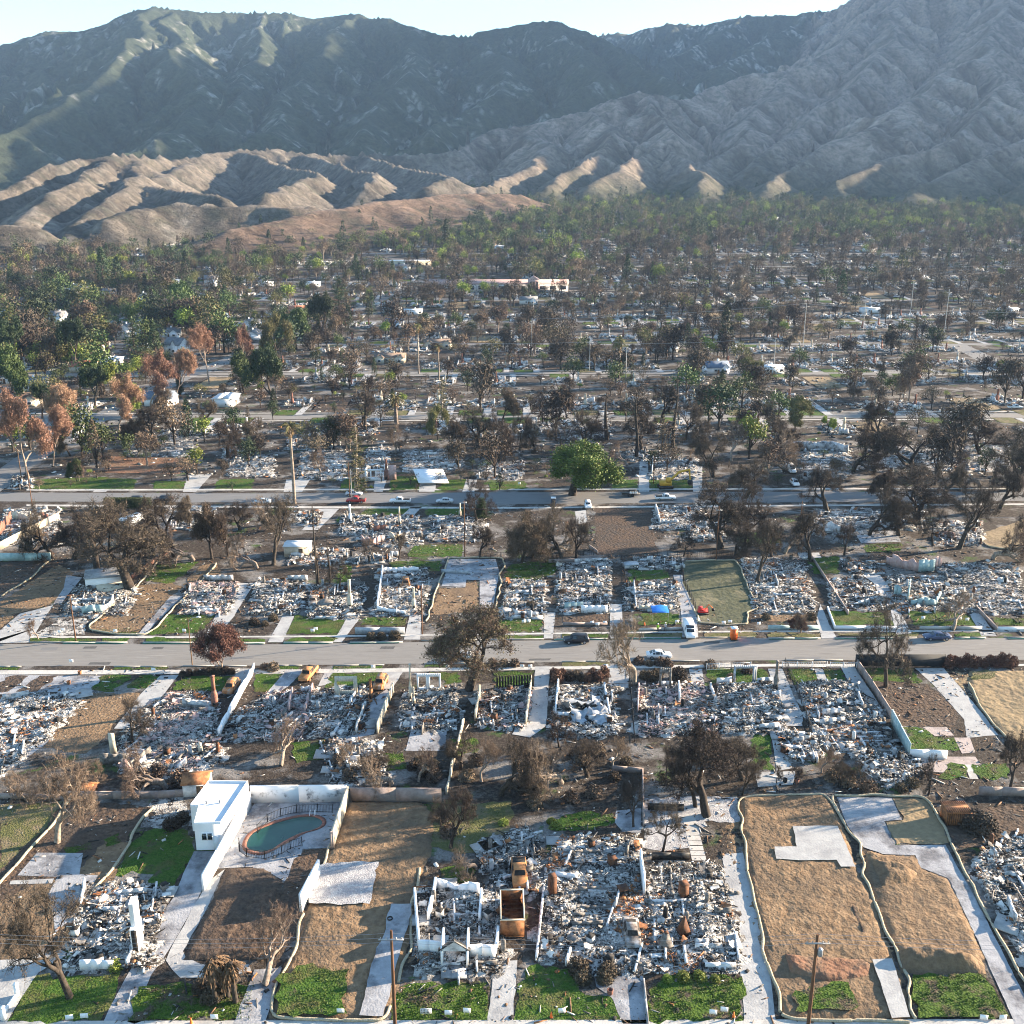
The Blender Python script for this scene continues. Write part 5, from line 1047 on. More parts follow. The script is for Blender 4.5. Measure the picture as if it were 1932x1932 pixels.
# ================================================================ house ruins
def rp(x0, y0, x1, y1, sk=0.0): return [(x0 + sk * (y1 - y0), y0), (x1 + sk * (y1 - y0), y0), (x1, y1), (x0, y1)]
ruin('ruin full of pale plaster sheets with one tall white chimney wall by the drive', rp(120, 1668, 285, 1830, .22), 1800, 2, sheets=45, walls=[([(152, 1830), (215, 1828)], 1.3, .25, (), 'whitepaint'), ([(240, 1825), (258, 1780)], 1.4, .5), ([(212, 1690), (330, 1682)], .8, .6)], pal={'rust': .6})
t = thing('standing_chimney_wall', 'tall narrow white chimney wall with shade painted black on two sides', 'chimney', gp(262, 1788)[:], .15)
mb = MB(); mb.prism([(-.45, -1.1), (.35, -1.1), (.35, 1.1), (-.45, 1.1)], 0, 3.2); mb.prism([(-.4, -.5), (.3, -.5), (.3, .9), (-.4, .9)], 3.2, 6.0); mb.build('stack', M['whitepaint'], t)
mb = MB(); mb.box((-.47, .1, 2.9), (.03, .7, 5.0)); mb.box((-.05, -1.13, 1.6), (.55, .05, 3.0)); mb.build('painted_shade', M['char'], t)  # black panels paint the shade on the left and near faces
ruin('white walled shell with a gabled entrance in front of the weedy lawn', rp(782, 1672, 950, 1838, .02), 1700, 4, sheets=14, pal={'rust': .5}, walls=[
    ([(790, 1790), (783, 1700)], 2.4, .45, (), 'whitepaint'), ([(790, 1798), (832, 1802)], 1.9, .15, (), 'whitepaint'), ([(884, 1805), (935, 1808)], 1.7, .15, (), 'whitepaint'), ([(822, 1680), (808, 1740)], 2.2, .5, (), 'whitepaint'), ([(824, 1678), (905, 1690)], 1.7, .5, (), 'whitepaint'), ([(908, 1695), (905, 1740)], 1.8, .5, (), 'whitepaint'), ([(935, 1805), (940, 1770)], 2.0, .4, (), 'whitepaint')])
t = thing('entrance_porch', 'little white porch shell with a pointed gable between low white walls', 'porch', gp(858, 1822)[:]); mb = MB()
for s in (-1, 1): mb.box((s * 1.35, 1.2, 1.3), (.22, 3.2, 2.6))
mb.build('side_walls', M['whitepaint'], t)
mb = MB(); mb.add([[-1.5, -.4, 2.2], [1.5, -.4, 2.2], [0, -.4, 3.4], [-1.5, -.2, 2.2], [1.5, -.2, 2.2], [0, -.2, 3.4]], [[0, 1, 2], [3, 5, 4]]); mb.add([[-1.5, -.4, 2.2], [1.5, -.4, 2.2], [1.5, -.2, 2.2], [-1.5, -.2, 2.2]], [[0, 3, 2, 1]]); mb.build('gable', M['stucco'], t)
mb = MB()
for s in (-1, 1): mb.add([[0, -.5, 3.45], [s * 1.7, -.5, 2.2], [s * 1.7, 0, 2.2], [0, 0, 3.45], [0, -.5, 3.55], [s * 1.7, -.5, 2.3], [s * 1.7, 0, 2.3], [0, 0, 3.55]], [[0, 1, 2, 3], [7, 6, 5, 4], [0, 4, 5, 1], [1, 5, 6, 2], [2, 6, 7, 3]])
mb.build('gable_edge', M['metaldark'], t); mb = MB(); mb.box((0, -1.0, .12), (2.7, 1.9, .24)); mb.build('step', M['oldslab'], t)
ruin('black and white rubble field with scattered rusty pieces around a burnt car', [(1055, 1580), (1205, 1580), (1212, 1700), (1214, 1845), (1090, 1845), (1080, 1820), (1010, 1815), (1028, 1640)], 4200, 6, sheets=24, pal={'rust': 2.2}, big=.85, walls=[([(1012, 1810), (1030, 1640)], .5, .5), ([(1048, 1655), (1090, 1660)], 1.0, .4, (), 'whitepaint')])
ruin('rubble field with low front steps and dark square flues beside a long drive', [(1214, 1632), (1330, 1628), (1362, 1636), (1392, 1760), (1398, 1830), (1350, 1842), (1215, 1838)], 4200, 7, sheets=22, pal={'rust': .9}, big=.85, walls=[([(1215, 1690), (1208, 1628)], 2.6, .35, (), 'whitepaint'), ([(1290, 1795), (1294, 1826)], .9, .1), ([(1330, 1828), (1388, 1828)], .8, .1)])
for lb, x, y, hh, mm, w1, w2 in (('square rusty metal cabinet standing in white rubble', 1289, 1694, 2.0, 'rustdark', .95, .9), ('dark pyramid shaped flue standing in the rubble', 1290, 1762, 2.2, 'rustdark', 1.4, .2), ('short dark tapering flue nearest the front steps', 1256, 1787, 1.9, 'grey', 1.5, .4), ('rusty upright tank by the left edge of the rubble', 1042, 1688, 2.6, 'rustdark', .9, .8), ('dark rusty box standing behind the pale slab', 1155, 1634, 1.2, 'rustdark', 1.0, .9), ('small dark box between the two rubble fields', 1175, 1690, 1.1, 'char', 1.2, 1.1)):
    t = thing('metal_flue', lb, 'flue', gp(x, y)[:], .3); mb = MB(); a, b = w1 / 2, w2 / 2
    mb.add([[-a, -a, 0], [a, -a, 0], [a, a, 0], [-a, a, 0], [-b, -b, hh], [b, -b, hh], [b, b, hh], [-b, b, hh]], CUBEQ := [[0, 3, 2, 1], [4, 5, 6, 7], [0, 1, 5, 4], [1, 2, 6, 5], [2, 3, 7, 6], [3, 0, 4, 7]]); mb.build('casing', M[mm], t)
    mb = MB(); mb.box((0, 0, hh + .04), (w2 * 1.12, w2 * 1.12, .08)); mb.box((0, 0, .08), (w1 * 1.08, w1 * 1.08, .1)); mb.build('rim', M['rustdark'], t)
# rusted skip
t = thing('rusted_container', 'open topped rust brown steel container between the white shell and the rubble field', 'container', gp(967, 1768)[:], .02); mb = MB(); W_, D_, H_ = 2.6, 5.2, 2.2
for c, d in (((0, .06, H_ / 2), (W_, .1, H_)), ((0, D_, H_ / 2), (W_, .1, H_)), ((-W_ / 2, D_ / 2, H_ / 2), (.1, D_, H_)), ((W_ / 2, D_ / 2, H_ / 2), (.1, D_, H_)), ((0, D_ / 2, .06), (W_, D_, .1))): mb.box(c, d)
mb.build('shell', M['rust'], t); mb = MB()
for c, d in (((0, .05, H_ + .05), (W_ + .2, .16, .12)), ((0, D_, H_ + .05), (W_ + .2, .16, .12)), ((-W_ / 2, D_ / 2, H_ + .05), (.16, D_, .12)), ((W_ / 2, D_ / 2, H_ + .05), (.16, D_, .12))): mb.box(c, d)
mb.build('top_rail', M['cream'], t); mb = MB()
for k in range(5): mb.box((0, .9 + k * .85, H_ * .75), (W_ - .15, .06, .06))
mb.build('cross_bars', M['rustdark'], t)
ruin('dark rubble and ash yard behind the rusted container', [(905, 1590), (1000, 1560), (1022, 1600), (1016, 1690), (960, 1680), (905, 1640)], 1300, 9, sheets=8, pal={'rust': 1.2}, group=None)
ruin('ash heap and rubble lot at the right edge beside the long pale drive', [(1835, 1640), (1860, 1588), (1990, 1570), (2020, 1900), (1925, 1800), (1880, 1720)], 2600, 10, sheets=40, pal={'rust': .3}, walls=[([(1900, 1705), (1915, 1745)], 1.6, .4)])
ruin('white ash ruin at the left edge below the street with rusty sheets', [(-40, 1330), (60, 1310), (160, 1308), (150, 1330), (95, 1390), (0, 1470), (-80, 1480)], 2200, 11, sheets=22, pal={'rust': .8})
ruin('wide black and pink ruin beside the burnt suv and a red brown chimney', [(320, 1305), (415, 1310), (410, 1370), (420, 1440), (350, 1470), (240, 1465), (215, 1440), (225, 1390), (260, 1345)], 4200, 12, sheets=55, smat=1, pal={'pink': 1, 'rust': .8}, walls=[([(190, 1442), (240, 1440)], 2.0, .3, (), 'grey')], chim=[(406, 1334, 5.4, 'brick', .9)])
ruin('rubble lot behind the orange burnt pickup with pink wall sheets', [(500, 1310), (600, 1296), (585, 1340), (570, 1398), (420, 1398), (425, 1360), (470, 1330)], 2600, 13, sheets=40, smat=1, pal={'pink': 1, 'rust': .7}, walls=[([(552, 1310), (545, 1345)], 1.8, .6, (), 'pink'), ([(575, 1345), (590, 1300)], 1.6, .5, (), 'pink')])
ruin('ruin with a standing white window frame wall at its street end', [(610, 1300), (690, 1298), (700, 1325), (690, 1385), (585, 1395), (575, 1350)], 2600, 14, sheets=30, pal={'rust': .7}, walls=[([(633, 1312), (675, 1312)], 3.4, .0, ((.12, .85, .9, 2.6),), 'cream'), ([(633, 1312), (640, 1318)], 2.8, .4, (), 'cream'), ([(690, 1330), (672, 1385)], 1.6, .6, (), 'white')], chim=[(700, 1318, 3.4, 'rust', .5)])
ruin('ruin behind the white wall with two arched openings', [(762, 1310), (860, 1296), (868, 1340), (860, 1378), (760, 1378), (750, 1345)], 3000, 15, sheets=26, pal={'rust': .8}, chim=[(775, 1322, 6.4, 'cream', .5), (781, 1330, 3.0, 'cream', .4)])
ruin('ruin edged by peach coloured walls beside the straight pale drive', [(895, 1310), (1000, 1292), (1002, 1340), (990, 1376), (900, 1370)], 2400, 16, sheets=30, smat=1, pal={'pink': 1, 'rust': .5}, walls=[([(905, 1312), (897, 1360)], 2.0, .4, (), 'cream'), ([(1002, 1292), (992, 1368)], 1.9, .5, (), 'cream')])
ruin('ruin with white side wall and bent blue grey roof sheets in the middle', rp(1040, 1296, 1160, 1392, .03), 3200, 17, sheets=26, pal={'rust': 1}, walls=[([(1053, 1296), (1048, 1350)], 1.7, .2, (), 'whitepaint'), ([(1050, 1352), (1078, 1352)], .8, .2, (), 'whitepaint'), ([(1140, 1300), (1150, 1350)], 1.4, .5, (), 'whitepaint')])
t = thing('fallen_roof_sheets', 'bent blue grey metal roof sheets lying on the rubble', 'roof sheet', gp(1118, 1350)[:], .5); mb = MB(); rng = np.random.default_rng(5); crumple(mb, [(-3, -2), (3, -2), (3, 3), (-3, 3)], 8, rng, 0, 3.4, .8); mb.build('sheets', M['tin'], t)
ruin('ruin with a dark standing doorway frame and pinkish fallen walls', [(1205, 1296), (1320, 1290), (1345, 1310), (1360, 1385), (1205, 1390)], 3400, 18, sheets=40, smat=1, pal={'pink': 1, 'rust': .8}, walls=[([(1280, 1300), (1282, 1325)], 2.0, .2, (), 'whitepaint'), ([(1243, 1300), (1266, 1300)], 4.0, .1, ((.25, .75, .0, 2.9),), 'grey'), ([(1205, 1300), (1203, 1345)], 1.8, .5, (), 'pink'), ([(1340, 1300), (1350, 1330)], 1.8, .5)])
ruin('ruin behind the blue grey porch frame and green lawn', [(1352, 1294), (1455, 1290), (1478, 1340), (1480, 1385), (1365, 1385)], 3000, 19, sheets=36, pal={'rust': .6}, walls=[([(1352, 1292), (1380, 1291)], 1.5, .3), ([(1383, 1291), (1426, 1290)], 3.4, .0, ((.1, .85, .0, 2.9),), 'tin'), ([(1428, 1290), (1456, 1288)], 1.2, .2, (), 'tin')], chim=[(1463, 1300, 5.0, 'grey', .6)])
ruin('very white ruin with snowy ash between two side fences', [(1507, 1292), (1545, 1288), (1605, 1290), (1662, 1340), (1660, 1368), (1530, 1370)], 3400, 20, sheets=60, pal={'rust': .5})
ruin('burnt garage floor with thin rubble behind the very white ruin', [(1530, 1374), (1670, 1372), (1700, 1415), (1560, 1420)], 700, 21, sheets=8, pal={'rust': 1.6})
ruin('heap of collapsed blue white roofing beside the stepped pink patio', [(1604, 1425), (1690, 1418), (1730, 1440), (1738, 1470), (1690, 1484), (1640, 1470)], 1000, 22, sheets=60, pal={'rust': .2}, top=1.6)
ruin('small heap of fallen garage pieces by the concrete path', [(1462, 1385), (1535, 1388), (1552, 1430), (1500, 1440), (1475, 1420)], 900, 23, sheets=18, pal={'rust': 1.2}, top=1.2)
ruin('small fallen garage with white sheets behind the pool wall', [(600, 1400), (720, 1400), (735, 1470), (625, 1478)], 1000, 24, sheets=26, pal={'rust': .5}, top=.9)
# third row
ruin('ruin behind the timber pole with a blue white front wall', rp(120, 1108, 240, 1162, .35), 2200, 31, sheets=24, pal={'rust': .4}, walls=[([(155, 1158), (195, 1156)], 2.0, .3, (), 'tealwall'), ([(195, 1156), (215, 1140)], 2.2, .5)])
ruin('ruin with pink plaster slabs behind the green lawn and lamp post', rp(335, 1100, 432, 1160, .35), 2200, 32, sheets=46, smat=1, pal={'pink': 1, 'rust': .3}, walls=[([(385, 1094), (440, 1094)], 1.2, .2)])
ruin('ruin with turquoise fallen sheets and a burnt car on its drive', rp(468, 1095, 565, 1160, .25), 2400, 33, sheets=34, pal={'rust': .9})
ruin('ruin with one tall orange and white chimney behind the broad lawn', rp(578, 1105, 680, 1168, .15), 3000, 34, sheets=22, pal={'rust': .6}, chim=[(661, 1148, 6.0, 'cream', .9)])
ruin('ruin inside low white walls above the grey retaining wall', rp(705, 1072, 800, 1162, .12), 2800, 35, sheets=24, pal={'rust': .4}, walls=[([(722, 1082), (712, 1150)], 2.2, .5, (), 'whitepaint'), ([(712, 1152), (765, 1160)], 1.1, .4, (), 'whitepaint'), ([(720, 1080), (790, 1078)], 1.5, .5, (), 'whitepaint')], chim=[(781, 1150, 4.6, 'cream', .8)])
ruin('ruin with black stove shapes left of the narrow path', rp(948, 1095, 1026, 1168, .05), 2200, 36, sheets=26, pal={'rust': .7})
ruin('ruin with pale garden walls right of the narrow path', rp(1052, 1058, 1150, 1158, .02), 3600, 37, sheets=32, pal={'rust': .7}, walls=[([(1065, 1150), (1100, 1147)], 1.6, .2, (), 'tealwall'), ([(1096, 1156), (1146, 1156)], 1.6, .1, (), 'whitepaint'), ([(1084, 1062), (1146, 1060)], 1.0, .1)])
ruin('ruin behind the blue canopy and striped lawn', rp(1178, 1098, 1280, 1152, .0), 2000, 38, sheets=14, pal={'rust': .8}, walls=[([(1205, 1150), (1268, 1149)], .9, .1, (), 'cream'), ([(1196, 1105), (1200, 1148)], 1.4, .5)])
ruin('rubble of a back building beyond the fenced green yard', rp(1192, 1052, 1284, 1074, .1), 900, 39, sheets=12, pal={'rust': .6})
ruin('dark brown ruin between the seeded lot and a lamp post', rp(1425, 1055, 1540, 1158, -.25), 4000, 40, sheets=24, pal={'rust': 1})
ruin('dark ruin beside the curving pale pool terrace', [(1560, 1095), (1625, 1085), (1665, 1130), (1690, 1150), (1572, 1152)], 2400, 41, sheets=20, pal={'rust': .7})
ruin('heap of charred timbers north of the pale pool terrace', [(1585, 1058), (1650, 1060), (1670, 1080), (1620, 1085), (1590, 1075)], 1200, 42, sheets=6, pal={'rust': .8})
ruin('ruin ringed by jagged turquoise walls', [(1672, 1090), (1775, 1085), (1800, 1110), (1815, 1152), (1690, 1155)], 2600, 43, sheets=24, pal={'rust': 1}, walls=[([(1686, 1122), (1700, 1125)], 2.4, .4, (), 'tealwall'), ([(1712, 1135), (1715, 1118)], 4.2, .4, (), 'tealwall'), ([(1718, 1142), (1765, 1143), (1774, 1125)], 2.2, .6, (), 'tealwall'), ([(1672, 1062), (1682, 1068), (1730, 1078), (1775, 1070)], 3.0, .5, (), 'pink'), ([(1732, 1078), (1762, 1077)], 3.0, .2, (), 'tealwall')])
ruin('pale ruin with large fallen white panels at the right edge', rp(1800, 1062, 1945, 1158, -.3), 4000, 44, sheets=60, pal={'rust': .5})
ruin('narrow rubble strip with charred posts behind the green yards', rp(650, 1048, 740, 1062, .2), 500, 45, sheets=14, pal={'rust': .5})
ruin('rubble around the collapsed carport with a pale roof', rp(540, 1035, 650, 1065, .2), 900, 46, sheets=20, pal={'rust': .7})
# fourth row, below the second street
for i, (a, lb, kw) in enumerate((((640, 972, 700, 1010), 'ruin with a slim white chimney below the red pickup', dict(chim=[(661, 985, 4.5, 'whitepaint', .7)])), ((690, 975, 790, 1000), 'ruin behind the lawn facing the white pickup', dict(chim=[(754, 990, 4.5, 'cream', .7)])),
        ((805, 975, 910, 1022), 'ruin facing the silver car with a sand coloured post', dict(chim=[(868, 975, 3.5, 'cream', .6)])), ((680, 1000, 790, 1030), 'back yard ruin with jagged pink walls and a red oven', dict(walls=[([(682, 1022), (700, 1030), (726, 1022)], 2.2, .6, (), 'pink'), ([(705, 1005), (728, 1003)], 2.0, .2, (), 'brick'), ([(735, 1015), (745, 1022), (755, 1012)], 2.0, .6, (), 'cream')])),
        ((1230, 955, 1320, 1000), 'ruin right of the brown empty field', dict(walls=[([(1236, 965), (1245, 990)], 2.6, .6)])), ((1300, 985, 1360, 1020), 'pile of white roofing slabs under dark trees', {}),
        ((0, 962, 110, 1030), 'ruin inside red painted walls at the left edge', dict(walls=[([(0, 1010), (22, 985)], 3.0, .3, (), 'brick'), ([(25, 980), (60, 985)], 3.0, .5, (), 'cream'), ([(80, 985), (92, 985)], 2.8, .4, (), 'brick')])), ((1530, 962, 1640, 1010), 'ruin with a grey gabled wall below the wires', dict(walls=[([(1548, 1000), (1592, 1008)], 3.2, .5)])),
        ((1640, 965, 1740, 1000), 'ruin below the grey street trees on the right', {}), ((540, 965, 600, 990), 'ruin beside the tall fan palm', {}), ((310, 960, 400, 1000), 'white ruin behind the motorhome', {}), ((1760, 985, 1850, 1030), 'ruin with a fallen pink wall under bare spreading trees', dict(walls=[([(1780, 1010), (1800, 1018)], 1.8, .4, (), 'pink')])))):
    ruin(lb, rp(*a, .1), 1700, 50 + i, sheets=26, pal={'rust': .7}, wm='stucco', **kw)
for i, (a, lb, kw) in enumerate((((430, 860, 515, 900), 'ruin with chimney stumps left of the tall palm', {}), ((560, 850, 650, 905), 'ruin right of the tall palm', {}), ((760, 850, 870, 890), 'ruin behind the fallen white garage roof', {}), ((690, 845, 730, 890), 'ruin beside the little white bay window', {}),
        ((900, 870, 985, 905), 'ruin left of the big green tree', {}), ((1225, 865, 1310, 905), 'ruin with white door frames behind the excavator', dict(walls=[([(1230, 895), (1232, 870)], 2.5, .3, (), 'whitepaint')])), ((1510, 850, 1600, 905), 'ruin behind the white truck', dict(walls=[([(1480, 848), (1560, 848), (1600, 855)], 3.0, .2)])), ((1650, 840, 1800, 890), 'wide ruin under the large charred oak', {}),
        ((1820, 840, 1900, 890), 'ruin with stone steps on the right', {}), ((240, 820, 370, 862), 'ruin with broken white arches near the left crossroads', dict(walls=[([(255, 835), (285, 835)], 3.2, .3, ((.3, .7, .2, 2.2),), 'whitepaint')])), ((420, 845, 470, 870), 'ruin with standing white walls', dict(walls=[([(425, 860), (470, 858)], 2.4, .4, (), 'whitepaint')])), ((540, 830, 640, 848), 'ruin with long pale roof sheets', {}), ((1180, 850, 1220, 870), 'ruin with a fallen white arch', {}), ((1070, 790, 1150, 830), 'ruin with a white boat shape', {}), ((20, 900, 60, 922), 'rubble by the white garden wall', {}))):
    ruin(lb, rp(*a, .1), 1300, 70 + i, sheets=26, pal={'rust': .6}, **kw)
# ================================================================ white flat roofed building, pool and their walls
def white_building():
    g = gp(406, 1603); t = thing('flat_roofed_building', 'white flat roofed outbuilding with a small window at the end of a drive', 'building', g[:])
    P = [gp(371, 1603), gp(406, 1603), gp(420, 1603)]
    A, B = gp(371, 1604), gp(421, 1603); h = 3.7
    bl, br_ = gp(383, 1528), gp(472, 1522)        # far corners on the ground
    nl, nr = gp(352, 1570), gp(382, 1572)
    fp = [A, B, br_, gp(398, 1521), gp(364, 1568), gp(380, 1569)]; L = [(p.x - g.x, p.y - g.y) for p in fp]
    mb = MB(); mb.prism(L, 0, h); mb.build('walls', M['whitepaint'], t)
    c = np.array(L).mean(0); I = [((x - c[0]) * .96 + c[0], (y - c[1]) * .97 + c[1]) for x, y in L]
    mb = MB(); n = len(L)
    for i in range(n):
        a, b, ai, bi = L[i], L[(i + 1) % n], I[i], I[(i + 1) % n]; z = h + .28
        mb.add([[*a, h], [*b, h], [*b, z], [*a, z], [*ai, h], [*bi, h], [*bi, z], [*ai, z]], [[0, 1, 2, 3], [5, 4, 7, 6], [3, 2, 6, 7]])
    mb.build('parapet', M['whitepaint'], t); mb = MB(); mb.prism(I, h + .003, h + .05); mb.build('roof', M['whiteroof'], t)
    d = (B - A); d2 = Vector((d.x, d.y, 0)).normalized(); rz = math.atan2(d2.y, d2.x); m = A + d * .45 - g
    mb = MB(); mb.box((m.x, m.y - .03, 2.0), (1.5, .1, 1.1), rz=rz); f = mb.build('window', M['signw'], t)
    for s in (-.35, .35):
        mb = MB(); mb.box((m.x + s * d2.x, m.y + s * d2.y - .09, 2.0), (.55, .03, .9), rz=rz); mb.build('pane', M['glass'], f)
    m = A + d * .8 - g; mb = MB(); mb.box((m.x, m.y - .03, 1.02), (.9, .08, 2.04), rz=rz); mb.build('door', M['whiteroof'], t)
    for s, x in ((.25, .2), (.6, .7)): mb = MB(); q = (bl * (1 - s) + br_ * s) * .5 + (A * (1 - s) + B * s) * .5 - g; mb.lathe([(.12, 0), (.12, .3), (.18, .32), (.1, .4), (0, .42)], 8, 0, (q.x, q.y, h + .05)); mb.build('roof_vent', M['steel'], t)
white_building()
wall('long white wall running from the outbuilding down to the lower drive', [(473, 1522), (436, 1590), (384, 1682)], 2.3, 'whitepaint')
wall('white back wall with black smoke stains behind the pool', [(474, 1514), (656, 1513)], 2.6, 'sootwhite' if 'sootwhite' in M else 'stucco', seed=2)
wall('cream side wall beside the pool next to the dirt lot', [(657, 1513), (628, 1600)], 2.4, 'cream', .3); wall('low white wall piece standing between the dark soil and the gravel pad', [(603, 1655), (568, 1722)], 2.5, 'whitepaint', .3)
wall('pinkish block wall behind the dirt lot with the gravel pad', [(662, 1512), (833, 1513)], 2.1, 'blockwall'); wall('grey pillar at the near end of the cream pool wall', [(624, 1603), (631, 1603)], 2.6, 'blockwall')
def pool():
    P = [(464, 1596), (470, 1580), (484, 1568), (517, 1555), (560, 1543), (591, 1541), (609, 1549), (607, 1560), (590, 1568), (571, 1572), (552, 1580), (534, 1590), (514, 1604), (497, 1610), (480, 1608), (468, 1603)]
    q = np.array([gp(*p)[:2] for p in P]); c = q.mean(0); n = 64
    # smooth outline
    for _ in range(2): q = np.stack([q * .75 + np.roll(q, -1, 0) * .25, q * .25 + np.roll(q, -1, 0) * .75], 1).reshape(-1, 2)
    t = thing('swimming_pool', 'kidney shaped pool with dark green water and a brick rim', 'pool', (c[0], c[1], 0)); L = q - c; O = L * (1 + .55 / np.linalg.norm(L, axis=1))[:, None]; N_ = len(L)
    mb = MB(); V = np.vstack([np.c_[L, np.full(N_, .16)], np.c_[O, np.full(N_, .16)], np.c_[L, np.full(N_, .05)], np.c_[O, np.full(N_, .02)]]); i = np.arange(N_); j = (i + 1) % N_
    mb.add(V, np.vstack([np.c_[i, j, j + N_, i + N_][:, ::-1], np.c_[i, j, j + 2 * N_, i + 2 * N_], np.c_[i + N_, j + N_, j + 3 * N_, i + 3 * N_][:, ::-1]])); mb.build('brick_rim', M['brick'], t)
    mb = MB(); mb.add(np.c_[L, np.full(N_, .10)], [list(range(N_))]); w_ = mb.build('pool_water', M['poolwater'], t)
    r = MB(); g = gp(590, 1543)
    for s in (-.3, .3): r.tube([(g.x - c[0] + s, g.y - c[1] + .5, .1), (g.x - c[0] + s, g.y - c[1] + .5, .9), (g.x - c[0] + s, g.y - c[1] + .1, 1.05), (g.x - c[0] + s, g.y - c[1] - .5, .6)], .035, 5)
    r.build('ladder_rail', M['signw'], t)
M['poolwater'] = mat('green pool water', [(.008, .045, .035), (.015, .065, .05)], .3, .12, spec=.6)
pool()
fence('black iron fence curving round the far side of the pool', [(486, 1572), (505, 1552), (530, 1541), (560, 1534), (600, 1533), (628, 1534)], 1.3, gap=.2)
fence('black iron fence round the near side of the pool', [(452, 1598), (452, 1607), (466, 1618), (500, 1622), (532, 1612), (548, 1602), (570, 1596)], 1.3, gap=.2)
# ================================================================ walls, fences and straw rolls
wall('pale garden wall slanting down to the orange burnt suv', [(480, 1266), (458, 1305), (440, 1340), (413, 1390)], 1.8, 'whitepaint', .25, .35, seed=8)
wall('light brown garden wall beside the concrete yard', [(742, 1306), (728, 1340), (712, 1385)], 1.9, 'cream', .22, .1); wall('scorched wall with peeling cream strips going down to the block wall', [(875, 1362), (858, 1430), (842, 1500)], 1.5, 'cream', .25, .6, seed=9)
wall('low white street wall with two arched openings', [(787, 1302), (832, 1302)], 3.0, 'whitepaint', .3, 0, 'arched_wall', gaps=((.08, .42, .5, 2.5), (.55, .92, .5, 2.5)))
for i, (px, h, m, lb) in enumerate((([(1616, 1258), (1645, 1300), (1680, 1356)], 1.5, 'blockwall', 'grey block wall between the very white ruin and the dark dirt lot'), ([(1681, 1362), (1715, 1428)], 2.2, 'tealwall', 'light blue wall at the lower end of the grey block wall'), ([(1716, 1430), (1786, 1432)], 1.4, 'whitepaint', 'low white wall beside the pink steps'),
        ([(670, 1196), (764, 1196)], 1.3, 'tin', 'grey ribbed retaining wall below the small green lawn'), ([(0, 1058), (97, 1057)], 1.8, 'tealwall', 'turquoise painted wall at the left edge'), ([(0, 1038), (60, 1006), (112, 980)], 1.9, 'cream', 'cream panel wall slanting up from the left edge'),
        ([(1561, 1150), (1575, 1187), (1692, 1188)], .7, 'whitepaint', 'low white kerb wall round the lawn below the pale terrace'), ([(1735, 1188), (1852, 1188)], .7, 'walk', 'low pale wall in front of the lawn behind the dark blue sedan'), ([(1880, 1189), (1990, 1190)], .7, 'whitepaint', 'low white wall at the right edge of the street'), ([(1449, 1188), (1546, 1188)], .9, 'tealwall', 'pale bluish retaining wall above the small russet tree'),
        ([(1062, 1180), (1146, 1180)], .6, 'blockwall', 'low garden wall behind the black SUV'), ([(1205, 1190), (1290, 1188)], .5, 'walk', 'low kerb wall behind the two people'), ([(1523, 1040), (1600, 1160)], .7, 'blockwall', 'garden wall running down left of the green lawn and pale terrace'), ([(1840, 1148), (1880, 1190)], .8, 'blockwall', 'grey garden wall beside the drive at the right'),
        ([(1155, 1455), (1212, 1460), (1214, 1560)], .9, 'blockwall', 'soot covered wall between the two back yards'), ([(0, 1506), (125, 1508)], .7, 'blockwall', 'low wall behind the pale bare tree on the left'), ([(128, 1507), (300, 1506), (362, 1502)], 1.1, 'blockwall', 'scorched back wall behind the brown lot'), ([(1846, 1500), (1932, 1502), (2000, 1503)], 1.3, 'blockwall', 'low back wall behind the red ribbed shed'),
        ([(1214, 1852), (1222, 1932)], .45, 'oldslab', 'thin kerb strip between the curved drive and the weedy lawn'), ([(1222, 1528), (1290, 1530)], 1.0, 'char', 'long black trough in the gravel yard'), ([(1230, 1622), (1300, 1622)], 1.0, 'metaldark', 'dark low screen above the rubble field'), ([(0, 1926), (34, 1878)], .5, 'whitepaint', 'low white kerb wall in the lower left corner'),
        ([(1112, 1035), (1127, 1046)], 1.0, 'blockwall', 'short wall end by the brown field'), ([(1035, 1062), (1084, 1061)], .9, 'blockwall', 'low wall above the green weeds'), ([(833, 1081), (884, 1084)], .9, 'tin', 'grey low wall across the cleared concrete lot'), ([(250, 1092), (300, 1056), (315, 1045)], 1.0, 'brick', 'rust coloured fence line beside the oak trunks'))):
    wall(lb, px, h, m, .22)
for i, (px, lb) in enumerate((([(1481, 1256), (1503, 1305), (1530, 1385)], 'wire fence on the left side of the very white ruin'), ([(1145, 1305), (1190, 1303)], 'iron gate across the drive with fallen ash'), ([(1186, 1262), (1197, 1400)], 'scorched fence between two ruins behind the bare street tree'), ([(1175, 1060), (1180, 1100)], 'posts on the left side of the fenced green yard'), ([(1284, 1060), (1290, 1100), (1312, 1150)], 'fence along the left side of the seeded lot'), ([(905, 1055), (1120, 1048)], 'thin post fence above the green weeds'), ([(1240, 1052), (1390, 1050)], 'black iron fence behind the seeded lot'))):
    fence(lb, px, 1.5, gap=.5)
t = fence('tall fence screened with black cloth at the street corner', [(1613, 1258), (1781, 1258)], 2.4, gap=50, posts=3); mb = MB(); a, b = gp(1613, 1258), gp(1781, 1258); mb.box(((b.x - a.x) / 2, -.06, 1.25), ((b - a).length, .03, 2.3), rz=0); mb.build('screen_cloth', M['screen'] if 'screen' in M else M['metaldark'], t)
fence('white slatted fence above the low parkway lawn', [(1333, 1265), (1380, 1263), (1416, 1262)], 1.3, 'whitepaint', gap=.25, posts=2.6); fence('white metal rail on the front of the two little lawns', [(1476, 1260), (1560, 1259)], 1.1, 'whitepaint', gap=.3); fence('white front rail by the path to the very white ruin', [(1566, 1260), (1616, 1260)], 1.1, 'whitepaint', gap=.3)
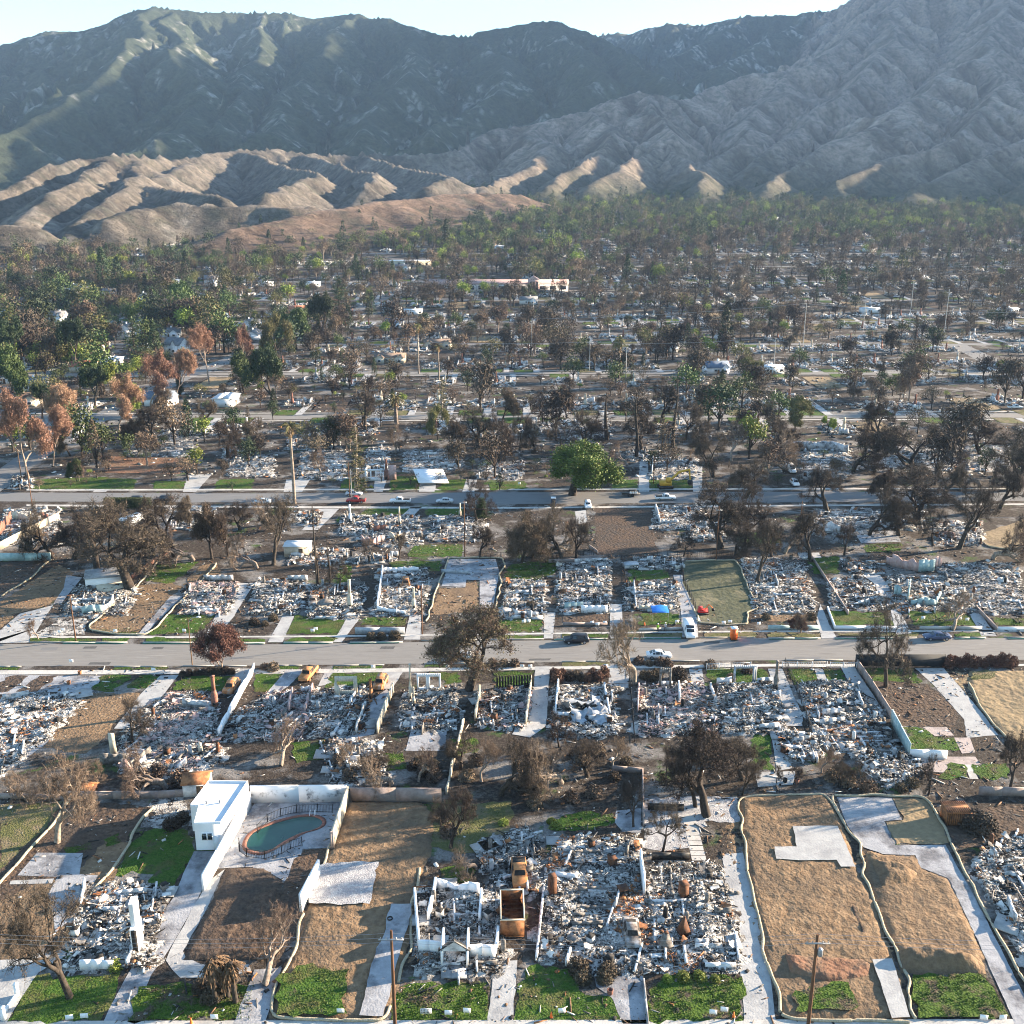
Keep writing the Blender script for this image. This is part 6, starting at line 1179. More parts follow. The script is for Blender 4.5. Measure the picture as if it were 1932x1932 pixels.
fence('black burnt picket fence behind the little green lawn', [(938, 1298), (1006, 1295)], 2.2, 'char', gap=.45, bar=.28)
W_ = lambda lb, *px, r=.17: wattle(lb, px, r)
W_('straw roll round three sides of the lot with the gravel pad', (636, 1576), (617, 1614), (604, 1645)); W_('straw roll below the low white wall piece', (577, 1726), (565, 1745), (562, 1790), (540, 1825), (516, 1877), (508, 1905), (516, 1920), (560, 1923), (640, 1925), (728, 1925), (738, 1897))
W_('straw roll along the white walled shell', (794, 1640), (789, 1679), (777, 1705), (774, 1790), (761, 1815), (749, 1862)); W_('straw roll along the green back lawn on the left', (287, 1524), (262, 1560), (245, 1590), (228, 1615), (205, 1650), (182, 1672), (158, 1708))
W_('straw roll beside the pale bare tree on the left', (132, 1508), (105, 1555), (60, 1600), (0, 1665), (-60, 1730)); W_('straw roll on the left and far side of the orange dirt lot', (1476, 1912), (1470, 1870), (1455, 1840), (1440, 1790), (1424, 1715), (1410, 1650), (1403, 1590), (1400, 1550), (1391, 1530), (1394, 1508), (1420, 1503), (1500, 1500), (1556, 1500), (1570, 1514), (1584, 1540))
W_('straw roll along the near side of the orange dirt lot', (1476, 1912), (1490, 1922), (1560, 1925), (1650, 1927), (1720, 1930)); W_('long straw roll between the two dirt lots', (1573, 1502), (1570, 1512), (1588, 1545), (1604, 1571), (1628, 1594), (1625, 1614), (1634, 1630), (1625, 1650), (1640, 1681), (1658, 1723), (1668, 1753), (1681, 1774), (1697, 1816), (1712, 1838), (1723, 1857), (1713, 1870), (1720, 1885), (1718, 1912), (1732, 1930))
W_('straw roll on the far and right side of the dug out lot', (1573, 1502), (1660, 1502), (1746, 1505), (1760, 1520), (1776, 1555), (1792, 1589), (1810, 1625), (1828, 1663), (1850, 1700), (1872, 1743), (1913, 1821), (1950, 1890))
W_('straw roll round the narrow cleared lot on the left of the street', (300, 1058), (262, 1105), (235, 1128), (200, 1155), (170, 1180), (172, 1190), (215, 1197), (275, 1199), (300, 1182), (325, 1150), (372, 1105), (410, 1063)); W_('straw roll slanting across the brown lots at the far left', (97, 1056), (60, 1090), (0, 1127))
W_('straw roll round the seeded lot', (1291, 1060), (1340, 1058), (1388, 1058), (1397, 1070), (1408, 1100), (1420, 1130), (1432, 1150), (1408, 1157), (1412, 1179), (1370, 1180), (1318, 1176), (1311, 1150)); W_('straw roll on the left of the cleared concrete lot', (845, 1054), (838, 1078), (828, 1100), (815, 1143), (803, 1175)); W_('straw roll on the far and right side of the cleared concrete lot', (845, 1054), (900, 1053), (948, 1054), (953, 1068), (943, 1085), (946, 1100), (933, 1150))
W_('straw roll on the left side of the tan dirt lot', (1828, 1290), (1840, 1320), (1862, 1350), (1890, 1385), (1920, 1418)); W_('straw roll round the sandy lot below the wires', (1840, 1010), (1865, 1032), (1890, 1036), (1930, 1037))
# ================================================================ sheds, canopy, toilets, machines
shed('rusty_shed', 'orange rusted garden shed with a peaked roof behind the outbuilding', 374, 1492, 3.4, 3.0, 2.0, 'stucco', 'rust', .1, .7); shed('rusty_shed', 'small fallen rust brown shed behind the brown lot', 160, 1494, 2.8, 2.0, .9, 'rustdark', 'rust', -.2, .4)
sh_ = shed('ribbed_shed', 'red brown ribbed metal shed beside a round dark bush', 1800, 1548, 2.8, 2.4, 1.9, 'rust', 'rust', 0, .15); shed('garage', 'pale garage with a dark open door and a fallen roof corner', 200, 1102, 7.2, 5.6, 2.5, 'whitepaint', 'oldslab', .25, .9, cat='garage', door=False)
shed('carport', 'collapsed carport with a pale blue roof between charred trees', 563, 1045, 5.6, 4.2, 2.4, 'cream', 'whiteroof', 0, .3, cat='carport'); shed('small_shed', 'tiny pale ribbed shed lying in the back yard of the fenced green lawn', 1279 - 90, 1070, 3.0, 2.0, .8, 'stucco', 'tin', .2, .2, door=False)
mb = MB()
for i in range(12): mb.box((-1.5 + i * .273, -1.24, .95), (.09, .1, 1.9)); mb.box((-1.5 + i * .273, 0, 2.12), (.09, 2.6, .12))
mb.build('ribs', M['rustdark'], sh_)
t = thing('roof_slab', 'tilted beige roof slab in front of the pale garage', 'roof slab', gp(208, 1112)[:]); mb = MB(); mb.box((0, 0, .9), (5.2, 4.2, .12), tilt=(.25, -.12, .5)); mb.build('slab', M['cream'], t); mb = MB(); mb.box((-1.2, 1.3, .55), (.15, .15, 1.1)); mb.build('prop', M['wood'], t)
for lb, u, v, a, h in (('cream upright slab standing in the black ruin on the left', 215, 1424, .95, 3.6), ('pink wall fragment leaning beside the cream slab', 246, 1462, 1.6, 2.6), ('small cream post standing in ash right of the black ruin', 379, 1422, .6, 1.8)):
    t = thing('wall_fragment', lb, 'wall fragment', gp(u, v)[:], .1); mb = MB(); mb.add([[-a / 2, -.12, 0], [a / 2, -.12, 0], [a / 2, .12, 0], [-a / 2, .12, 0], [-a * .5, -.12, h], [a * (.38 if a < 1 else -.2), -.12, h * .96], [a * (.38 if a < 1 else -.2), .12, h * .96], [-a * .5, .12, h]], [[0, 3, 2, 1], [4, 5, 6, 7], [0, 1, 5, 4], [1, 2, 6, 5], [2, 3, 7, 6], [3, 0, 4, 7]]); mb.build('face', M['pink' if 'pink' in lb else 'cream'], t)
t = thing('canopy_tent', 'blue pop up canopy on thin legs over a rubble lot', 'canopy', gp(1244, 1167)[:]); mb = MB(); mb.add([[-1.6, -1.5, 2.1], [1.6, -1.5, 2.1], [1.6, 1.5, 2.1], [-1.6, 1.5, 2.1], [0, 0, 2.9], [-1.6, -1.5, 1.9], [1.6, -1.5, 1.9], [1.6, 1.5, 1.9], [-1.6, 1.5, 1.9]], [[0, 1, 4], [1, 2, 4], [2, 3, 4], [3, 0, 4]]); mb.add([[-1.6, -1.5, 2.1], [1.6, -1.5, 2.1], [1.6, 1.5, 2.1], [-1.6, 1.5, 2.1], [-1.6, -1.5, 1.85], [1.6, -1.5, 1.85], [1.6, 1.5, 1.85], [-1.6, 1.5, 1.85]], [[4, 5, 1, 0], [5, 6, 2, 1], [6, 7, 3, 2], [7, 4, 0, 3]]); mb.build('cover', M['blue'], t)
for sx in (-1.5, 1.5):
    for sy in (-1.4, 1.4): mb = MB(); mb.tube([(sx, sy, 0), (sx, sy, 2.1)], .03, 5); mb.build('leg', M['steel'], t)
t = thing('portable_toilet', 'bright orange portable toilet with a pale roof at the kerb', 'portable toilet', gp(1384, 1207)[:]); mb = MB(); mb.box((0, 0, 1.3), (1.15, 1.15, 2.1)); mb.build('cabin', M['orange'], t); mb = MB(); mb.box((0, 0, 2.42), (1.22, 1.22, .14)); mb.box((0, 0, 2.52), (.9, .9, .1)); mb.build('roof', M['signw'], t); mb = MB(); mb.box((0, -.6, 1.25), (.75, .04, 1.8)); mb.build('door', M['orange2'] if 'orange2' in M else M['orange'], t); mb = MB(); mb.box((0, 0, .2), (1.3, 1.4, .1)); b_ = mb.build('trailer', M['metaldark'], t)
for s in (-.62, .62): mb = MB(); mb.tube([(s - .08, 0, .2), (s + .08, 0, .2)], .2, 10); mb.build('wheel', M['metaldark'], t)
t = thing('portable_toilet', 'dark blue portable toilet below the big green tree', 'portable toilet', gp(1044, 955)[:]); mb = MB(); mb.box((0, 0, 1.15), (1.3, 1.3, 2.3)); mb.build('cabin', M['sedanb'] if 'sedanb' in M else M['metaldark'], t); mb = MB(); mb.box((0, 0, 2.38), (1.35, 1.35, .16)); mb.build('roof', M['signw'], t); mb = MB(); mb.box((0, -.67, 1.1), (.8, .04, 1.9)); mb.build('door', M['metaldark'], t)
def lift_machine():
    t = thing('small_excavator', 'red and white small machine in the near corner of the seeded lot', 'machine', gp(1326, 1158)[:]); mb = MB(); mb.box((0, 0, .6), (2.0, 1.2, .5)); mb.box((-.5, 0, 1.1), (.8, 1.0, .7)); mb.build('body', M['redpaint'], t)
    for s in (-.55, .55): mb = MB(); mb.box((0, s, .22), (2.1, .3, .42)); mb.build('track', M['metaldark'], t)
    mb = MB(); mb.tube([(.4, 0, .9), (1.1, 0, 2.0), (1.9, 0, 1.2)], .1, 6); mb.build('arm', M['orange'], t); mb = MB(); mb.box((2.0, 0, .9), (.5, .7, .4)); mb.build('bucket', M['metaldark'], t)
M['redpaint'] = mat('red paint', [(.5, .03, .03), (.6, .05, .04)], 2, .5); M['yellow'] = mat('machine yellow', [(.5, .28, .03), (.6, .34, .04)], 2, .5); lift_machine()
t = thing('ladder', 'small white ladder lying by the seeded lot corner', 'ladder', gp(1317, 1170)[:]); mb = MB()
for s in (-.3, .3): mb.box((s, 0, .15), (.07, 2.2, .07))
mb.build('rails', M['signw'], t); mb = MB()
for k in range(6): mb.box((0, -.95 + k * .38, .15), (.6, .06, .05))
mb.build('rungs', M['signw'], t)
t = thing('excavator', 'yellow excavator with its boom bent over a ruin by the far street', 'excavator', gp(1255, 921)[:], .1); mb = MB(); mb.box((0, 0, 1.6), (3.2, 2.4, 1.2)); mb.build('body', M['yellow'], t); mb = MB(); mb.box((.6, -.8, 2.6), (1.3, 1.0, 1.4)); c = mb.build('cab', M['yellow'], t); mb = MB(); mb.box((1.26, -.8, 2.7), (.03, .8, .9)); mb.build('pane', M['glass'], c)
for s in (-1.2, 1.2): mb = MB(); mb.box((0, s, .5), (4.0, .6, .9)); mb.build('track', M['metaldark'], t)
mb = MB(); mb.tube([(1.2, .3, 2.0), (4.0, .3, 4.6), (7.0, .3, 5.2)], [.35, .38, .28], 6); mb.tube([(6.8, .3, 5.4), (7.2, .3, 2.2)], [.28, .2], 6); mb.build('boom', M['yellow'], t); mb = MB(); mb.box((7.1, .3, 1.5), (1.0, 1.1, 1.2)); mb.build('bucket', M['metaldark'], t)
t = thing('motorhome', 'white motorhome with a dark front parked among charred trees', 'motorhome', gp(262, 992)[:], math.radians(-118)); mb = MB(); mb.box((0, 0, 1.75), (9.5, 2.5, 2.6)); mb.build('body', M['whitepaint'], t); mb = MB(); mb.box((4.78, 0, 1.6), (.08, 2.2, 1.9)); mb.build('windscreen', M['glass'], t)
for x in (-2, .5): mb = MB(); mb.box((x, 0, 3.15), (.9, .7, .22)); mb.build('roof_unit', M['metaldark'], t)
for x in (-3, 3):
    for s in (-1.15, 1.15): mb = MB(); mb.tube([(x, s - .12, .45), (x, s + .12, .45)], .45, 12); mb.build('wheel', M['metaldark'], t)
t = thing('patio_umbrella', 'pale dusty patio umbrella beside the concrete yard', 'umbrella', gp(615, 1148)[:]); mb = MB(); mb.lathe([(1.7, 1.3), (1.2, 1.6), (.5, 1.95), (0, 2.1)], 10); mb.build('canopy', M['grey'], t); mb = MB(); mb.tube([(0, 0, 0), (0, 0, 2.1)], .03, 5); mb.build('pole', M['steel'], t)
t = thing('flatbed_trailer', 'dark trailer with a white rail parked on the far street', 'trailer', gp(1190, 936)[:]); mb = MB(); mb.box((0, 0, .8), (5.0, 2.0, .25)); mb.box((.6, .9, 1.3), (2.2, .05, .7)); mb.build('bed', M['metaldark'], t); mb = MB()
for k in range(5): mb.box((-.3 + k * .45, -1.0, 1.25), (.3, .05, .6))
mb.build('stake_sides', M['signw'], t)
for x in (-.5, .5): mb = MB(); mb.tube([(x, -1.05, .4), (x, 1.05, .4)], .38, 10); mb.build('wheel', M['metaldark'], t)
t = thing('leaning_garage_roof', 'white garage roof fallen forward over a short drive', 'roof', gp(812, 915)[:]); mb = MB(); mb.box((0, 2.5, 2.0), (9, 7.5, .15), tilt=(.32, .1, .35)); mb.build('slab', M['whitepaint'], t); mb = MB(); mb.box((0, 5, 1.3), (6, 1.5, 2.4)); mb.build('broken_wall', M['cream'], t)
t = thing('bay_window_shell', 'small white bay window shell with a red chimney beside a lawn', 'house remnant', gp(705, 907)[:]); mb = MB(); 
for x in (-2.2, -.75, .75, 2.2): mb.box((x, 0, 1.6), (.3, .3, 3.2))
mb.box((0, 0, .5), (4.6, .34, 1.0)); mb.box((0, 0, 3.2), (5.0, .5, .3)); mb.box((-2.4, 1.8, 1.6), (.25, 3.6, 3.2)); mb.build('front', M['whitepaint'], t); c = chimney(t, 3.6, 1.2, 6.0, 'brick', w=1.2); mb = MB(); mb.box((5.4, 1.0, 2.2), (2.2, .3, 4.4)); mb.build('pink_wall', M['pink'], t)
# ================================================================ cars and people
car('suvdark', 1087, 1212, 182, 'black SUV parked at the far kerb of the nearer street'); car('sedanwhite', 1243, 1241, 1, 'white sedan parked behind the bare pale street tree'); car('sedanblue', 1767, 1206, 181, 'dark blue sedan parked before the low pale wall'); car('vanwhite', 1300, 1197, -92, 'white van facing out of the drive beside the orange toilet')
car('sedanwhite', 870, 1243, 180, 'white car half hidden behind the big brown tree at the near kerb'); car('burntpickup', 582, 1277, -100, 'orange burnt pickup standing on the drive left of the window frame wall'); car('burntsuv', 437, 1302, -96, 'orange burnt SUV between the pale wall and the green lawn'); car('burntsuv', 718, 1294, -98, 'orange burnt car squeezed against the slim rusty chimney')
car('burntgrey', 1192, 1768, -91, 'ash covered burnt car facing the camera between two rubble fields'); car('burntpickup', 980, 1655, -88, 'rusty burnt pickup right behind the open steel container'); car('burntgrey', 590, 1138, -80, 'grey burnt car on the drive left of the orange and white chimney')
car('burntsuv', 766 - 0, 1102, 95, 'dark burnt car behind the low white walls')
for k, u, v, hd, lb in (('sedansilver', 668, 935, 0, 'white car parked by the pale green conifer'), ('pickupred', 672, 948, 178, 'red pickup parked opposite the pale green conifer'), ('pickupwhite', 755, 949, 180, 'white pickup parked alone on the far street'), ('sedansilver', 839, 949, 180, 'silver car parked left of the dark street tree'), ('suvwhite', 1109, 957, -90, 'white SUV facing the camera above the brown field'), ('pickupwhite', 1255, 943, 3, 'white pickup parked before the excavator'),
                        ('vanwhite', 1492, 890, -90, 'white box truck standing between two ruins'), ('suvwhite', 1499, 915, -90, 'white SUV in front of the white box truck'), ('suvdark', 262, 947, 2, 'black car on the far street left of the two'), ('suvdark', 308, 946, 181, 'black car on the far street above the motorhome'), ('sedansilver', 495, 950, 185, 'silver car under the bare tree left of the tall palm'), ('sedanwhite', 1600, 695, 0, 'white sedan on the distant street right of the white house'), ('pickupwhite', 1915, 771, 0, 'small white pickup on the far street at the right'), ('suvwhite', 1930, 726, -30, 'white car at the right hand crossroads'), ('pickupwhite', 1305, 693, 0, 'white pickup in the middle distance by the round green tree'), ('suvdark', 1326, 695, 0, 'dark SUV beside the middle distance pickup')):
    car(k, u, v, hd, lb)
person('person in a bright yellow vest and dark trousers standing by the canopy', 1241, 1193, 'vest', 'denim', 'signw', .3); person('person in a pale shirt and dark trousers facing the one in the vest', 1255, 1191, 'greyshirt', 'denim', 'signw', -.6, 1)
# ================================================================ signs, cones, bins
for u, v, lb in ((132, 1929, 'left one of two white signs on the lawn below the pale trunk'), (160, 1926, 'right one of two white signs on the lawn below the pale trunk'), (405, 1928, 'white sign below the drooping dead palms'), (643, 1917, 'white sign standing on the lawn of the gravel pad lot'), (846, 1920, 'small white sign between two wider ones on the weedy lawn'), (881, 1916, 'white sign at the right end of the weedy lawn before the white shell'),
                 (1060, 1916, 'white sign on the lawn with the curved drive'), (1345, 1919, 'narrow white sign near the orange cone'), (1366, 1914, 'wide white sign near the orange cone'), (1855, 1929, 'left one of two white signs at the lower right'), (1891, 1929, 'right one of two white signs at the lower right'), (120, 1194, 'white sign on the ash lot beside the timber pole'), (113, 1198, 'small white sign left of another on the ash lot'),
                 (218, 1196, 'white sign on the near end of the narrow cleared lot'), (348, 1195, 'white sign at the foot of the lamp post'), (590, 1195, 'left one of two white signs on the broad green lawn'), (596, 1192, 'right one of two white signs on the broad green lawn'), (1431, 1182, 'lone white sign by the wide grey drive') , (988, 1178, 'left white sign on the little lawn with the curb'), (997, 1177, 'right white sign on the little lawn with the curb'), (1117, 1180, 'white sign on the fenced brown lawn, leftmost of three'),
                 (1127, 1183, 'white sign on the fenced brown lawn, middle of three'), (1141, 1180, 'white sign on the fenced brown lawn, rightmost of three'), (1277, 1178, 'white sign beside the white van'), (1365, 1180, 'left white sign on the seeded lot'), (1377, 1178, 'right white sign on the seeded lot'), (1741, 1171, 'white sign on the lawn under the tall dark tree'), (1822 - 12, 1172, 'left white sign behind the dark blue sedan'), (1834 - 10, 1174, 'right white sign behind the dark blue sedan'),
                 (135, 1253, 'white sign lying at the near kerb on the left'), (290, 1269, 'white sign on the parkway left of the clipped scorched shrubs'), (704, 1264, 'white sign pair on the parkway by the burnt car'), (845, 1263, 'white sign on the parkway left of the big brown tree'), (1000, 1263, 'white sign on the parkway by the light drive'), (985, 1263, 'white sign on the parkway before the picket fence'), (1143, 1262, 'white sign by the scorched hedge'), (980, 916, 'white sign beyond the far street left of the green tree')):
    sign(u, v, lb, rz=(u * 17 % 30) - 15)
def ink_sign():
    t = thing('yard_sign', 'white sign with two rows of black lettering on the weedy lawn', 'sign', gp(804, 1917)[:], .03, 'white notice signs on the lots'); mb = MB(); mb.box((0, 0, .62), (1.1, .02, .6)); p = mb.build('panel', M['signw'], t); mb = MB()
    for k in range(7): mb.box((-.42 + k * .14, -.013, .76), (.09, .004, .17)); mb.box((-.42 + k * .14, -.013, .5), (.09, .004, .17))
    mb.build('lettering', M['ink'], p)
    for s in (-.3, .3): mb = MB(); mb.box((s, 0, .17), (.02, .02, .34)); mb.build('stake', M['steel'], t)
ink_sign()
for lb, u, v in (('orange cone on the lawn beside the curved drive', 1040, 1920), ('orange cone on the weedy lawn at the foot of the long drive', 1384, 1920), ('orange cone by the dead palms', 361, 1931), ('orange cone behind the bare pale street tree', 1216, 1180)):
    t = thing('traffic_cone', lb, 'cone', gp(u, v)[:]); mb = MB(); mb.lathe([(.16, .04), (.13, .25), (.05, .68), (0, .7)], 10); mb.build('cone', M['orange'], t); mb = MB(); mb.box((0, 0, .02), (.4, .4, .04)); mb.build('foot', M['ink'], t)
for lb, u, v, m in (('terracotta pot at the corner of the curved drive', 1151, 1876, 'brick'), ('brown barrel beside a bench of bare shrubs', 1503, 1478, 'brick'), ('dark barrel on the pale paving', 1481, 1476, 'metaldark'), ('rusty drum lying on the edge of the white ash ruin', 151, 1272, 'rust'), ('small rusty drum on the planting strip', 130, 1291, 'rust'), ('black round drum on the gravel pad', 736, 1744 - 4, 'metaldark')):
    t = thing('drum', lb, 'drum', gp(u, v)[:]); mb = MB(); mb.lathe([(.22, 0), (.3, .15), (.32, .55), (.3, .6), (.24, .58), (.2, .1)], 12); mb.build('shell', M[m], t); mb = MB(); mb.lathe([(.335, .52), (.345, .58), (.3, .62)], 12); mb.build('rim', M[m], t)
# concrete posts lower left
for lb, u, v in (('white gatepost in the lower left corner, nearest', 8, 1925), ('white gatepost on the kerb wall below the bare tree', 33, 1880)):
    t = thing('gatepost', lb, 'post', gp(u, v)[:]); mb = MB(); mb.box((0, 0, .75), (.35, .35, 1.5)); mb.build('shaft', M['whitepaint'], t); mb = MB(); mb.box((0, 0, 1.55), (.42, .42, .1)); mb.build('cap', M['whitepaint'], t)
def scatter_debris():
    rng = np.random.default_rng(77); q = np.column_stack([rng.uniform(-110, 110, 60000), rng.uniform(gp(966, 1932).y, gp(966, 955).y, 60000)]); y = q[:, 1]
    ya, yb = gp(966, 1262).y, gp(966, 1198).y; k = (np.abs(q[:, 0]) < y * .56 + 4) & ~((y > ya) & (y < yb)); k &= fbm(q[:, 0] * .08, q[:, 1] * .08, 3, 21) + rng.normal(0, .05, len(y)) > .47
    for P_ in ([(1291, 1060), (1388, 1058), (1431, 1150), (1411, 1178), (1311, 1150)], [(1396, 1506), (1570, 1500), (1650, 1700), (1716, 1925), (1450, 1925)], [(1573, 1502), (1746, 1505), (1932, 1860), (1932, 1940), (1720, 1940)], [(660, 1514), (790, 1514), (800, 1640), (740, 1925), (520, 1925), (600, 1645)], [(1830, 1266), (1990, 1266), (1990, 1440), (1900, 1400)], [(464, 1596), (517, 1550), (610, 1540), (600, 1570), (500, 1612)], [(370, 1605), (360, 1560), (385, 1520), (475, 1520), (425, 1605)], [(1121, 958), (1226, 953), (1241, 1045), (1126, 1048)]):
        k &= ~inpoly([gp(*p)[:2] for p in P_], q)
    q = q[k][:26000]; n = len(q); s = np.clip(rng.gamma(1.3, .07, n), .03, .5); kd = rng.random(n)[:, None]
    dim = np.where(kd < .5, np.column_stack([s * 5, s * .4, s * .4]), np.column_stack([s * 1.5, s, s * .4])); mb = MB()
    boxes(mb, np.column_stack([q, np.full(n, .06)]), dim, np.column_stack([rng.normal(0, .15, n), rng.normal(0, .15, n), rng.uniform(0, PI, n)]), rng.choice([0, 1, 2, 3, 5], n, p=[.16, .24, .33, .05, .22])); o = mb.build('scattered_debris', RUBM() + [M['wood']]); tag(o, 'small charred and pale bits strewn over the lots', 'debris', kind='stuff')
scatter_debris()
# ================================================================ poles and wires
utility_pole('timber pole with a grey crossarm standing at the bottom edge left of centre', 746, 1952, 1765, .19, h=12.2); utility_pole('dark timber pole with a crossarm and transformer before the orange dirt lot', 1523, 1953, 1770, .21, trans=True, h=11.8)
utility_pole('thin timber pole between the street and the ash lot', 143, 1209, 1123, .15, arms=0); utility_pole('charred pole standing among burnt shrubs', 598, 1110, 955, .15, arms=0, m='bark'); utility_pole('dark pole beside the green back yards', 877, 1050, 945, .14, arms=1, aw=1.2, arm_at=.97)
utility_pole('pole with an orange top at the right of the brown field', 1351, 1055, 955, .15, arms=1, aw=1.4); utility_pole('dark pole with an orange band below the right hand wires', 1524 - 18, 1035, 945, .15, arms=1, aw=1.4); utility_pole('orange timber pole at the left crossroads', 41, 906, 848, .17, arms=0, m='wood'); utility_pole('thin pole at the left edge above the red walls', 61, 955, 880, .13, arms=0)
utility_pole('rusty pole standing at the corner of the grey retaining wall', 797, 1197, 1105, .12, arms=0); utility_pole('slim pole right of the tall palm', 660, 938, 872, .13, arms=0); utility_pole('grey pole before the excavator', 1233, 912, 862, .13, arms=0)
far_poles = [(1034, 1516, 662, 572), (1285, 1516, 678, 572), (1105, 1100, 720, 625), (1440, 1440, 700, 625)]
for u, v, top, lb in ((1515, 655, 572, 'pale pole with a crossarm, tallest of the distant right wires'), (1628, 625, 565, 'pale pole carrying the distant right wires further right'), (1112, 700, 642, 'pole carrying the middle distance wires near the centre'), (1302, 672, 640, 'pole on the middle distance wires right of centre'), (1006, 610, 560, 'distant pole left of the long pink roofed building') , (1003, 672, 605, 'dark pole with wires above the burnt blocks'), (1460, 690, 640, 'distant pole by the grey trees'), (1180, 730, 655, 'pole above the white rubble rows'), (1716, 605, 530, 'pale pole in the far right burnt woods'), (1780, 640, 545, 'tall pole near the right hand road')):
    utility_pole(lb, u, v, top, .2, aw=3.2, m='steel')
def lamp(label, u, vb, vt, side=1, m='steel'):
    g = gp(u, vb); h = hpx(u, vb, vt); t = thing('street_lamp', label, 'street lamp', g[:]); mb = MB(); mb.tube([(0, 0, 0), (0, 0, h * .85), (0, 0, h)], [.11, .08, .07], 8); mb.build('post', M[m], t)
    mb = MB(); mb.tube([(0, 0, h * .9), (side * .7, 0, h), (side * 1.6, 0, h + .2)], .045, 5); mb.build('arm', M['steel'], t); mb = MB(); mb.box((side * 1.9, 0, h + .18), (.7, .25, .14)); mb.build('lamp_head', M['signw'], t)
lamp('street lamp behind the small red leaved tree', 363, 1256, 1166, 1, 'wood'); lamp('thin street lamp right of the tall palm', 664, 946, 950 - 5 - 60, 1)
for k, (v1, v2, Y1) in enumerate(((1752, 1750, 100.5), (1778, 1776, 100.5), (1788, 1787, 100.5))):
    zz = 12.2 * .93 + .3 - k * .25
    p0, p1 = gp(746, 1952), gp(1523, 1953)
    for j, (a, b) in enumerate((((p0.x - 45, p0.y + .5), (p0.x, p0.y)), ((p0.x, p0.y), (p1.x, p1.y)), ((p1.x, p1.y), (p1.x + 45, p1.y)))):
        o_ = (-.9, 0, .9)[k]
        wire(('lowest', 'middle', 'highest')[2 - k] + ' wire ' + ('left of the timber pole with a crossarm', 'between the two near timber poles', 'right of the dark pole with a transformer')[j], (a[0], a[1] - .3 * (k - 1), zz), (b[0], b[1] - .3 * (k - 1), zz), .9, .016)
for k, (ua, va, ub, vb, D, lb) in enumerate(((1240, 958, 1520, 962, 250, 'upper wire over the ruins right of the brown field'), (1520, 962, 1990, 972, 250, 'wire running off to the right over the fourth row'), (1000, 602, 1515, 573, 560, 'wire between distant poles over the burnt blocks'), (1515, 573, 1990, 590, 560, 'distant wire at the right over the grey woods'), (1112, 645, 1440, 638, 470, 'middle distance wire above the white rubble'), (700, 640, 1112, 645, 470, 'middle distance wire on the left of the centre pole'), (280, 720, 640, 650, 480, 'drooping wire over the green trees on the left'), (640, 650, 905, 610, 500, 'bright wire climbing from the left woods'))):
    wire(lb, at(ua, va, D), at(ub, vb, D), 1.4, .035 if D < 300 else .06)
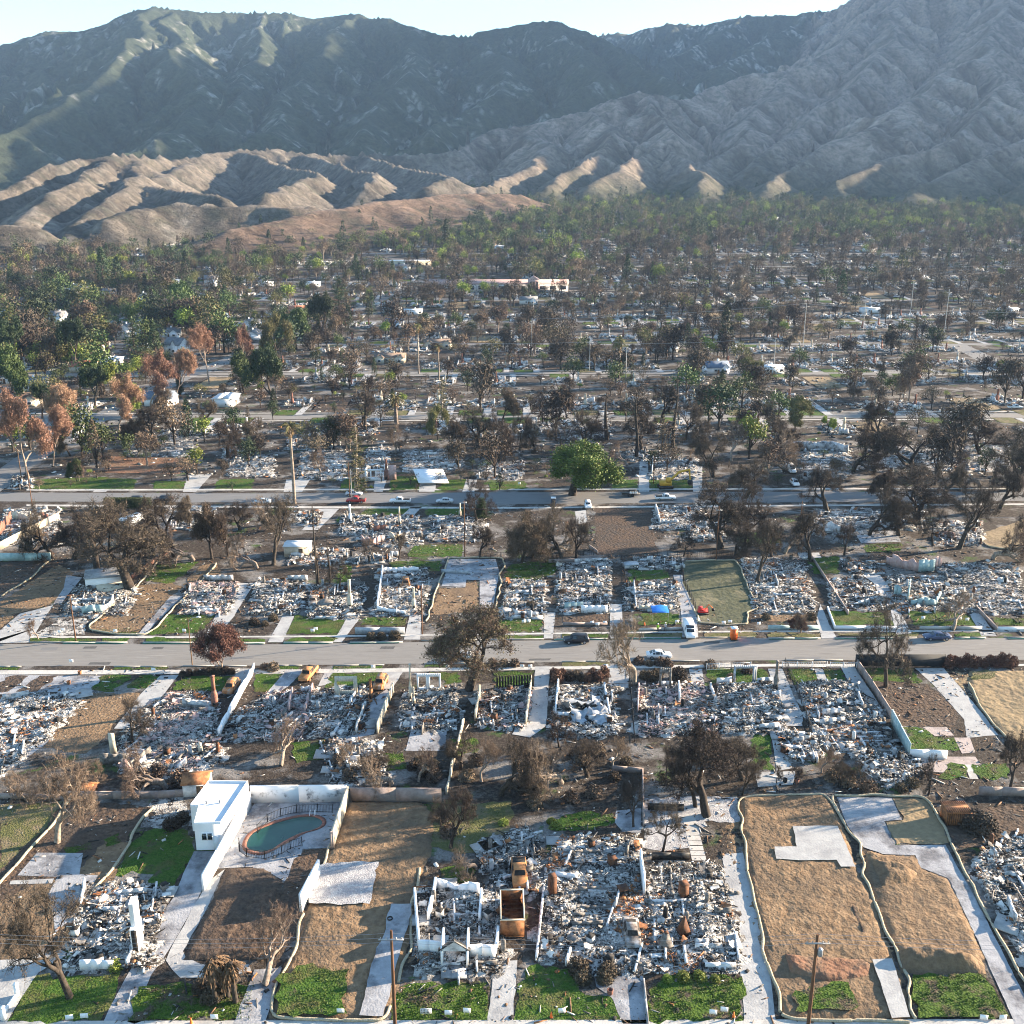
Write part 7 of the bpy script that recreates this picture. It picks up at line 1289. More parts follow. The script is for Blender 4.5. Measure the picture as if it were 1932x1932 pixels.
# ================================================================ trees and shrubs one can tell apart
for k, u, vb, vt, w_, lb in (
    ('bare0', 108, 1590, 1412, 190, 'pale bare tree with tangled limbs on the brown lots at the left'), ('dark0', 132, 1882, 1655, 170, 'bare tree with a thick pale trunk on the lower left lawn'), ('dark1', 250, 1402, 1308, 100, 'black broken tree at the left end of the black ruin'),
    ('bare1', 315, 1490, 1395, 130, 'brown bare tree in front of the black ruin'), ('bare1', 530, 1445, 1365, 70, 'bent bare tree beside the pool lot back yard'), ('oakolive', 885, 1302, 1128, 168, 'big brown crowned tree beside the street with a green right edge'), ('bare0', 1196, 1290, 1150, 80, 'bare pale street tree with upward limbs'),
    ('red0', 418, 1262, 1168, 112, 'small red leaved tree with several white stems by the street'), ('dark1', 1671, 1296, 1128, 105, 'tall dark bare tree in the lawn behind the black screen'), ('bare0', 1700, 1262, 1185, 50, 'thin bare tree behind the black screen'), ('oak1', 1333, 1540, 1378, 200, 'wide charred oak in the gravel yard'), ('dark0', 1312, 1522, 1400, 110, 'black tree just left of the wide charred oak'),
    ('dark1', 1250, 1608, 1505, 80, 'small black tree in the planted strip by the stepping slabs'), ('oak2', 945, 1500, 1375, 170, 'wide charred tree over the green back yard'), ('bare1', 1060, 1480, 1375, 110, 'brown bare tree behind the pale drive'), ('dark0', 850, 1600, 1480, 90, 'dark twisted tree right of the dirt lot'), ('oak0', 1400, 1470, 1385, 90, 'half green scorched tree by the long lawn'),
    ('bare1', 740, 1480, 1400, 110, 'tangled brown tree behind the pinkish block wall'), ('dark0', 1906, 1494, 1385, 90, 'black tree by the straw roll at the right edge'), ('dark1', 1752, 1500, 1425, 40, 'cluster of thin black stems beside the collapsed roofing'), ('bare0', 1550, 1458, 1405, 60, 'twiggy tree behind the long lawn at right'), ('dark1', 1465, 1478, 1440, 30, 'tiny bare tree on the pale paving, nearest the lawn'), ('dark0', 1497, 1480, 1440, 34, 'tiny bare tree on the pale paving by the barrel'), ('bare1', 500, 1860, 1740, 110, 'reddish twiggy tree beside the near straw roll'),
    ('dark1', 1055, 1410, 1340, 60, 'black tree at the corner of the ruin with bent roof sheets'), ('dark0', 1195, 1560, 1470, 40, 'thin pale stem between the back yards'),
    ('oak0', 246, 1112, 938, 170, 'large charred oak leaning over the pale garage'), ('oak1', 185, 1085, 945, 150, 'charred oak left of the pale garage with brown top'), ('oak2', 100, 1056, 940, 110, 'charred oak at the end of the turquoise wall'), ('oak1', 330, 1050, 925, 130, 'charred oak beside the motorhome'), ('brown0', 400, 1055, 950, 100, 'grey brown tree right of the motorhome'),
    ('dark0', 516, 1066, 930, 110, 'tall bare dark tree left of the collapsed carport'), ('dark1', 430, 1050, 955, 60, 'dark tree with a leaning trunk behind the brown fence'), ('pinebare', 600, 1105, 960, 40, 'charred pine among back yard weeds'), ('pinebare', 622, 1100, 1010, 36, 'shorter charred pine right of another'), ('brown0', 985, 1060, 955, 120, 'big brown tree right of the green back yards'), ('oak2', 1060, 1060, 945, 110, 'dark tree left of the brown field'),
    ('dark0', 1126 - 40, 1056, 965, 70, 'low black tree touching the brown field'), ('dark1', 900, 985, 900, 75, 'dark street tree at the right of the silver car'), ('cypress', 908, 978, 940, 26, 'burnt block shaped tree by the far street'), ('oak0', 1360, 1035, 905, 120, 'tall dark tree right of the brown field ruins'), ('dark1', 1405, 1030, 900, 90, 'tall pale limbed tree among dark ones'), ('dark0', 1428, 1100, 975, 90, 'dark tree at the corner of the seeded lot'), ('oak1', 1530, 1060, 960, 90, 'dark tree left of the grey gabled wall'),
    ('oak2', 1640, 1010, 900, 120, 'wide grey brown tree over the second street at right'), ('oak0', 1730, 990, 880, 130, 'brown and grey tree over the second street further right'), ('dark0', 1810, 1035, 905, 130, 'bare spreading tree beside the sandy lot'), ('dark1', 1925, 1060, 960, 80, 'bare tree at the right edge above the sandy lot'), ('bare0', 1510, 1195, 1145, 45, 'small russet bare tree in the dry parkway'), ('red0', 1507, 1197, 1160, 40, 'small russet tree above the right hand kerb'), ('bare1', 1797, 1190, 1115, 65, 'wide limbed bare tree behind the dark blue sedan'),
    ('bare0', 72, 1206, 1165, 30, 'little bare tree in the left parkway'), ('evergreen', 1080, 934, 838, 175, 'broad bright green tree at the edge of the second street'), ('palm', 556, 950, 795, 42, 'very tall fan palm at the second street'), ('palmshort', 748, 800, 742, 44, 'shaggy yellow palm in the third block'), ('palmshort', 1168, 700, 635, 30, 'feathery pale palm in the middle distance'), ('palm', 828, 720, 650, 22, 'tall palm with brown skirt left of centre'), ('palm', 790, 705, 610, 20, 'tall slim palm beside the cream house'),
    ('palmdead', 425, 1885, 1795, 110, 'clump of dead brown drooping palms by the front walk'), ('sparsepine', 673, 930, 805, 55, 'thin pale green conifer at the second street'), ('sparsepine', 836, 800, 715, 40, 'pale silvery bare conifer in the third block'), ('olive0', 826, 830, 762, 42, 'small olive tree with a white trunk'), ('green0', 145, 908, 865, 32, 'rounded dark green tree at the white garden wall'), ('cypress', 340, 745, 690, 12, 'slim dark cypress by the russet trees'),
    ('russet0', 55, 905, 735, 130, 'russet eucalyptus at the left crossroads'), ('russet1', 170, 850, 720, 150, 'wide russet eucalyptus over the left road'), ('russet0', 285, 770, 660, 120, 'russet eucalyptus with white limbs beside the bright tree'), ('russet1', 395, 725, 610, 110, 'tallest russet eucalyptus near the white gabled house'), ('olive0', 525, 690, 590, 60, 'olive and rust tree at the road bend'), ('oak1', 300, 845, 760, 100, 'dark tree beyond the left crossroads'), ('oak2', 430, 865, 778, 90, 'dark tree left of the tall palm'), ('green1', 520, 770, 650, 80, 'dark pine shaped tree with a bright green side'),
    ('green0', 460, 740, 665, 60, 'green tree left of the bright sided one'), ('pineburnt', 690, 815, 720, 70, 'wide brown tree over the third street'), ('dark0', 683, 812, 730, 60, 'dark leaning tree at the third street'), ('oak0', 1210, 850, 745, 60, 'charred tree behind the big green tree'), ('pinebare', 1145, 830, 740, 70, 'charred pine above the third street'), ('pinebare', 1200, 865, 730, 60, 'taller charred pine above the third street'), ('pinebare', 1270, 845, 715, 60, 'charred pine right of two others'), ('brown0', 1070, 790, 725, 75, 'brown rounded tree by the third street'), ('dark1', 1060, 895 - 50, 790, 60, 'dark tree left of the big green tree'),
    ('oak1', 1725, 905, 790, 175, 'large charred oak with spreading limbs on the right'), ('oak2', 1610, 890, 790, 140, 'charred oak left of the large spreading one'), ('oak0', 1915, 925, 805, 120, 'charred oak at the far right'), ('oak1', 1560, 965, 880, 110, 'brown grey tree before the white box truck'), ('oak2', 920, 900 - 30, 770, 120, 'black tree cluster left of the big green tree'), ('dark0', 980, 850, 775, 60, 'black tree above the left side of the big green tree'), ('olive0', 1500, 815, 745, 65, 'dark tree with a pale yellow green top'), ('bright0', 1562, 815, 785, 30, 'small pale green tree right of the yellow green top'),
    ('olive0', 1405, 725, 672, 60, 'round green tree beside the white house'), ('bright0', 1893, 710, 680, 34, 'round bright tree at the right hand crossroads'), ('green1', 605, 640, 550, 55, 'tall dark green tree in the left woods'), ('pine', 200, 640, 560, 50, 'dark green pine over the left houses'), ('pine', 470, 610, 545, 50, 'dark layered pine near the white gables'), ('green1', 140, 700, 600, 90, 'dark green tree among the left houses'), ('pine', 110, 690, 590, 60, 'tall pine among the left houses'), ('bright0', 240, 790, 715, 60, 'bright green bushy tree between russet ones'), ('bright0', 195, 745, 680, 80, 'yellow green tree above the white roofs'), ('green0', 30, 760, 650, 80, 'green trees mass at the left edge'), ('green1', 80, 790, 720, 60, 'dark green tree above the left crossroads')):
    tree(k, u, vb, vt, w_, lb)
def shr(k, pts, lb, g, h=1.0, w_=1.6):
    for i, (u, v) in enumerate(pts):
        p = gp(u, v); s = .8 + .4 * ((u * 7 + v) % 10) / 10; place(k, lb, g, p[:], u % 6, (w_ / PROTO[k]['w'] * s, w_ / PROTO[k]['w'] * s, h / PROTO[k]['h'] * s))
shr('shrubball', [(345, 1275), (357, 1274), (371, 1273), (384, 1272), (398, 1272), (412, 1272), (425, 1271), (437, 1271)], 'round scorched shrub in the row before the front lawn by the small red tree', 'row of clipped scorched shrubs', 1.3, 1.7)
shr('shrubball', [(1845, 1562)], 'round dark bush beside the ribbed red shed', None, 2.2, 4.6); shr('shrubball', [(1280, 1284)], 'large rounded dark red hedge bush beside the doorway frame', None, 2.6, 3.4)
shr('shrubred', [(1790 + i * 11, 1258 - (i % 2) * 3) for i in range(12)], 'dark red brown bush in the hedge beside the black screen', 'dark red hedge by the street', 2.1, 2.0)
shr('shrubred', [(1045, 1275), (1052, 1285), (1062, 1276), (1108, 1284), (1118, 1278), (1130, 1282), (1140, 1276)], 'russet bush in the front hedge of the ruin with bent roof sheets', 'russet front hedge', 1.9, 2.0)
shr('shrubdark', [(1075, 1282), (1088, 1280), (1098, 1284), (1215, 1280), (1228, 1282), (1240, 1278)], 'scorched brown bush beside the doorway frame and the hedge', 'scorched bushes before two ruins', 1.5, 1.9)
shr('shrubtwig', [(500, 1262), (515, 1264), (900, 1256), (930, 1254), (950, 1256), (970, 1256), (1205, 1252), (1225, 1255), (1245, 1254), (1260, 1256), (1335 + 5, 1258), (1410, 1268), (1380, 1282)], 'bare twiggy bush along the near kerb', 'bare bushes along the near kerb', 1.2, 2.0)
shr('shrubtwig', [(270, 1475), (300, 1462), (340, 1478), (660, 1470), (700, 1455), (820, 1470), (880, 1470), (900, 1440), (980, 1450), (1020, 1440), (1100, 1440), (1130, 1420), (640, 1440), (1350, 1440), (1380, 1420), (1600, 1480), (1570, 1470), (1640, 1490), (835, 1545), (845, 1575), (1010, 1520), (990, 1480), (1120, 1500), (1080, 1510)], 'brown tangled bush in the burnt back yards of the second row', 'tangled bushes in the back yards', 1.8, 3.0)
shr('shrubdark', [(780, 1450), (800, 1462), (790, 1440), (815, 1450), (1160, 1470), (1180, 1440), (1700, 1490), (1720, 1482), (385, 1870), (400, 1885), (1140, 1850), (1100, 1850), (1092, 1832), (1145, 1838), (325, 1560), (345, 1548)], 'low blackened bush on burnt ground', 'low blackened bushes', 1.4, 2.4)
shr('shrubgreen', [(219, 1826), (700, 920), (685, 925), (1040, 1552), (1048, 1562), (1260, 1850), (1290, 1848), (1320, 1846), (1350, 1850), (950, 1555), (870, 1640), (1545, 818), (800, 810), (1030, 900)], 'small fresh green bush', 'fresh green bushes', .8, 1.5)
shr('shrubdark', [(500, 1180), (515, 1170), (480, 1178), (530, 1150), (700, 1205), (720, 1205), (745, 1204), (1000, 1145), (1060, 1120), (1445, 1168), (1530, 1168)], 'scorched bush in the third row front yards', 'scorched bushes of the third row', 1.3, 2.0)
# clipped green hedge by the second street
t = thing('clipped_hedge', 'tall clipped green hedge beside the second street at the left', 'hedge', gp(242, 958)[:]); a, b = gp(200, 957), gp(286, 959); rng = np.random.default_rng(8); L = (b - a).length; mb = MB(); n = 9000
p = np.column_stack([rng.uniform(-L / 2, L / 2, n), rng.uniform(-.9, .9, n), rng.uniform(0, 2.6, n)]); f = rng.integers(0, 3, n); p[:, 1] = np.where(f == 0, -.9, p[:, 1]); p[:, 2] = np.where(f == 1, 2.6, p[:, 2]); tris(mb, p + rng.normal(0, .05, (n, 3)), .16, rng, 0, asp=.8); mb.build('foliage', M['leaf'], t); mb = MB(); mb.box((0, 0, 1.25), (L - .3, 1.5, 2.4)); mb.build('inner_twigs', M['leafdark'], t)

BY = np.random.default_rng(42)                     # brown tangled trees of the burnt back yards
for i, (u, v, h, w_, k) in enumerate(((870, 1450, 70, 90, 'oak1'), (905, 1475, 80, 100, 'bare0'), (985, 1460, 70, 90, 'dark0'), (1015, 1500, 80, 90, 'bare1'), (1105, 1465, 80, 80, 'oak0'), (1150, 1450, 60, 60, 'bare0'), (790, 1475, 70, 80, 'bare0'), (700, 1470, 60, 80, 'dark1'), (660, 1460, 60, 60, 'bare0'), (40, 1500, 80, 110, 'bare1'), (180, 1480, 50, 60, 'bare0'), (1250, 1480, 80, 70, 'dark1'), (1400, 1500, 70, 60, 'dark0'), (1620, 1490, 50, 60, 'dark1'), (1580, 1485, 45, 60, 'oak1'), (900, 1640, 60, 60, 'bare1'), (830, 1560, 60, 60, 'dark1'),
        (480, 1075, 70, 70, 'bare1'), (640, 1110, 60, 50, 'dark1'), (750, 1055, 50, 50, 'dark0'), (700, 1060, 50, 50, 'bare0'), (905, 1050, 70, 60, 'oak1'), (1000, 1052, 80, 80, 'oak0'), (1030, 1045, 70, 60, 'bare1'), (1290, 1050, 50, 50, 'dark1'), (1385, 1048, 90, 70, 'oak2'), (1450, 1050, 70, 70, 'oak1'), (1480, 1045, 60, 50, 'bare1'), (1590, 1048, 60, 60, 'dark0'), (1690, 1010, 80, 70, 'oak0'), (1760, 1030, 80, 70, 'dark1'), (1870, 1055, 80, 70, 'bare1'), (1880, 960, 90, 90, 'oak1'), (140, 1055, 90, 90, 'oak0'), (60, 1050, 60, 60, 'bare0'), (360, 1060, 80, 80, 'bare1'), (290, 1050, 90, 90, 'oak2'), (450, 1000, 60, 60, 'oak0'), (500, 990, 70, 60, 'bare1'),
        (360, 990, 60, 60, 'brown0'), (600, 900, 60, 60, 'bare0'), (480, 845, 60, 60, 'oak1'), (560, 845, 60, 60, 'bare1'), (610, 850, 70, 70, 'oak2'), (740, 855, 60, 60, 'bare0'), (860, 860, 80, 80, 'oak1'), (900, 845, 80, 80, 'oak0'), (960, 860, 60, 60, 'dark1'), (1010, 850, 70, 70, 'oak2'), (1180, 880, 50, 60, 'bare1'), (1340, 900, 90, 90, 'oak1'), (1380, 870, 80, 80, 'bare0'), (1430, 890, 90, 80, 'bare1'), (1400, 940, 80, 80, 'oak0'), (1330, 850, 80, 70, 'oak2'), (1290, 830, 80, 70, 'dark0'), (1240, 800, 90, 70, 'oak1'), (1480, 860, 70, 70, 'oak0'), (1660, 840, 90, 90, 'oak1'), (1780, 850, 90, 90, 'oak2'), (1850, 860, 80, 80, 'oak0'), (1680, 955, 70, 80, 'brown0'), (1770, 950, 80, 80, 'oak1'), (1850, 920, 70, 80, 'bare1'), (330, 800, 70, 80, 'brown0'), (380, 810, 60, 60, 'oak1'), (260, 850, 60, 70, 'brown0'), (130, 860, 60, 70, 'brown0'), (1440, 815, 60, 60, 'oak1'), (1110, 850, 80, 70, 'oak0'), (1020, 800, 70, 60, 'dark1'), (940, 800, 70, 70, 'brown0'))):
    nm = {'oak0': 'charred tree with a dense crown', 'oak1': 'charred tree with a broad crown', 'oak2': 'charred tree with a flat crown', 'bare0': 'brown bare tree', 'bare1': 'brown bare twiggy tree', 'dark0': 'black bare tree', 'dark1': 'black thin limbed tree', 'brown0': 'brown leaved tree'}[k]
    zone = 'in the back yards behind the pool lot' if v > 1300 else ('in the back yards between the two streets' if v > 970 else 'in the burnt blocks beyond the second street')
    tree(k, u + (i % 3) * 3, v, v - h, w_, nm + ' ' + zone, nm + 's ' + zone)

for k, u, vb, vt, w_, lb in (('russet0', 225, 812, 705, 110, 'russet eucalyptus right of the wide one over the left road'), ('russet1', 330, 760, 655, 90, 'russet eucalyptus between the bright tree and the white gabled house'), ('russet0', 455, 700, 612, 70, 'brown red tree right of the tallest russet one'), ('russet1', 100, 880, 760, 90, 'russet eucalyptus just right of the crossroads one'), ('green1', 180, 770, 690, 90, 'big dark green tree behind the wide russet one'), ('pine', 260, 700, 600, 70, 'big dark pine behind the left russet trees'), ('green0', 560, 660, 580, 70, 'large green tree beyond the road bend'), ('pine', 640, 600, 520, 60, 'large dark pine in the left far woods'), ('green1', 30, 700, 600, 90, 'large dark green tree at the left edge behind the houses'), ('green0', 350, 600, 530, 70, 'rounded green tree above the left white gables')):
    tree(k, u, vb, vt, w_, lb)
# ================================================================ far town: streets, lots, houses, ruins, trees
rngF = np.random.default_rng(2024)
STREETS = [(788, 786, 783, 9), (708, 704, 702, 8)]
for i, (a, b, c, w_) in enumerate(STREETS):
    p = [gp(-300, a), gp(966, b), gp(2300, c)]
    sheet('road', M['road'], [(q.x, q.y - w_ / 2) for q in p] + [(q.x, q.y + w_ / 2) for q in p[::-1]], world=True, lay=2)
    for s in (-1, 1):
        sheet('pavement', M['walk'], [(q.x, q.y + s * (w_ / 2 + 2.6) - .7) for q in p] + [(q.x, q.y + s * (w_ / 2 + 2.6) + .7) for q in p[::-1]], world=True, lay=6)
YS = [gp(966, 938).y, gp(966, 786).y, gp(966, 704).y]
while YS[-1] < 1500: YS.append(YS[-1] + 100)
for y in YS[3:]:
    W_ = y * .62
    if y < 1100: sheet('road', M['road2'], [(-W_, y - 4), (0, y - 4), (W_, y - 4), (W_, y + 4), (0, y + 4), (-W_, y + 4)], world=True, lay=3)
def px_of(x, y, z=None):
    z = zt(y) if z is None else z
    dz = z - CAMH; d = y * CP - dz * SP; yy = y * SP + dz * CP
    return 966 + F * x / d, 966 - F * yy / d
def in_roads(u, v): return (v > 640 and u < 700 and abs(u - np.interp(v, [560, 630, 668, 722, 765, 826, 890, 930], [725, 590, 470, 330, 250, 145, 45, 5])) < 42) or (u > 1770 and v > 640 and abs(u - np.interp(v, [640, 665, 715, 790], [1800, 1845, 1932, 2040])) < 40)
# ruin kinds, copied over the far lots
RK = []
def far_ruin(seed, n, sheets):
    rng = np.random.default_rng(seed); t = thing('house_ruin', 'x', 'burnt house', group='burnt down houses further back'); L = [(-5.5, -7.5), (5.5, -7.5), (5.5, 7.5), (-5.5, 7.5)]
    ash_bed(L, seed, t, .5, rng, .7)
    mb = MB(); ruin_chunks(mb, L, n, rng, seed, {'rust': .4}, 1.8, .7); crumple(mb, L, sheets, rng, 0, 2.2, .5); crumple(mb, L, sheets // 2, rng, 1, 2.0, .4); o = mb.build('rubble', RUBM(), t); o['kind'] = 'stuff'
    mb = MB(); x0 = rng.uniform(-5, 0); ragged(mb, [(x0, -7), (x0 + rng.uniform(2, 5), -7)], rng.uniform(1.5, 3), .25, rng, 0, jag=.4); mb.build('wall_remnant', M['stucco'], t); mb = MB(); ragged(mb, [(5, -3), (5, rng.uniform(0, 5))], 2.2, .25, rng, 0, jag=.6); mb.build('wall_remnant', M['stucco'], t)
    chimney(t, rng.uniform(-4, 4), rng.uniform(-6, 4), rng.uniform(4, 5.5), ['cream', 'brick', 'stucco', 'white'][seed % 4], w=1.3)
    index_kids(t); PROTO['fr%d' % seed] = {'o': t, 'used': False}; RK.append('fr%d' % seed)
for s in range(6): far_ruin(s, 1500, 16)
# house kinds
def mk_house(key, wm, rm, w_, d_, h_, ridge, wing=True):
    t = thing('house', 'x', 'house'); mb = MB(); mb.box((0, 0, h_ / 2), (w_, d_, h_)); mb.add([[-w_ / 2, -d_ / 2, h_], [-w_ / 2, d_ / 2, h_], [-w_ / 2, 0, h_ + ridge], [w_ / 2, -d_ / 2, h_], [w_ / 2, d_ / 2, h_], [w_ / 2, 0, h_ + ridge]], [[0, 1, 2], [3, 5, 4]])
    r = MB(); k = ridge / (d_ / 2); o = .4
    for s in (-1, 1):
        V = [[-w_ / 2 - o, s * (d_ / 2 + o), h_ - o * k + .03], [w_ / 2 + o, s * (d_ / 2 + o), h_ - o * k + .03], [w_ / 2 + o, 0, h_ + ridge + .03], [-w_ / 2 - o, 0, h_ + ridge + .03]]; V += [[p[0], p[1], p[2] + .15] for p in V]
        r.add(V, [[0, 1, 2, 3], [7, 6, 5, 4], [0, 4, 5, 1], [1, 5, 6, 2], [3, 2, 6, 7], [0, 3, 7, 4]])
    if wing:                                        # gabled wings facing the street
        for cx in ((-w_ * .33, w_ * .33) if wing == 2 else (w_ * .25,)):
            ww = w_ * .3; y0 = -d_ / 2 - 2.0; rg = ridge * .8; mb.box((cx, -d_ / 2 - .99, h_ / 2), (ww, 2.0, h_)); mb.add([[cx - ww / 2, y0 + .01, h_], [cx + ww / 2, y0 + .01, h_], [cx, y0 + .01, h_ + rg]], [[0, 1, 2]])
            for s in (-1, 1):
                V = [[cx + s * (ww / 2 + .3), y0 - .3, h_ - .12], [cx, y0 - .3, h_ + rg + .05], [cx, 0, h_ + rg + .05], [cx + s * (ww / 2 + .3), 0, h_ - .12]]; V += [[p[0], p[1], p[2] + .14] for p in V]; r.add(V, [[0, 1, 2, 3], [7, 6, 5, 4], [0, 4, 5, 1], [1, 5, 6, 2], [3, 2, 6, 7], [0, 3, 7, 4]])
            f = MB(); f.box((cx, y0 - .03, h_ * .5), (1.7, .08, 1.3)); fo = f.build('window', M['whitepaint'], t); f = MB(); f.box((cx, y0 - .08, h_ * .5), (1.4, .03, 1.0)); f.build('pane', M['glass'], fo)
    mb.build('wall', M[wm], t); ro = r.build('roof', M[rm], t)
    c = MB(); c.box((w_ * .1, .6, h_ + ridge), (.9, .6, 2.0)); c.build('chimney', M[wm], ro)
    f = MB(); f.box((0, -d_ / 2 - .03, 1.05), (1.0, .08, 2.1)); f.build('door', M['wood'], t)
    for x in (-w_ * .12, w_ * .42): f = MB(); f.box((x, -d_ / 2 - .03, h_ * .55), (1.5, .08, 1.2)); fo = f.build('window', M['whitepaint'], t); f = MB(); f.box((x, -d_ / 2 - .08, h_ * .55), (1.2, .03, .9)); f.build('pane', M['glass'], fo)
    proto(key, t)
M['roofgrey'] = mat('grey shingles', [(.13, .135, .14), (.22, .22, .23)], 1, .9); M['roofbrown'] = mat('brown shingles', [(.12, .09, .07), (.2, .15, .12)], 1, .9); M['rooftile'] = mat('red tiles', [(.3, .1, .06), (.42, .17, .1)], 1, .9); M['roofblue'] = mat('blue shingles', [(.09, .12, .17), (.15, .19, .25)], 1, .9); M['roofpink'] = mat('dusty pink tiles', [(.30, .20, .19), (.38, .27, .25)], .5, .9)
mk_house('hwhite', 'whitepaint', 'roofgrey', 13, 9, 3.0, 2.2, 1); mk_house('hcream', 'cream', 'roofbrown', 15, 8, 2.9, 1.6, 2); mk_house('htile', 'cream', 'rooftile', 12, 9, 3.0, 1.8, 1); mk_house('hblue', 'whitepaint', 'roofblue', 11, 8, 3.0, 2.4, 1); mk_house('hflat', 'whitepaint', 'whiteroof', 12, 8, 3.2, .4, 0); mk_house('htall', 'whitepaint', 'roofgrey', 10, 9, 5.4, 3.2, 1)
HOUSES = [('hcream', 737, 683, 0, 'cream bungalow with two gabled wings and a brown roof'), ('hcream', 827, 655, 0, 'small tan building with a brown roof behind the bungalow'), ('hwhite', 320, 635, 10, 'white house with a grey roof above the russet trees'), ('htall', 335, 668, -20, 'white two storey gabled house beside the tallest russet tree'), ('hwhite', 245, 632, 15, 'long white house right of the pine'), ('hblue', 415, 608, 20, 'white house with a dark blue roof at the pines'), ('htall', 165, 605, -70, 'tall white gabled house behind the left pines'), ('htall', 112, 612, 0, 'steep grey roofed house at the left'), ('hwhite', 55, 625, 0, 'pale house far left among green trees'), ('hwhite', 100, 632, 10, 'white house left of the pines'),
          ('hwhite', 60, 735, 20, 'white roofed house above the left crossroads'), ('hwhite', 20, 800, 30, 'big white house with grey roof at the left edge'), ('hwhite', 120, 815, 30, 'white house behind the russet trunk'), ('htile', 160, 700, 10, 'red roofed house under green trees'), ('hflat', 780, 575 + 18, 0, 'flat roofed white house left of centre'), ('hflat', 740, 590, 0, 'low white block beside the flat roofed house'), ('hblue', 745, 617, 0, 'blue roofed cottage left of centre'), ('hwhite', 1180, 555, 0, 'small white building below the long pink roof') if False else ('hwhite', 1012 - 15, 573, 0, 'small white hut below the long pink roof'),
          ('hblue', 1350, 703, 8, 'pale blue house left of the round green tree'), ('hflat', 1450, 703, 0, 'white house right of the round green tree'), ('hwhite', 1385, 668, 10, 'grey roofed cottage behind the round green tree') if False else ('hwhite', 1255, 662, 5, 'pale grey roofed cottage right of centre'), ('hwhite', 1295, 625, 5, 'white cottage in the right burnt woods') if False else ('hflat', 1640, 590, 0, 'white building by the right power pole'), ('hflat', 1900, 590, 0, 'small white building at the far right road'), ('hflat', 1890, 550 + 50, 0, 'grey roofed hall at the far right') if False else ('htile', 560, 590, 12, 'red roofed house beside the road bend'), ('hflat', 590, 540, 0, 'bright white building in the green woods'), ('hflat', 460, 500, 0, 'white building among the left far trees'), ('hflat', 700, 455, 0, 'white roofed building far left of centre'), ('hwhite', 760, 495 + 15, 0, 'small pale house in front of the long white shed'), ('hflat', 940, 470, 0, 'long white roof among far trees'), ('hflat', 1490, 440, 0, 'pale hall in the far right trees'), ('hflat', 1460, 415, 0, 'white block below the mountain foot'), ('hflat', 1640, 475, 0, 'pale building among grey far trees'), ('hblue', 1560, 560, 0, 'blue roofed house in the right burnt woods') if False else ('hwhite', 1150, 475, 0, 'small white far house right of centre')]
hpos = []
for k, u, v, r, lb in HOUSES:
    g = gp(u, v); place(k, lb, None, g[:], math.radians(r)); hpos.append((g.x, g.y))
def school():
    g = gp(937, 552); t = thing('school_building', 'long building with a dusty pink roof and a white gabled entrance', 'building', g[:]); s = mpx(552); mb = MB(); L = 270 * s
    mb.box((0, 8, 3.2), (L, 14, 6.4)); mb.build('wall', M['stucco'], t); r = MB()
    for q in (-1, 1): V = [[-L / 2 - .5, 8 + q * 7.6, 6.3], [L / 2 + .5, 8 + q * 7.6, 6.3], [L / 2 + .5, 8, 9.4], [-L / 2 - .5, 8, 9.4]]; V += [[a, b, c + .2] for a, b, c in V]; r.add(V, [[0, 1, 2, 3], [7, 6, 5, 4], [0, 4, 5, 1], [1, 5, 6, 2], [3, 2, 6, 7], [0, 3, 7, 4]])
    r.build('roof', M['roofpink'], t); mb = MB(); x = (1007 - 937) * s; mb.box((x, 0, 5), (22 * s, 6, 10)); mb.add([[x - 11 * s, -3, 10], [x + 11 * s, -3, 10], [x, -3, 13], [x - 11 * s, 3, 10], [x + 11 * s, 3, 10], [x, 3, 13]], [[0, 1, 2], [3, 5, 4], [0, 2, 5, 3], [1, 4, 5, 2]]); e = mb.build('entrance_block', M['pink'], t)
    for k in (-1, 0, 1): mb = MB(); mb.box((x + k * 6 * s, -3.03, 5.5), (3.6 * s, .08, 6)); mb.build('window', M['glass'], e)
    for k in range(14):
        xx = -L / 2 + (k + .5) * L / 14
        if abs(xx - x) > 14 * s: mb = MB(); mb.box((xx, .97, 3.6), (L / 24, .08, 2.6)); mb.build('window', M['glass'], t)
    g = gp(760, 503); s = mpx(503); t = thing('long_shed', 'long low building with a white roof and cream side behind the green trees', 'building', g[:], .02); mb = MB(); mb.box((0, 6, 2.6), (108 * s, 12, 5.2)); mb.build('wall', M['cream'], t); mb = MB(); mb.box((0, 6, 5.35), (110 * s, 13, .3)); mb.build('roof', M['whitepaint'], t)
    for k in range(8): mb = MB(); mb.box((-46 * s + k * 13 * s, -.04, 2.6), (4 * s, .08, 2.2)); mb.build('window', M['glass'], t)
    g = gp(1322, 380); t = thing('water_tank', 'round pale water tank at the mountain foot', 'tank', g[:]); mb = MB(); mb.lathe([(15, 0), (15, 6), (13, 7), (0, 8.5)], 24); mb.build('shell', M['whiteroof'], t); mb = MB(); mb.lathe([(15.2, 5.7), (15.4, 6), (15.2, 6.3)], 24); mb.build('rim', M['steel'], t)
    hpos.extend([(gp(x, 540).x, gp(x, 540).y) for x in range(800, 1080, 20)] + [(gp(x, 498).x, gp(x, 498).y) for x in range(700, 820, 12)])
school()
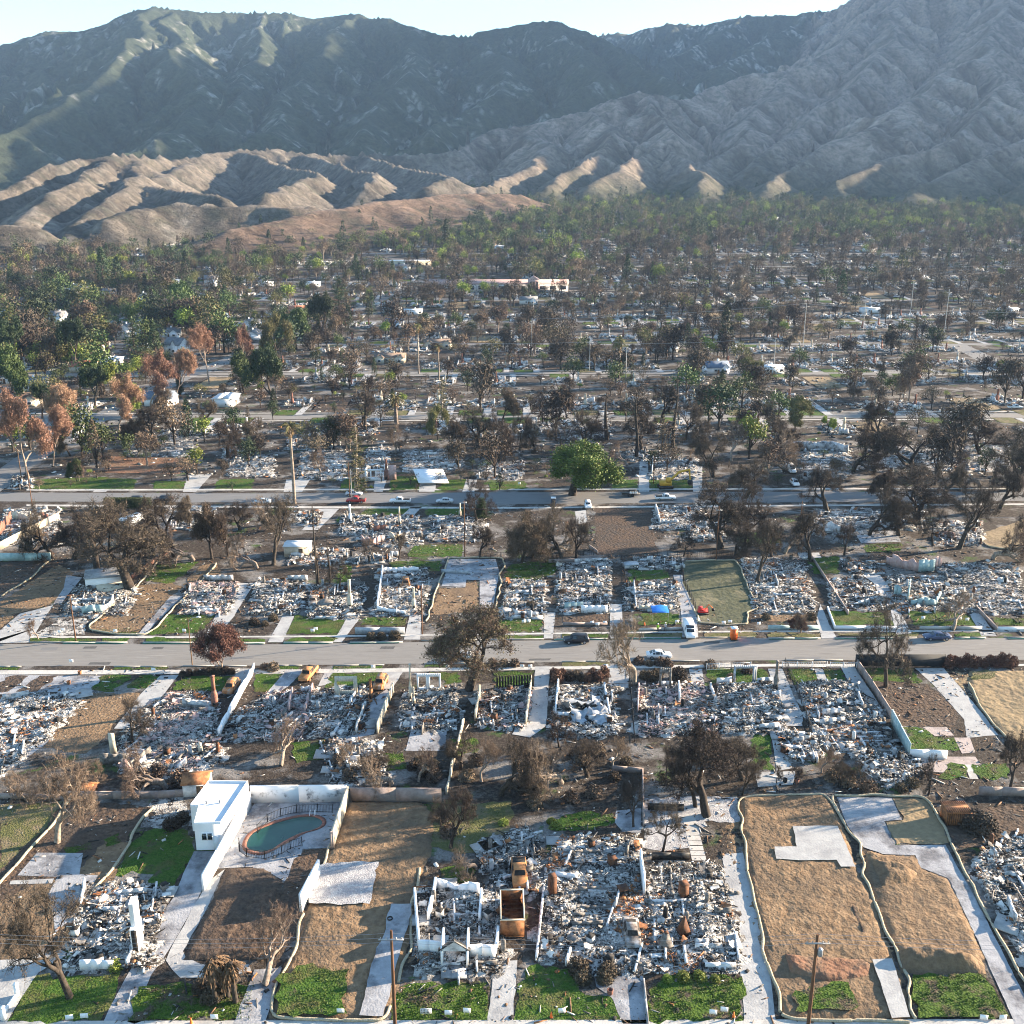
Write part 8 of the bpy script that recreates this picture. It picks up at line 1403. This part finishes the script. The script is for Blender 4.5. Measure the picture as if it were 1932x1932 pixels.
# lots along each side of each far street
def green_share(u, v):                             # how green the town is at this place of the photograph
    g = .2
    if u < 700: g = max(g, np.interp(u, [0, 350, 560, 700], [.85, .7, .35, .12]) * np.interp(v, [440, 520, 620, 860, 900], [.3, .55, 1, .8, 0]))
    g = max(g, np.interp(v, [380, 440, 520, 580], [.9, .75, .45, .2]))
    if u > 1100 and 440 < v < 600: g *= .45
    if v < 470: g = min(.9, g + .45 * float(vnoise(np.array([u / 60.]), np.array([v / 14.]), 5)[0]) - .1)
    return g
nr = 0; far_rub = MB(); far_slab = MB(); rngR = np.random.default_rng(5); lots = []
for si in range(len(YS) - 1):
    y0, y1 = YS[si], YS[si + 1]
    for row, yc in ((0, y0 + 24), (1, y1 - 24)):
        if si == 0 and row == 0: continue           # built by hand
        W_ = yc * .56 + 20; x = -W_
        while x < W_:
            wd = rngF.uniform(12.5, 16); cx = x + wd / 2; x += wd; u, v = px_of(cx, yc)
            if not (-40 < u < 1972) or in_roads(u, v): continue
            if min((cx - a) ** 2 + (yc - b) ** 2 for a, b in hpos) < 260: continue
            gsh = green_share(u, v); r = rngF.random(); sgn = 1 if row else -1
            lots.append((cx, yc, gsh))
            if r < gsh * .8:                       # intact or overgrown
                if u < 520 and 530 < v < 800 and r < gsh * .6:
                    hk = ['hwhite', 'hblue', 'hflat', 'hcream', 'htall'][int(rngF.integers(0, 5))]; hn = {'hwhite': 'white house with a grey roof', 'hblue': 'white house with a blue roof', 'hflat': 'flat roofed white house', 'hcream': 'cream house with a brown roof', 'htall': 'two storey white gabled house'}[hk]
                    place(hk, hn + ' among the surviving trees on the left', hn.replace('house', 'houses') + ' among the left trees', (cx, yc, zt(yc)), rngF.choice([0, .2, PI / 2]), (1, 1, 1)); hpos.append((cx, yc))
                continue
            if r > .88: sheet('dirt_lot', M['sand' if r > .94 else 'darkdirt'], [(cx - wd * .42, yc - 16), (cx + wd * .42, yc - 16), (cx + wd * .42, yc + 14), (cx - wd * .42, yc + 14)], world=True, amp=.4, lay=4) if yc < 900 else None; continue
            if nr < 215:
                place(RK[int(rngF.integers(0, 6))], 'pale heap of burnt house rubble with a chimney on a far lot', 'burnt down houses further back', (cx, yc + rngF.uniform(-7, 7), zt(yc)), rngF.choice([0, PI / 2, PI]) + rngF.normal(0, .05), (wd / 14.5, 1, 1)); nr += 1
            elif yc < 1500:
                n = 44; P_ = np.column_stack([rngR.uniform(-5, 5, n) + cx, rngR.uniform(-7, 7, n) + yc, np.zeros(n)]); P_[:, 2] = zta(P_[:, 1]) + rngR.uniform(.2, 2.0, n); P_[:, 2] -= .4; boxes(far_rub, P_, np.column_stack([rngR.uniform(.4, 3, n), rngR.uniform(.3, 2, n), rngR.uniform(.2, 1.2, n)]), rngR.normal(0, .3, (n, 3)) + [0, 0, 1], rngR.choice([0, 1, 2], n, p=[.55, .25, .2]))
            if 700 < yc < 1500: far_slab.box((cx + wd * .3, yc, zt(yc) + .12), (3, 30, .08), tilt=(math.atan(.06 if yc > 750 else .03), 0, 0)); far_slab.box((cx - 2, yc + rngR.uniform(-8, 8), zt(yc) + .3), (rngR.uniform(5, 9), rngR.uniform(5, 9), .08), tilt=(math.atan(.06 if yc > 750 else .03), 0, 0))
            if yc < 950:
                e = y1 if row else y0; fy = (e - 7) if row else (e + 7)
                if rngF.random() < .75: sheet('lawn', M['lawn' if rngF.random() < .6 else 'drylawn'], [(cx - wd * .42, fy - 5), (cx + wd * .18, fy - 5), (cx + wd * .18, fy + 5), (cx - wd * .42, fy + 5)], world=True, amp=.3, lay=7, kind='stuff')
                sheet('driveway', M['concrete'], [(cx + wd * .22, min(fy, yc) - 4), (cx + wd * .42, min(fy, yc) - 4), (cx + wd * .42, max(fy, yc) + 4), (cx + wd * .22, max(fy, yc) + 4)], world=True, lay=8)
tag(far_slab.build('distant_slabs', M['concrete']), 'pale drives and slabs of lots too far to tell apart', 'paving', kind='stuff'); far_rub.build('distant_rubble', RUBM()); tag(bpy.data.objects['distant_rubble'], 'pale rubble of burnt houses too far to tell apart', 'rubble', kind='stuff')
def far_debris():
    rng = np.random.default_rng(7); n = 26000; y = rng.uniform(290, 640, n); x = rng.uniform(-.56, .56, n) * y; k = fbm(x * .06, y * .06, 3, 9) > .46; k &= np.min(np.abs(y[:, None] - np.array(YS)[None, :6]), 1) > 8
    x, y = x[k], y[k]; n = len(x); s = np.clip(rng.gamma(1.6, .16, n), .05, .9); mb = MB(); boxes(mb, np.column_stack([x, y, zta(y) + .08]), np.column_stack([s * 2, s, s * .5]), np.column_stack([rng.normal(0, .15, n), rng.normal(0, .15, n), rng.uniform(0, PI, n)]), rng.choice([0, 1, 2, 3], n, p=[.3, .3, .35, .05]))
    tag(mb.build('far_debris', RUBM()), 'pale and black bits strewn over the blocks beyond the second street', 'debris', kind='stuff')
far_debris()
# tree kinds for the distance: one mesh each, trunk and crown in one
def far_kind(key, name, n, h, w_, leaf, twig, shape='round', lsz=.9, seed=1, bare=0.0):
    rng = np.random.default_rng(seed); mb = MB(); th = h * (.28 if shape != 'cone' else .1)
    mb.tube([(0, 0, 0), (.1, 0, th), (0, .1, h * .75)], [.28, .22, .06], 5, 1, cap=False)
    L = 9
    C_ = []
    for i in range(L):
        a = rng.uniform(0, 2 * PI); el = rng.uniform(.1, 1.2); r_ = rng.uniform(.5, .9)
        e = np.array([math.cos(a) * w_ / 2 * r_ * math.cos(el), math.sin(a) * w_ / 2 * r_ * math.cos(el), th + (h - th) * (.25 + .6 * math.sin(el))]); C_.append(e)
        mb.tube([(0, 0, th * .9), tuple((e + np.array([0, 0, th])) / 2 - np.array([0, 0, .2])), tuple(e)], [.14, .09, .03], 3, 1, cap=False)
    if shape == 'cone':
        z = rng.uniform(0, 1, n); a = rng.uniform(0, 2 * PI, n); r_ = w_ / 2 * (1 - z) ** .7 * rng.uniform(.5, 1, n) + .15; p = np.column_stack([np.cos(a) * r_, np.sin(a) * r_, th + z * (h - th)])
    else:
        c = np.array(C_)[rng.integers(0, L, n)]; p = c + rng.normal(0, 1, (n, 3)) * np.array([w_ * .13, w_ * .13, h * .10])
        p[:, 2] = np.maximum(p[:, 2], th * .8)
    tris(mb, p, lsz, rng, 0, asp=.8 if bare < .5 else .18)
    o = mb.build(name, [M[leaf], M[twig]]); tag(o, name, 'tree'); proto(key, o); PROTO[key].update(h=h, w=w_); return mb
FK = {}
for key, name, n, h, w_, leaf, twig, shape, lsz, seed, bare in (('fb0', 'charred_tree', 714, 9, 9, 'deadleaf', 'bark', 'round', .42, 1, 0), ('fb1', 'charred_tree', 884, 10, 8, 'twig', 'bark', 'round', 1.3, 2, 1), ('fb2', 'brown_tree', 714, 9, 7, 'twigbrown', 'bark', 'round', .42, 3, 0), ('fb3', 'bare_brown_tree', 850, 10, 7, 'twigbrown', 'barkpale', 'round', 1.4, 4, 1),
                                                       ('fg0', 'green_tree', 884, 10, 8, 'leafdark', 'bark', 'round', .52, 5, 0), ('fg1', 'green_tree', 884, 9, 8, 'leaf', 'bark', 'round', .52, 6, 0), ('fg2', 'light_green_tree', 782, 8, 6.5, 'leafbright', 'bark', 'round', .5, 7, 0), ('fg3', 'olive_tree', 816, 10, 8, 'leafolive', 'barkpale', 'round', .5, 8, 0),
                                                       ('fp0', 'dark_conifer', 884, 14, 6, 'leafdark', 'bark', 'cone', .55, 9, 0), ('fp1', 'charred_conifer', 510, 13, 5, 'deadleaf', 'bark', 'cone', .5, 10, 0), ('fc0', 'dark_cypress', 510, 10, 1.8, 'leafdark', 'bark', 'cone', .6, 12, 0)):
    FK[key] = far_kind(key, name, n, h, w_, leaf, twig, shape, lsz, seed, bare)
FLAB = {'fb0': 'rounded charred tree with a dense dark crown in the far blocks', 'fb1': 'charred tree with bare dark twigs in the far blocks', 'fb2': 'brown leaved tree in the far blocks', 'fb3': 'bare pale brown tree in the far blocks', 'fg0': 'dark green tree in the far part of town', 'fg1': 'mid green tree in the far part of town', 'fg2': 'light green tree in the far part of town', 'fg3': 'olive green tree in the far part of town', 'fp0': 'tall dark conifer in the far part of town', 'fp1': 'tall charred conifer in the far blocks', 'fc0': 'narrow dark cypress in the far part of town'}
cnt = {k: 0 for k in FK}; LIM = {k: 150 for k in FK}; mass = []
def pick(g, r):
    if r < g: return rngF.choice(['fg0', 'fg1', 'fg2', 'fg3', 'fp0', 'fc0'], p=[.27, .25, .16, .20, .10, .02])
    return rngF.choice(['fb0', 'fb1', 'fb2', 'fb3', 'fp1'], p=[.34, .26, .19, .13, .08])
spots = []
y = YS[0] + 12
while y < 2150:
    dens = np.interp(y, [290, 380, 480, 700, 1000, 1500, 2150], [.0028, .0038, .0054, .0064, .0064, .0058, .0052]); W_ = y * .56 + 15; dy = 14.0
    n = rngF.poisson(2 * W_ * dy * dens); xs = rngF.uniform(-W_, W_, n)
    for x in xs:
        yy = y + rngF.uniform(0, dy); u, v = px_of(x, yy)
        if u < 700 and yy > 1080 + max(0, (u - 300)) * .9: continue
        if yy < 720 and min(abs(yy - s) for s in YS) < 6.5: continue
        if in_roads(u, v): continue
        if any(abs(x - a) < 9 and -(24 if b < 700 else 34) < yy - b < 8 for a, b in hpos): continue
        k_ = vnoise(np.array([x / 45.]), np.array([yy / 45.]), 3)[0]
        if yy < 1100 and u > 420 and rngF.random() > k_ * 2.4 - .15: continue
        spots.append((x, yy, u, v))
        if green_share(u, v) > .4 and rngF.random() < .75: x2, y2 = x + rngF.uniform(4, 9), yy + rngF.uniform(-5, 5); u2, v2 = px_of(x2, y2); (not in_roads(u2, v2) and not any(abs(x2 - a) < 9 and -14 < y2 - b < 8 for a, b in hpos)) and spots.append((x2, y2, u2, v2))
    y += dy
for x, yy, u, v in spots:
    g = green_share(u, v); key = pick(g, rngF.random()); s = (1.25 if g > .5 and yy < 900 else 1.0) * rngF.choice([.55, .8, 1.0, 1.25, 1.7], p=[.22, .28, .25, .17, .08]) * rngF.uniform(.85, 1.15) * np.interp(yy, [300, 900, 2000], [.9, 1.1, 1.1]); sz = s * rngF.uniform(.85, 1.15)
    if cnt[key] < LIM[key]:
        place(key, FLAB[key], FLAB[key].replace(' tree', ' trees').replace('conifer', 'conifers').replace('cypress', 'cypresses'), (x, yy, zt(yy) - .05), rngF.uniform(0, 6.28), (s, s, sz)); cnt[key] += 1
    else: mass.append((key, x, yy, s, sz))
yv = YS[0] - 90
for _ in range(5200):                              # low brush between the lots
    y = float(rngF.uniform(270, 1500)); x = float(rngF.uniform(-.55, .55) * y); u, v = px_of(x, y)
    if min(abs(y - s_) for s_ in YS) < 6 or in_roads(u, v) or (u < 700 and y > 1080 + max(0, (u - 300)) * .9): continue
    if fbm(np.array([x * .03]), np.array([y * .03]), 3, 5)[0] < .47: continue
    g = green_share(u, v); s = float(rngF.uniform(.16, .38)); mass.append((pick(g, rngF.random()), x, y, s * 1.5, s))
# the rest of the wood reads as one mass
wood = MB(); mats_w = []; MI = {}
for key in FK:
    its = [m for m in mass if m[0] == key]
    if not its: continue
    mb = FK[key]; V = np.vstack(mb.V); trisF = [(f, m) for f, m in zip(mb.F, mb.M)]
    T = np.vstack([f if f.shape[1] == 3 else np.vstack([f[:, [0, 1, 2]], f[:, [0, 2, 3]]]) for f in mb.F]); TM = np.concatenate([np.full(len(f) * (1 if f.shape[1] == 3 else 2), m[0]) for f, m in trisF])
    me = bpy.data.objects[PROTO[key]['o'].name].data; ids = []
    for m_ in me.materials:
        if m_.name not in MI: MI[m_.name] = len(mats_w); mats_w.append(m_)
        ids.append(MI[m_.name])
    keep = np.ones(len(T), bool)
    if len(its) > 120: rr_ = np.random.default_rng(1); keep = (rr_.random(len(T)) < .5) | (TM == 1)
    T2, TM2 = T[keep], np.array(ids)[TM[keep]]
    for _, x, yy, s, sz in its:
        a = (x * 3.7 + yy) % 6.28; ca, sa = math.cos(a), math.sin(a); W2 = np.column_stack([(V[:, 0] * ca - V[:, 1] * sa) * s + x, (V[:, 0] * sa + V[:, 1] * ca) * s + yy, V[:, 2] * sz + zt(yy)])
        wood.add(W2, T2, TM2)
print('far trees', len(spots), 'mass', len(mass), 'ruins', nr, cnt)
o = wood.build('distant_wood', mats_w); tag(o, 'mixed green and charred trees of the far town merging into one wood', 'wood', kind='stuff')
# ================================================================ the air between
def haze():
    me = bpy.data.meshes.new('haze'); bm = bmesh.new(); bmesh.ops.create_cube(bm, size=1); 
    for v in bm.verts: v.co = Vector((v.co.x * 11000, v.co.y * 6600 + 2700, v.co.z * 1500 + 748))
    zmin = -12
    for v in bm.verts: v.co.z = zmin if v.co.z < 500 else 2600
    bm.to_mesh(me); bm.free(); o = bpy.data.objects.new('haze', me); C.objects.link(o)
    m = bpy.data.materials.new('haze'); m.use_nodes = True; N = m.node_tree.nodes; N.remove(N['Principled BSDF'])
    v = N.new('ShaderNodeVolumePrincipled'); v.inputs['Color'].default_value = (.40, .62, 1.0, 1); v.inputs['Density'].default_value = 0.42e-4; v.inputs['Anisotropy'].default_value = .1
    m.node_tree.links.new(v.outputs[0], N['Material Output'].inputs['Volume']); me.materials.append(m); tag(o, kind='stuff')
haze()
for k, p in PROTO.items():
    if not p['used']:
        for o in list(p['o'].children_recursive): bpy.data.objects.remove(o)
        bpy.data.objects.remove(p['o'])
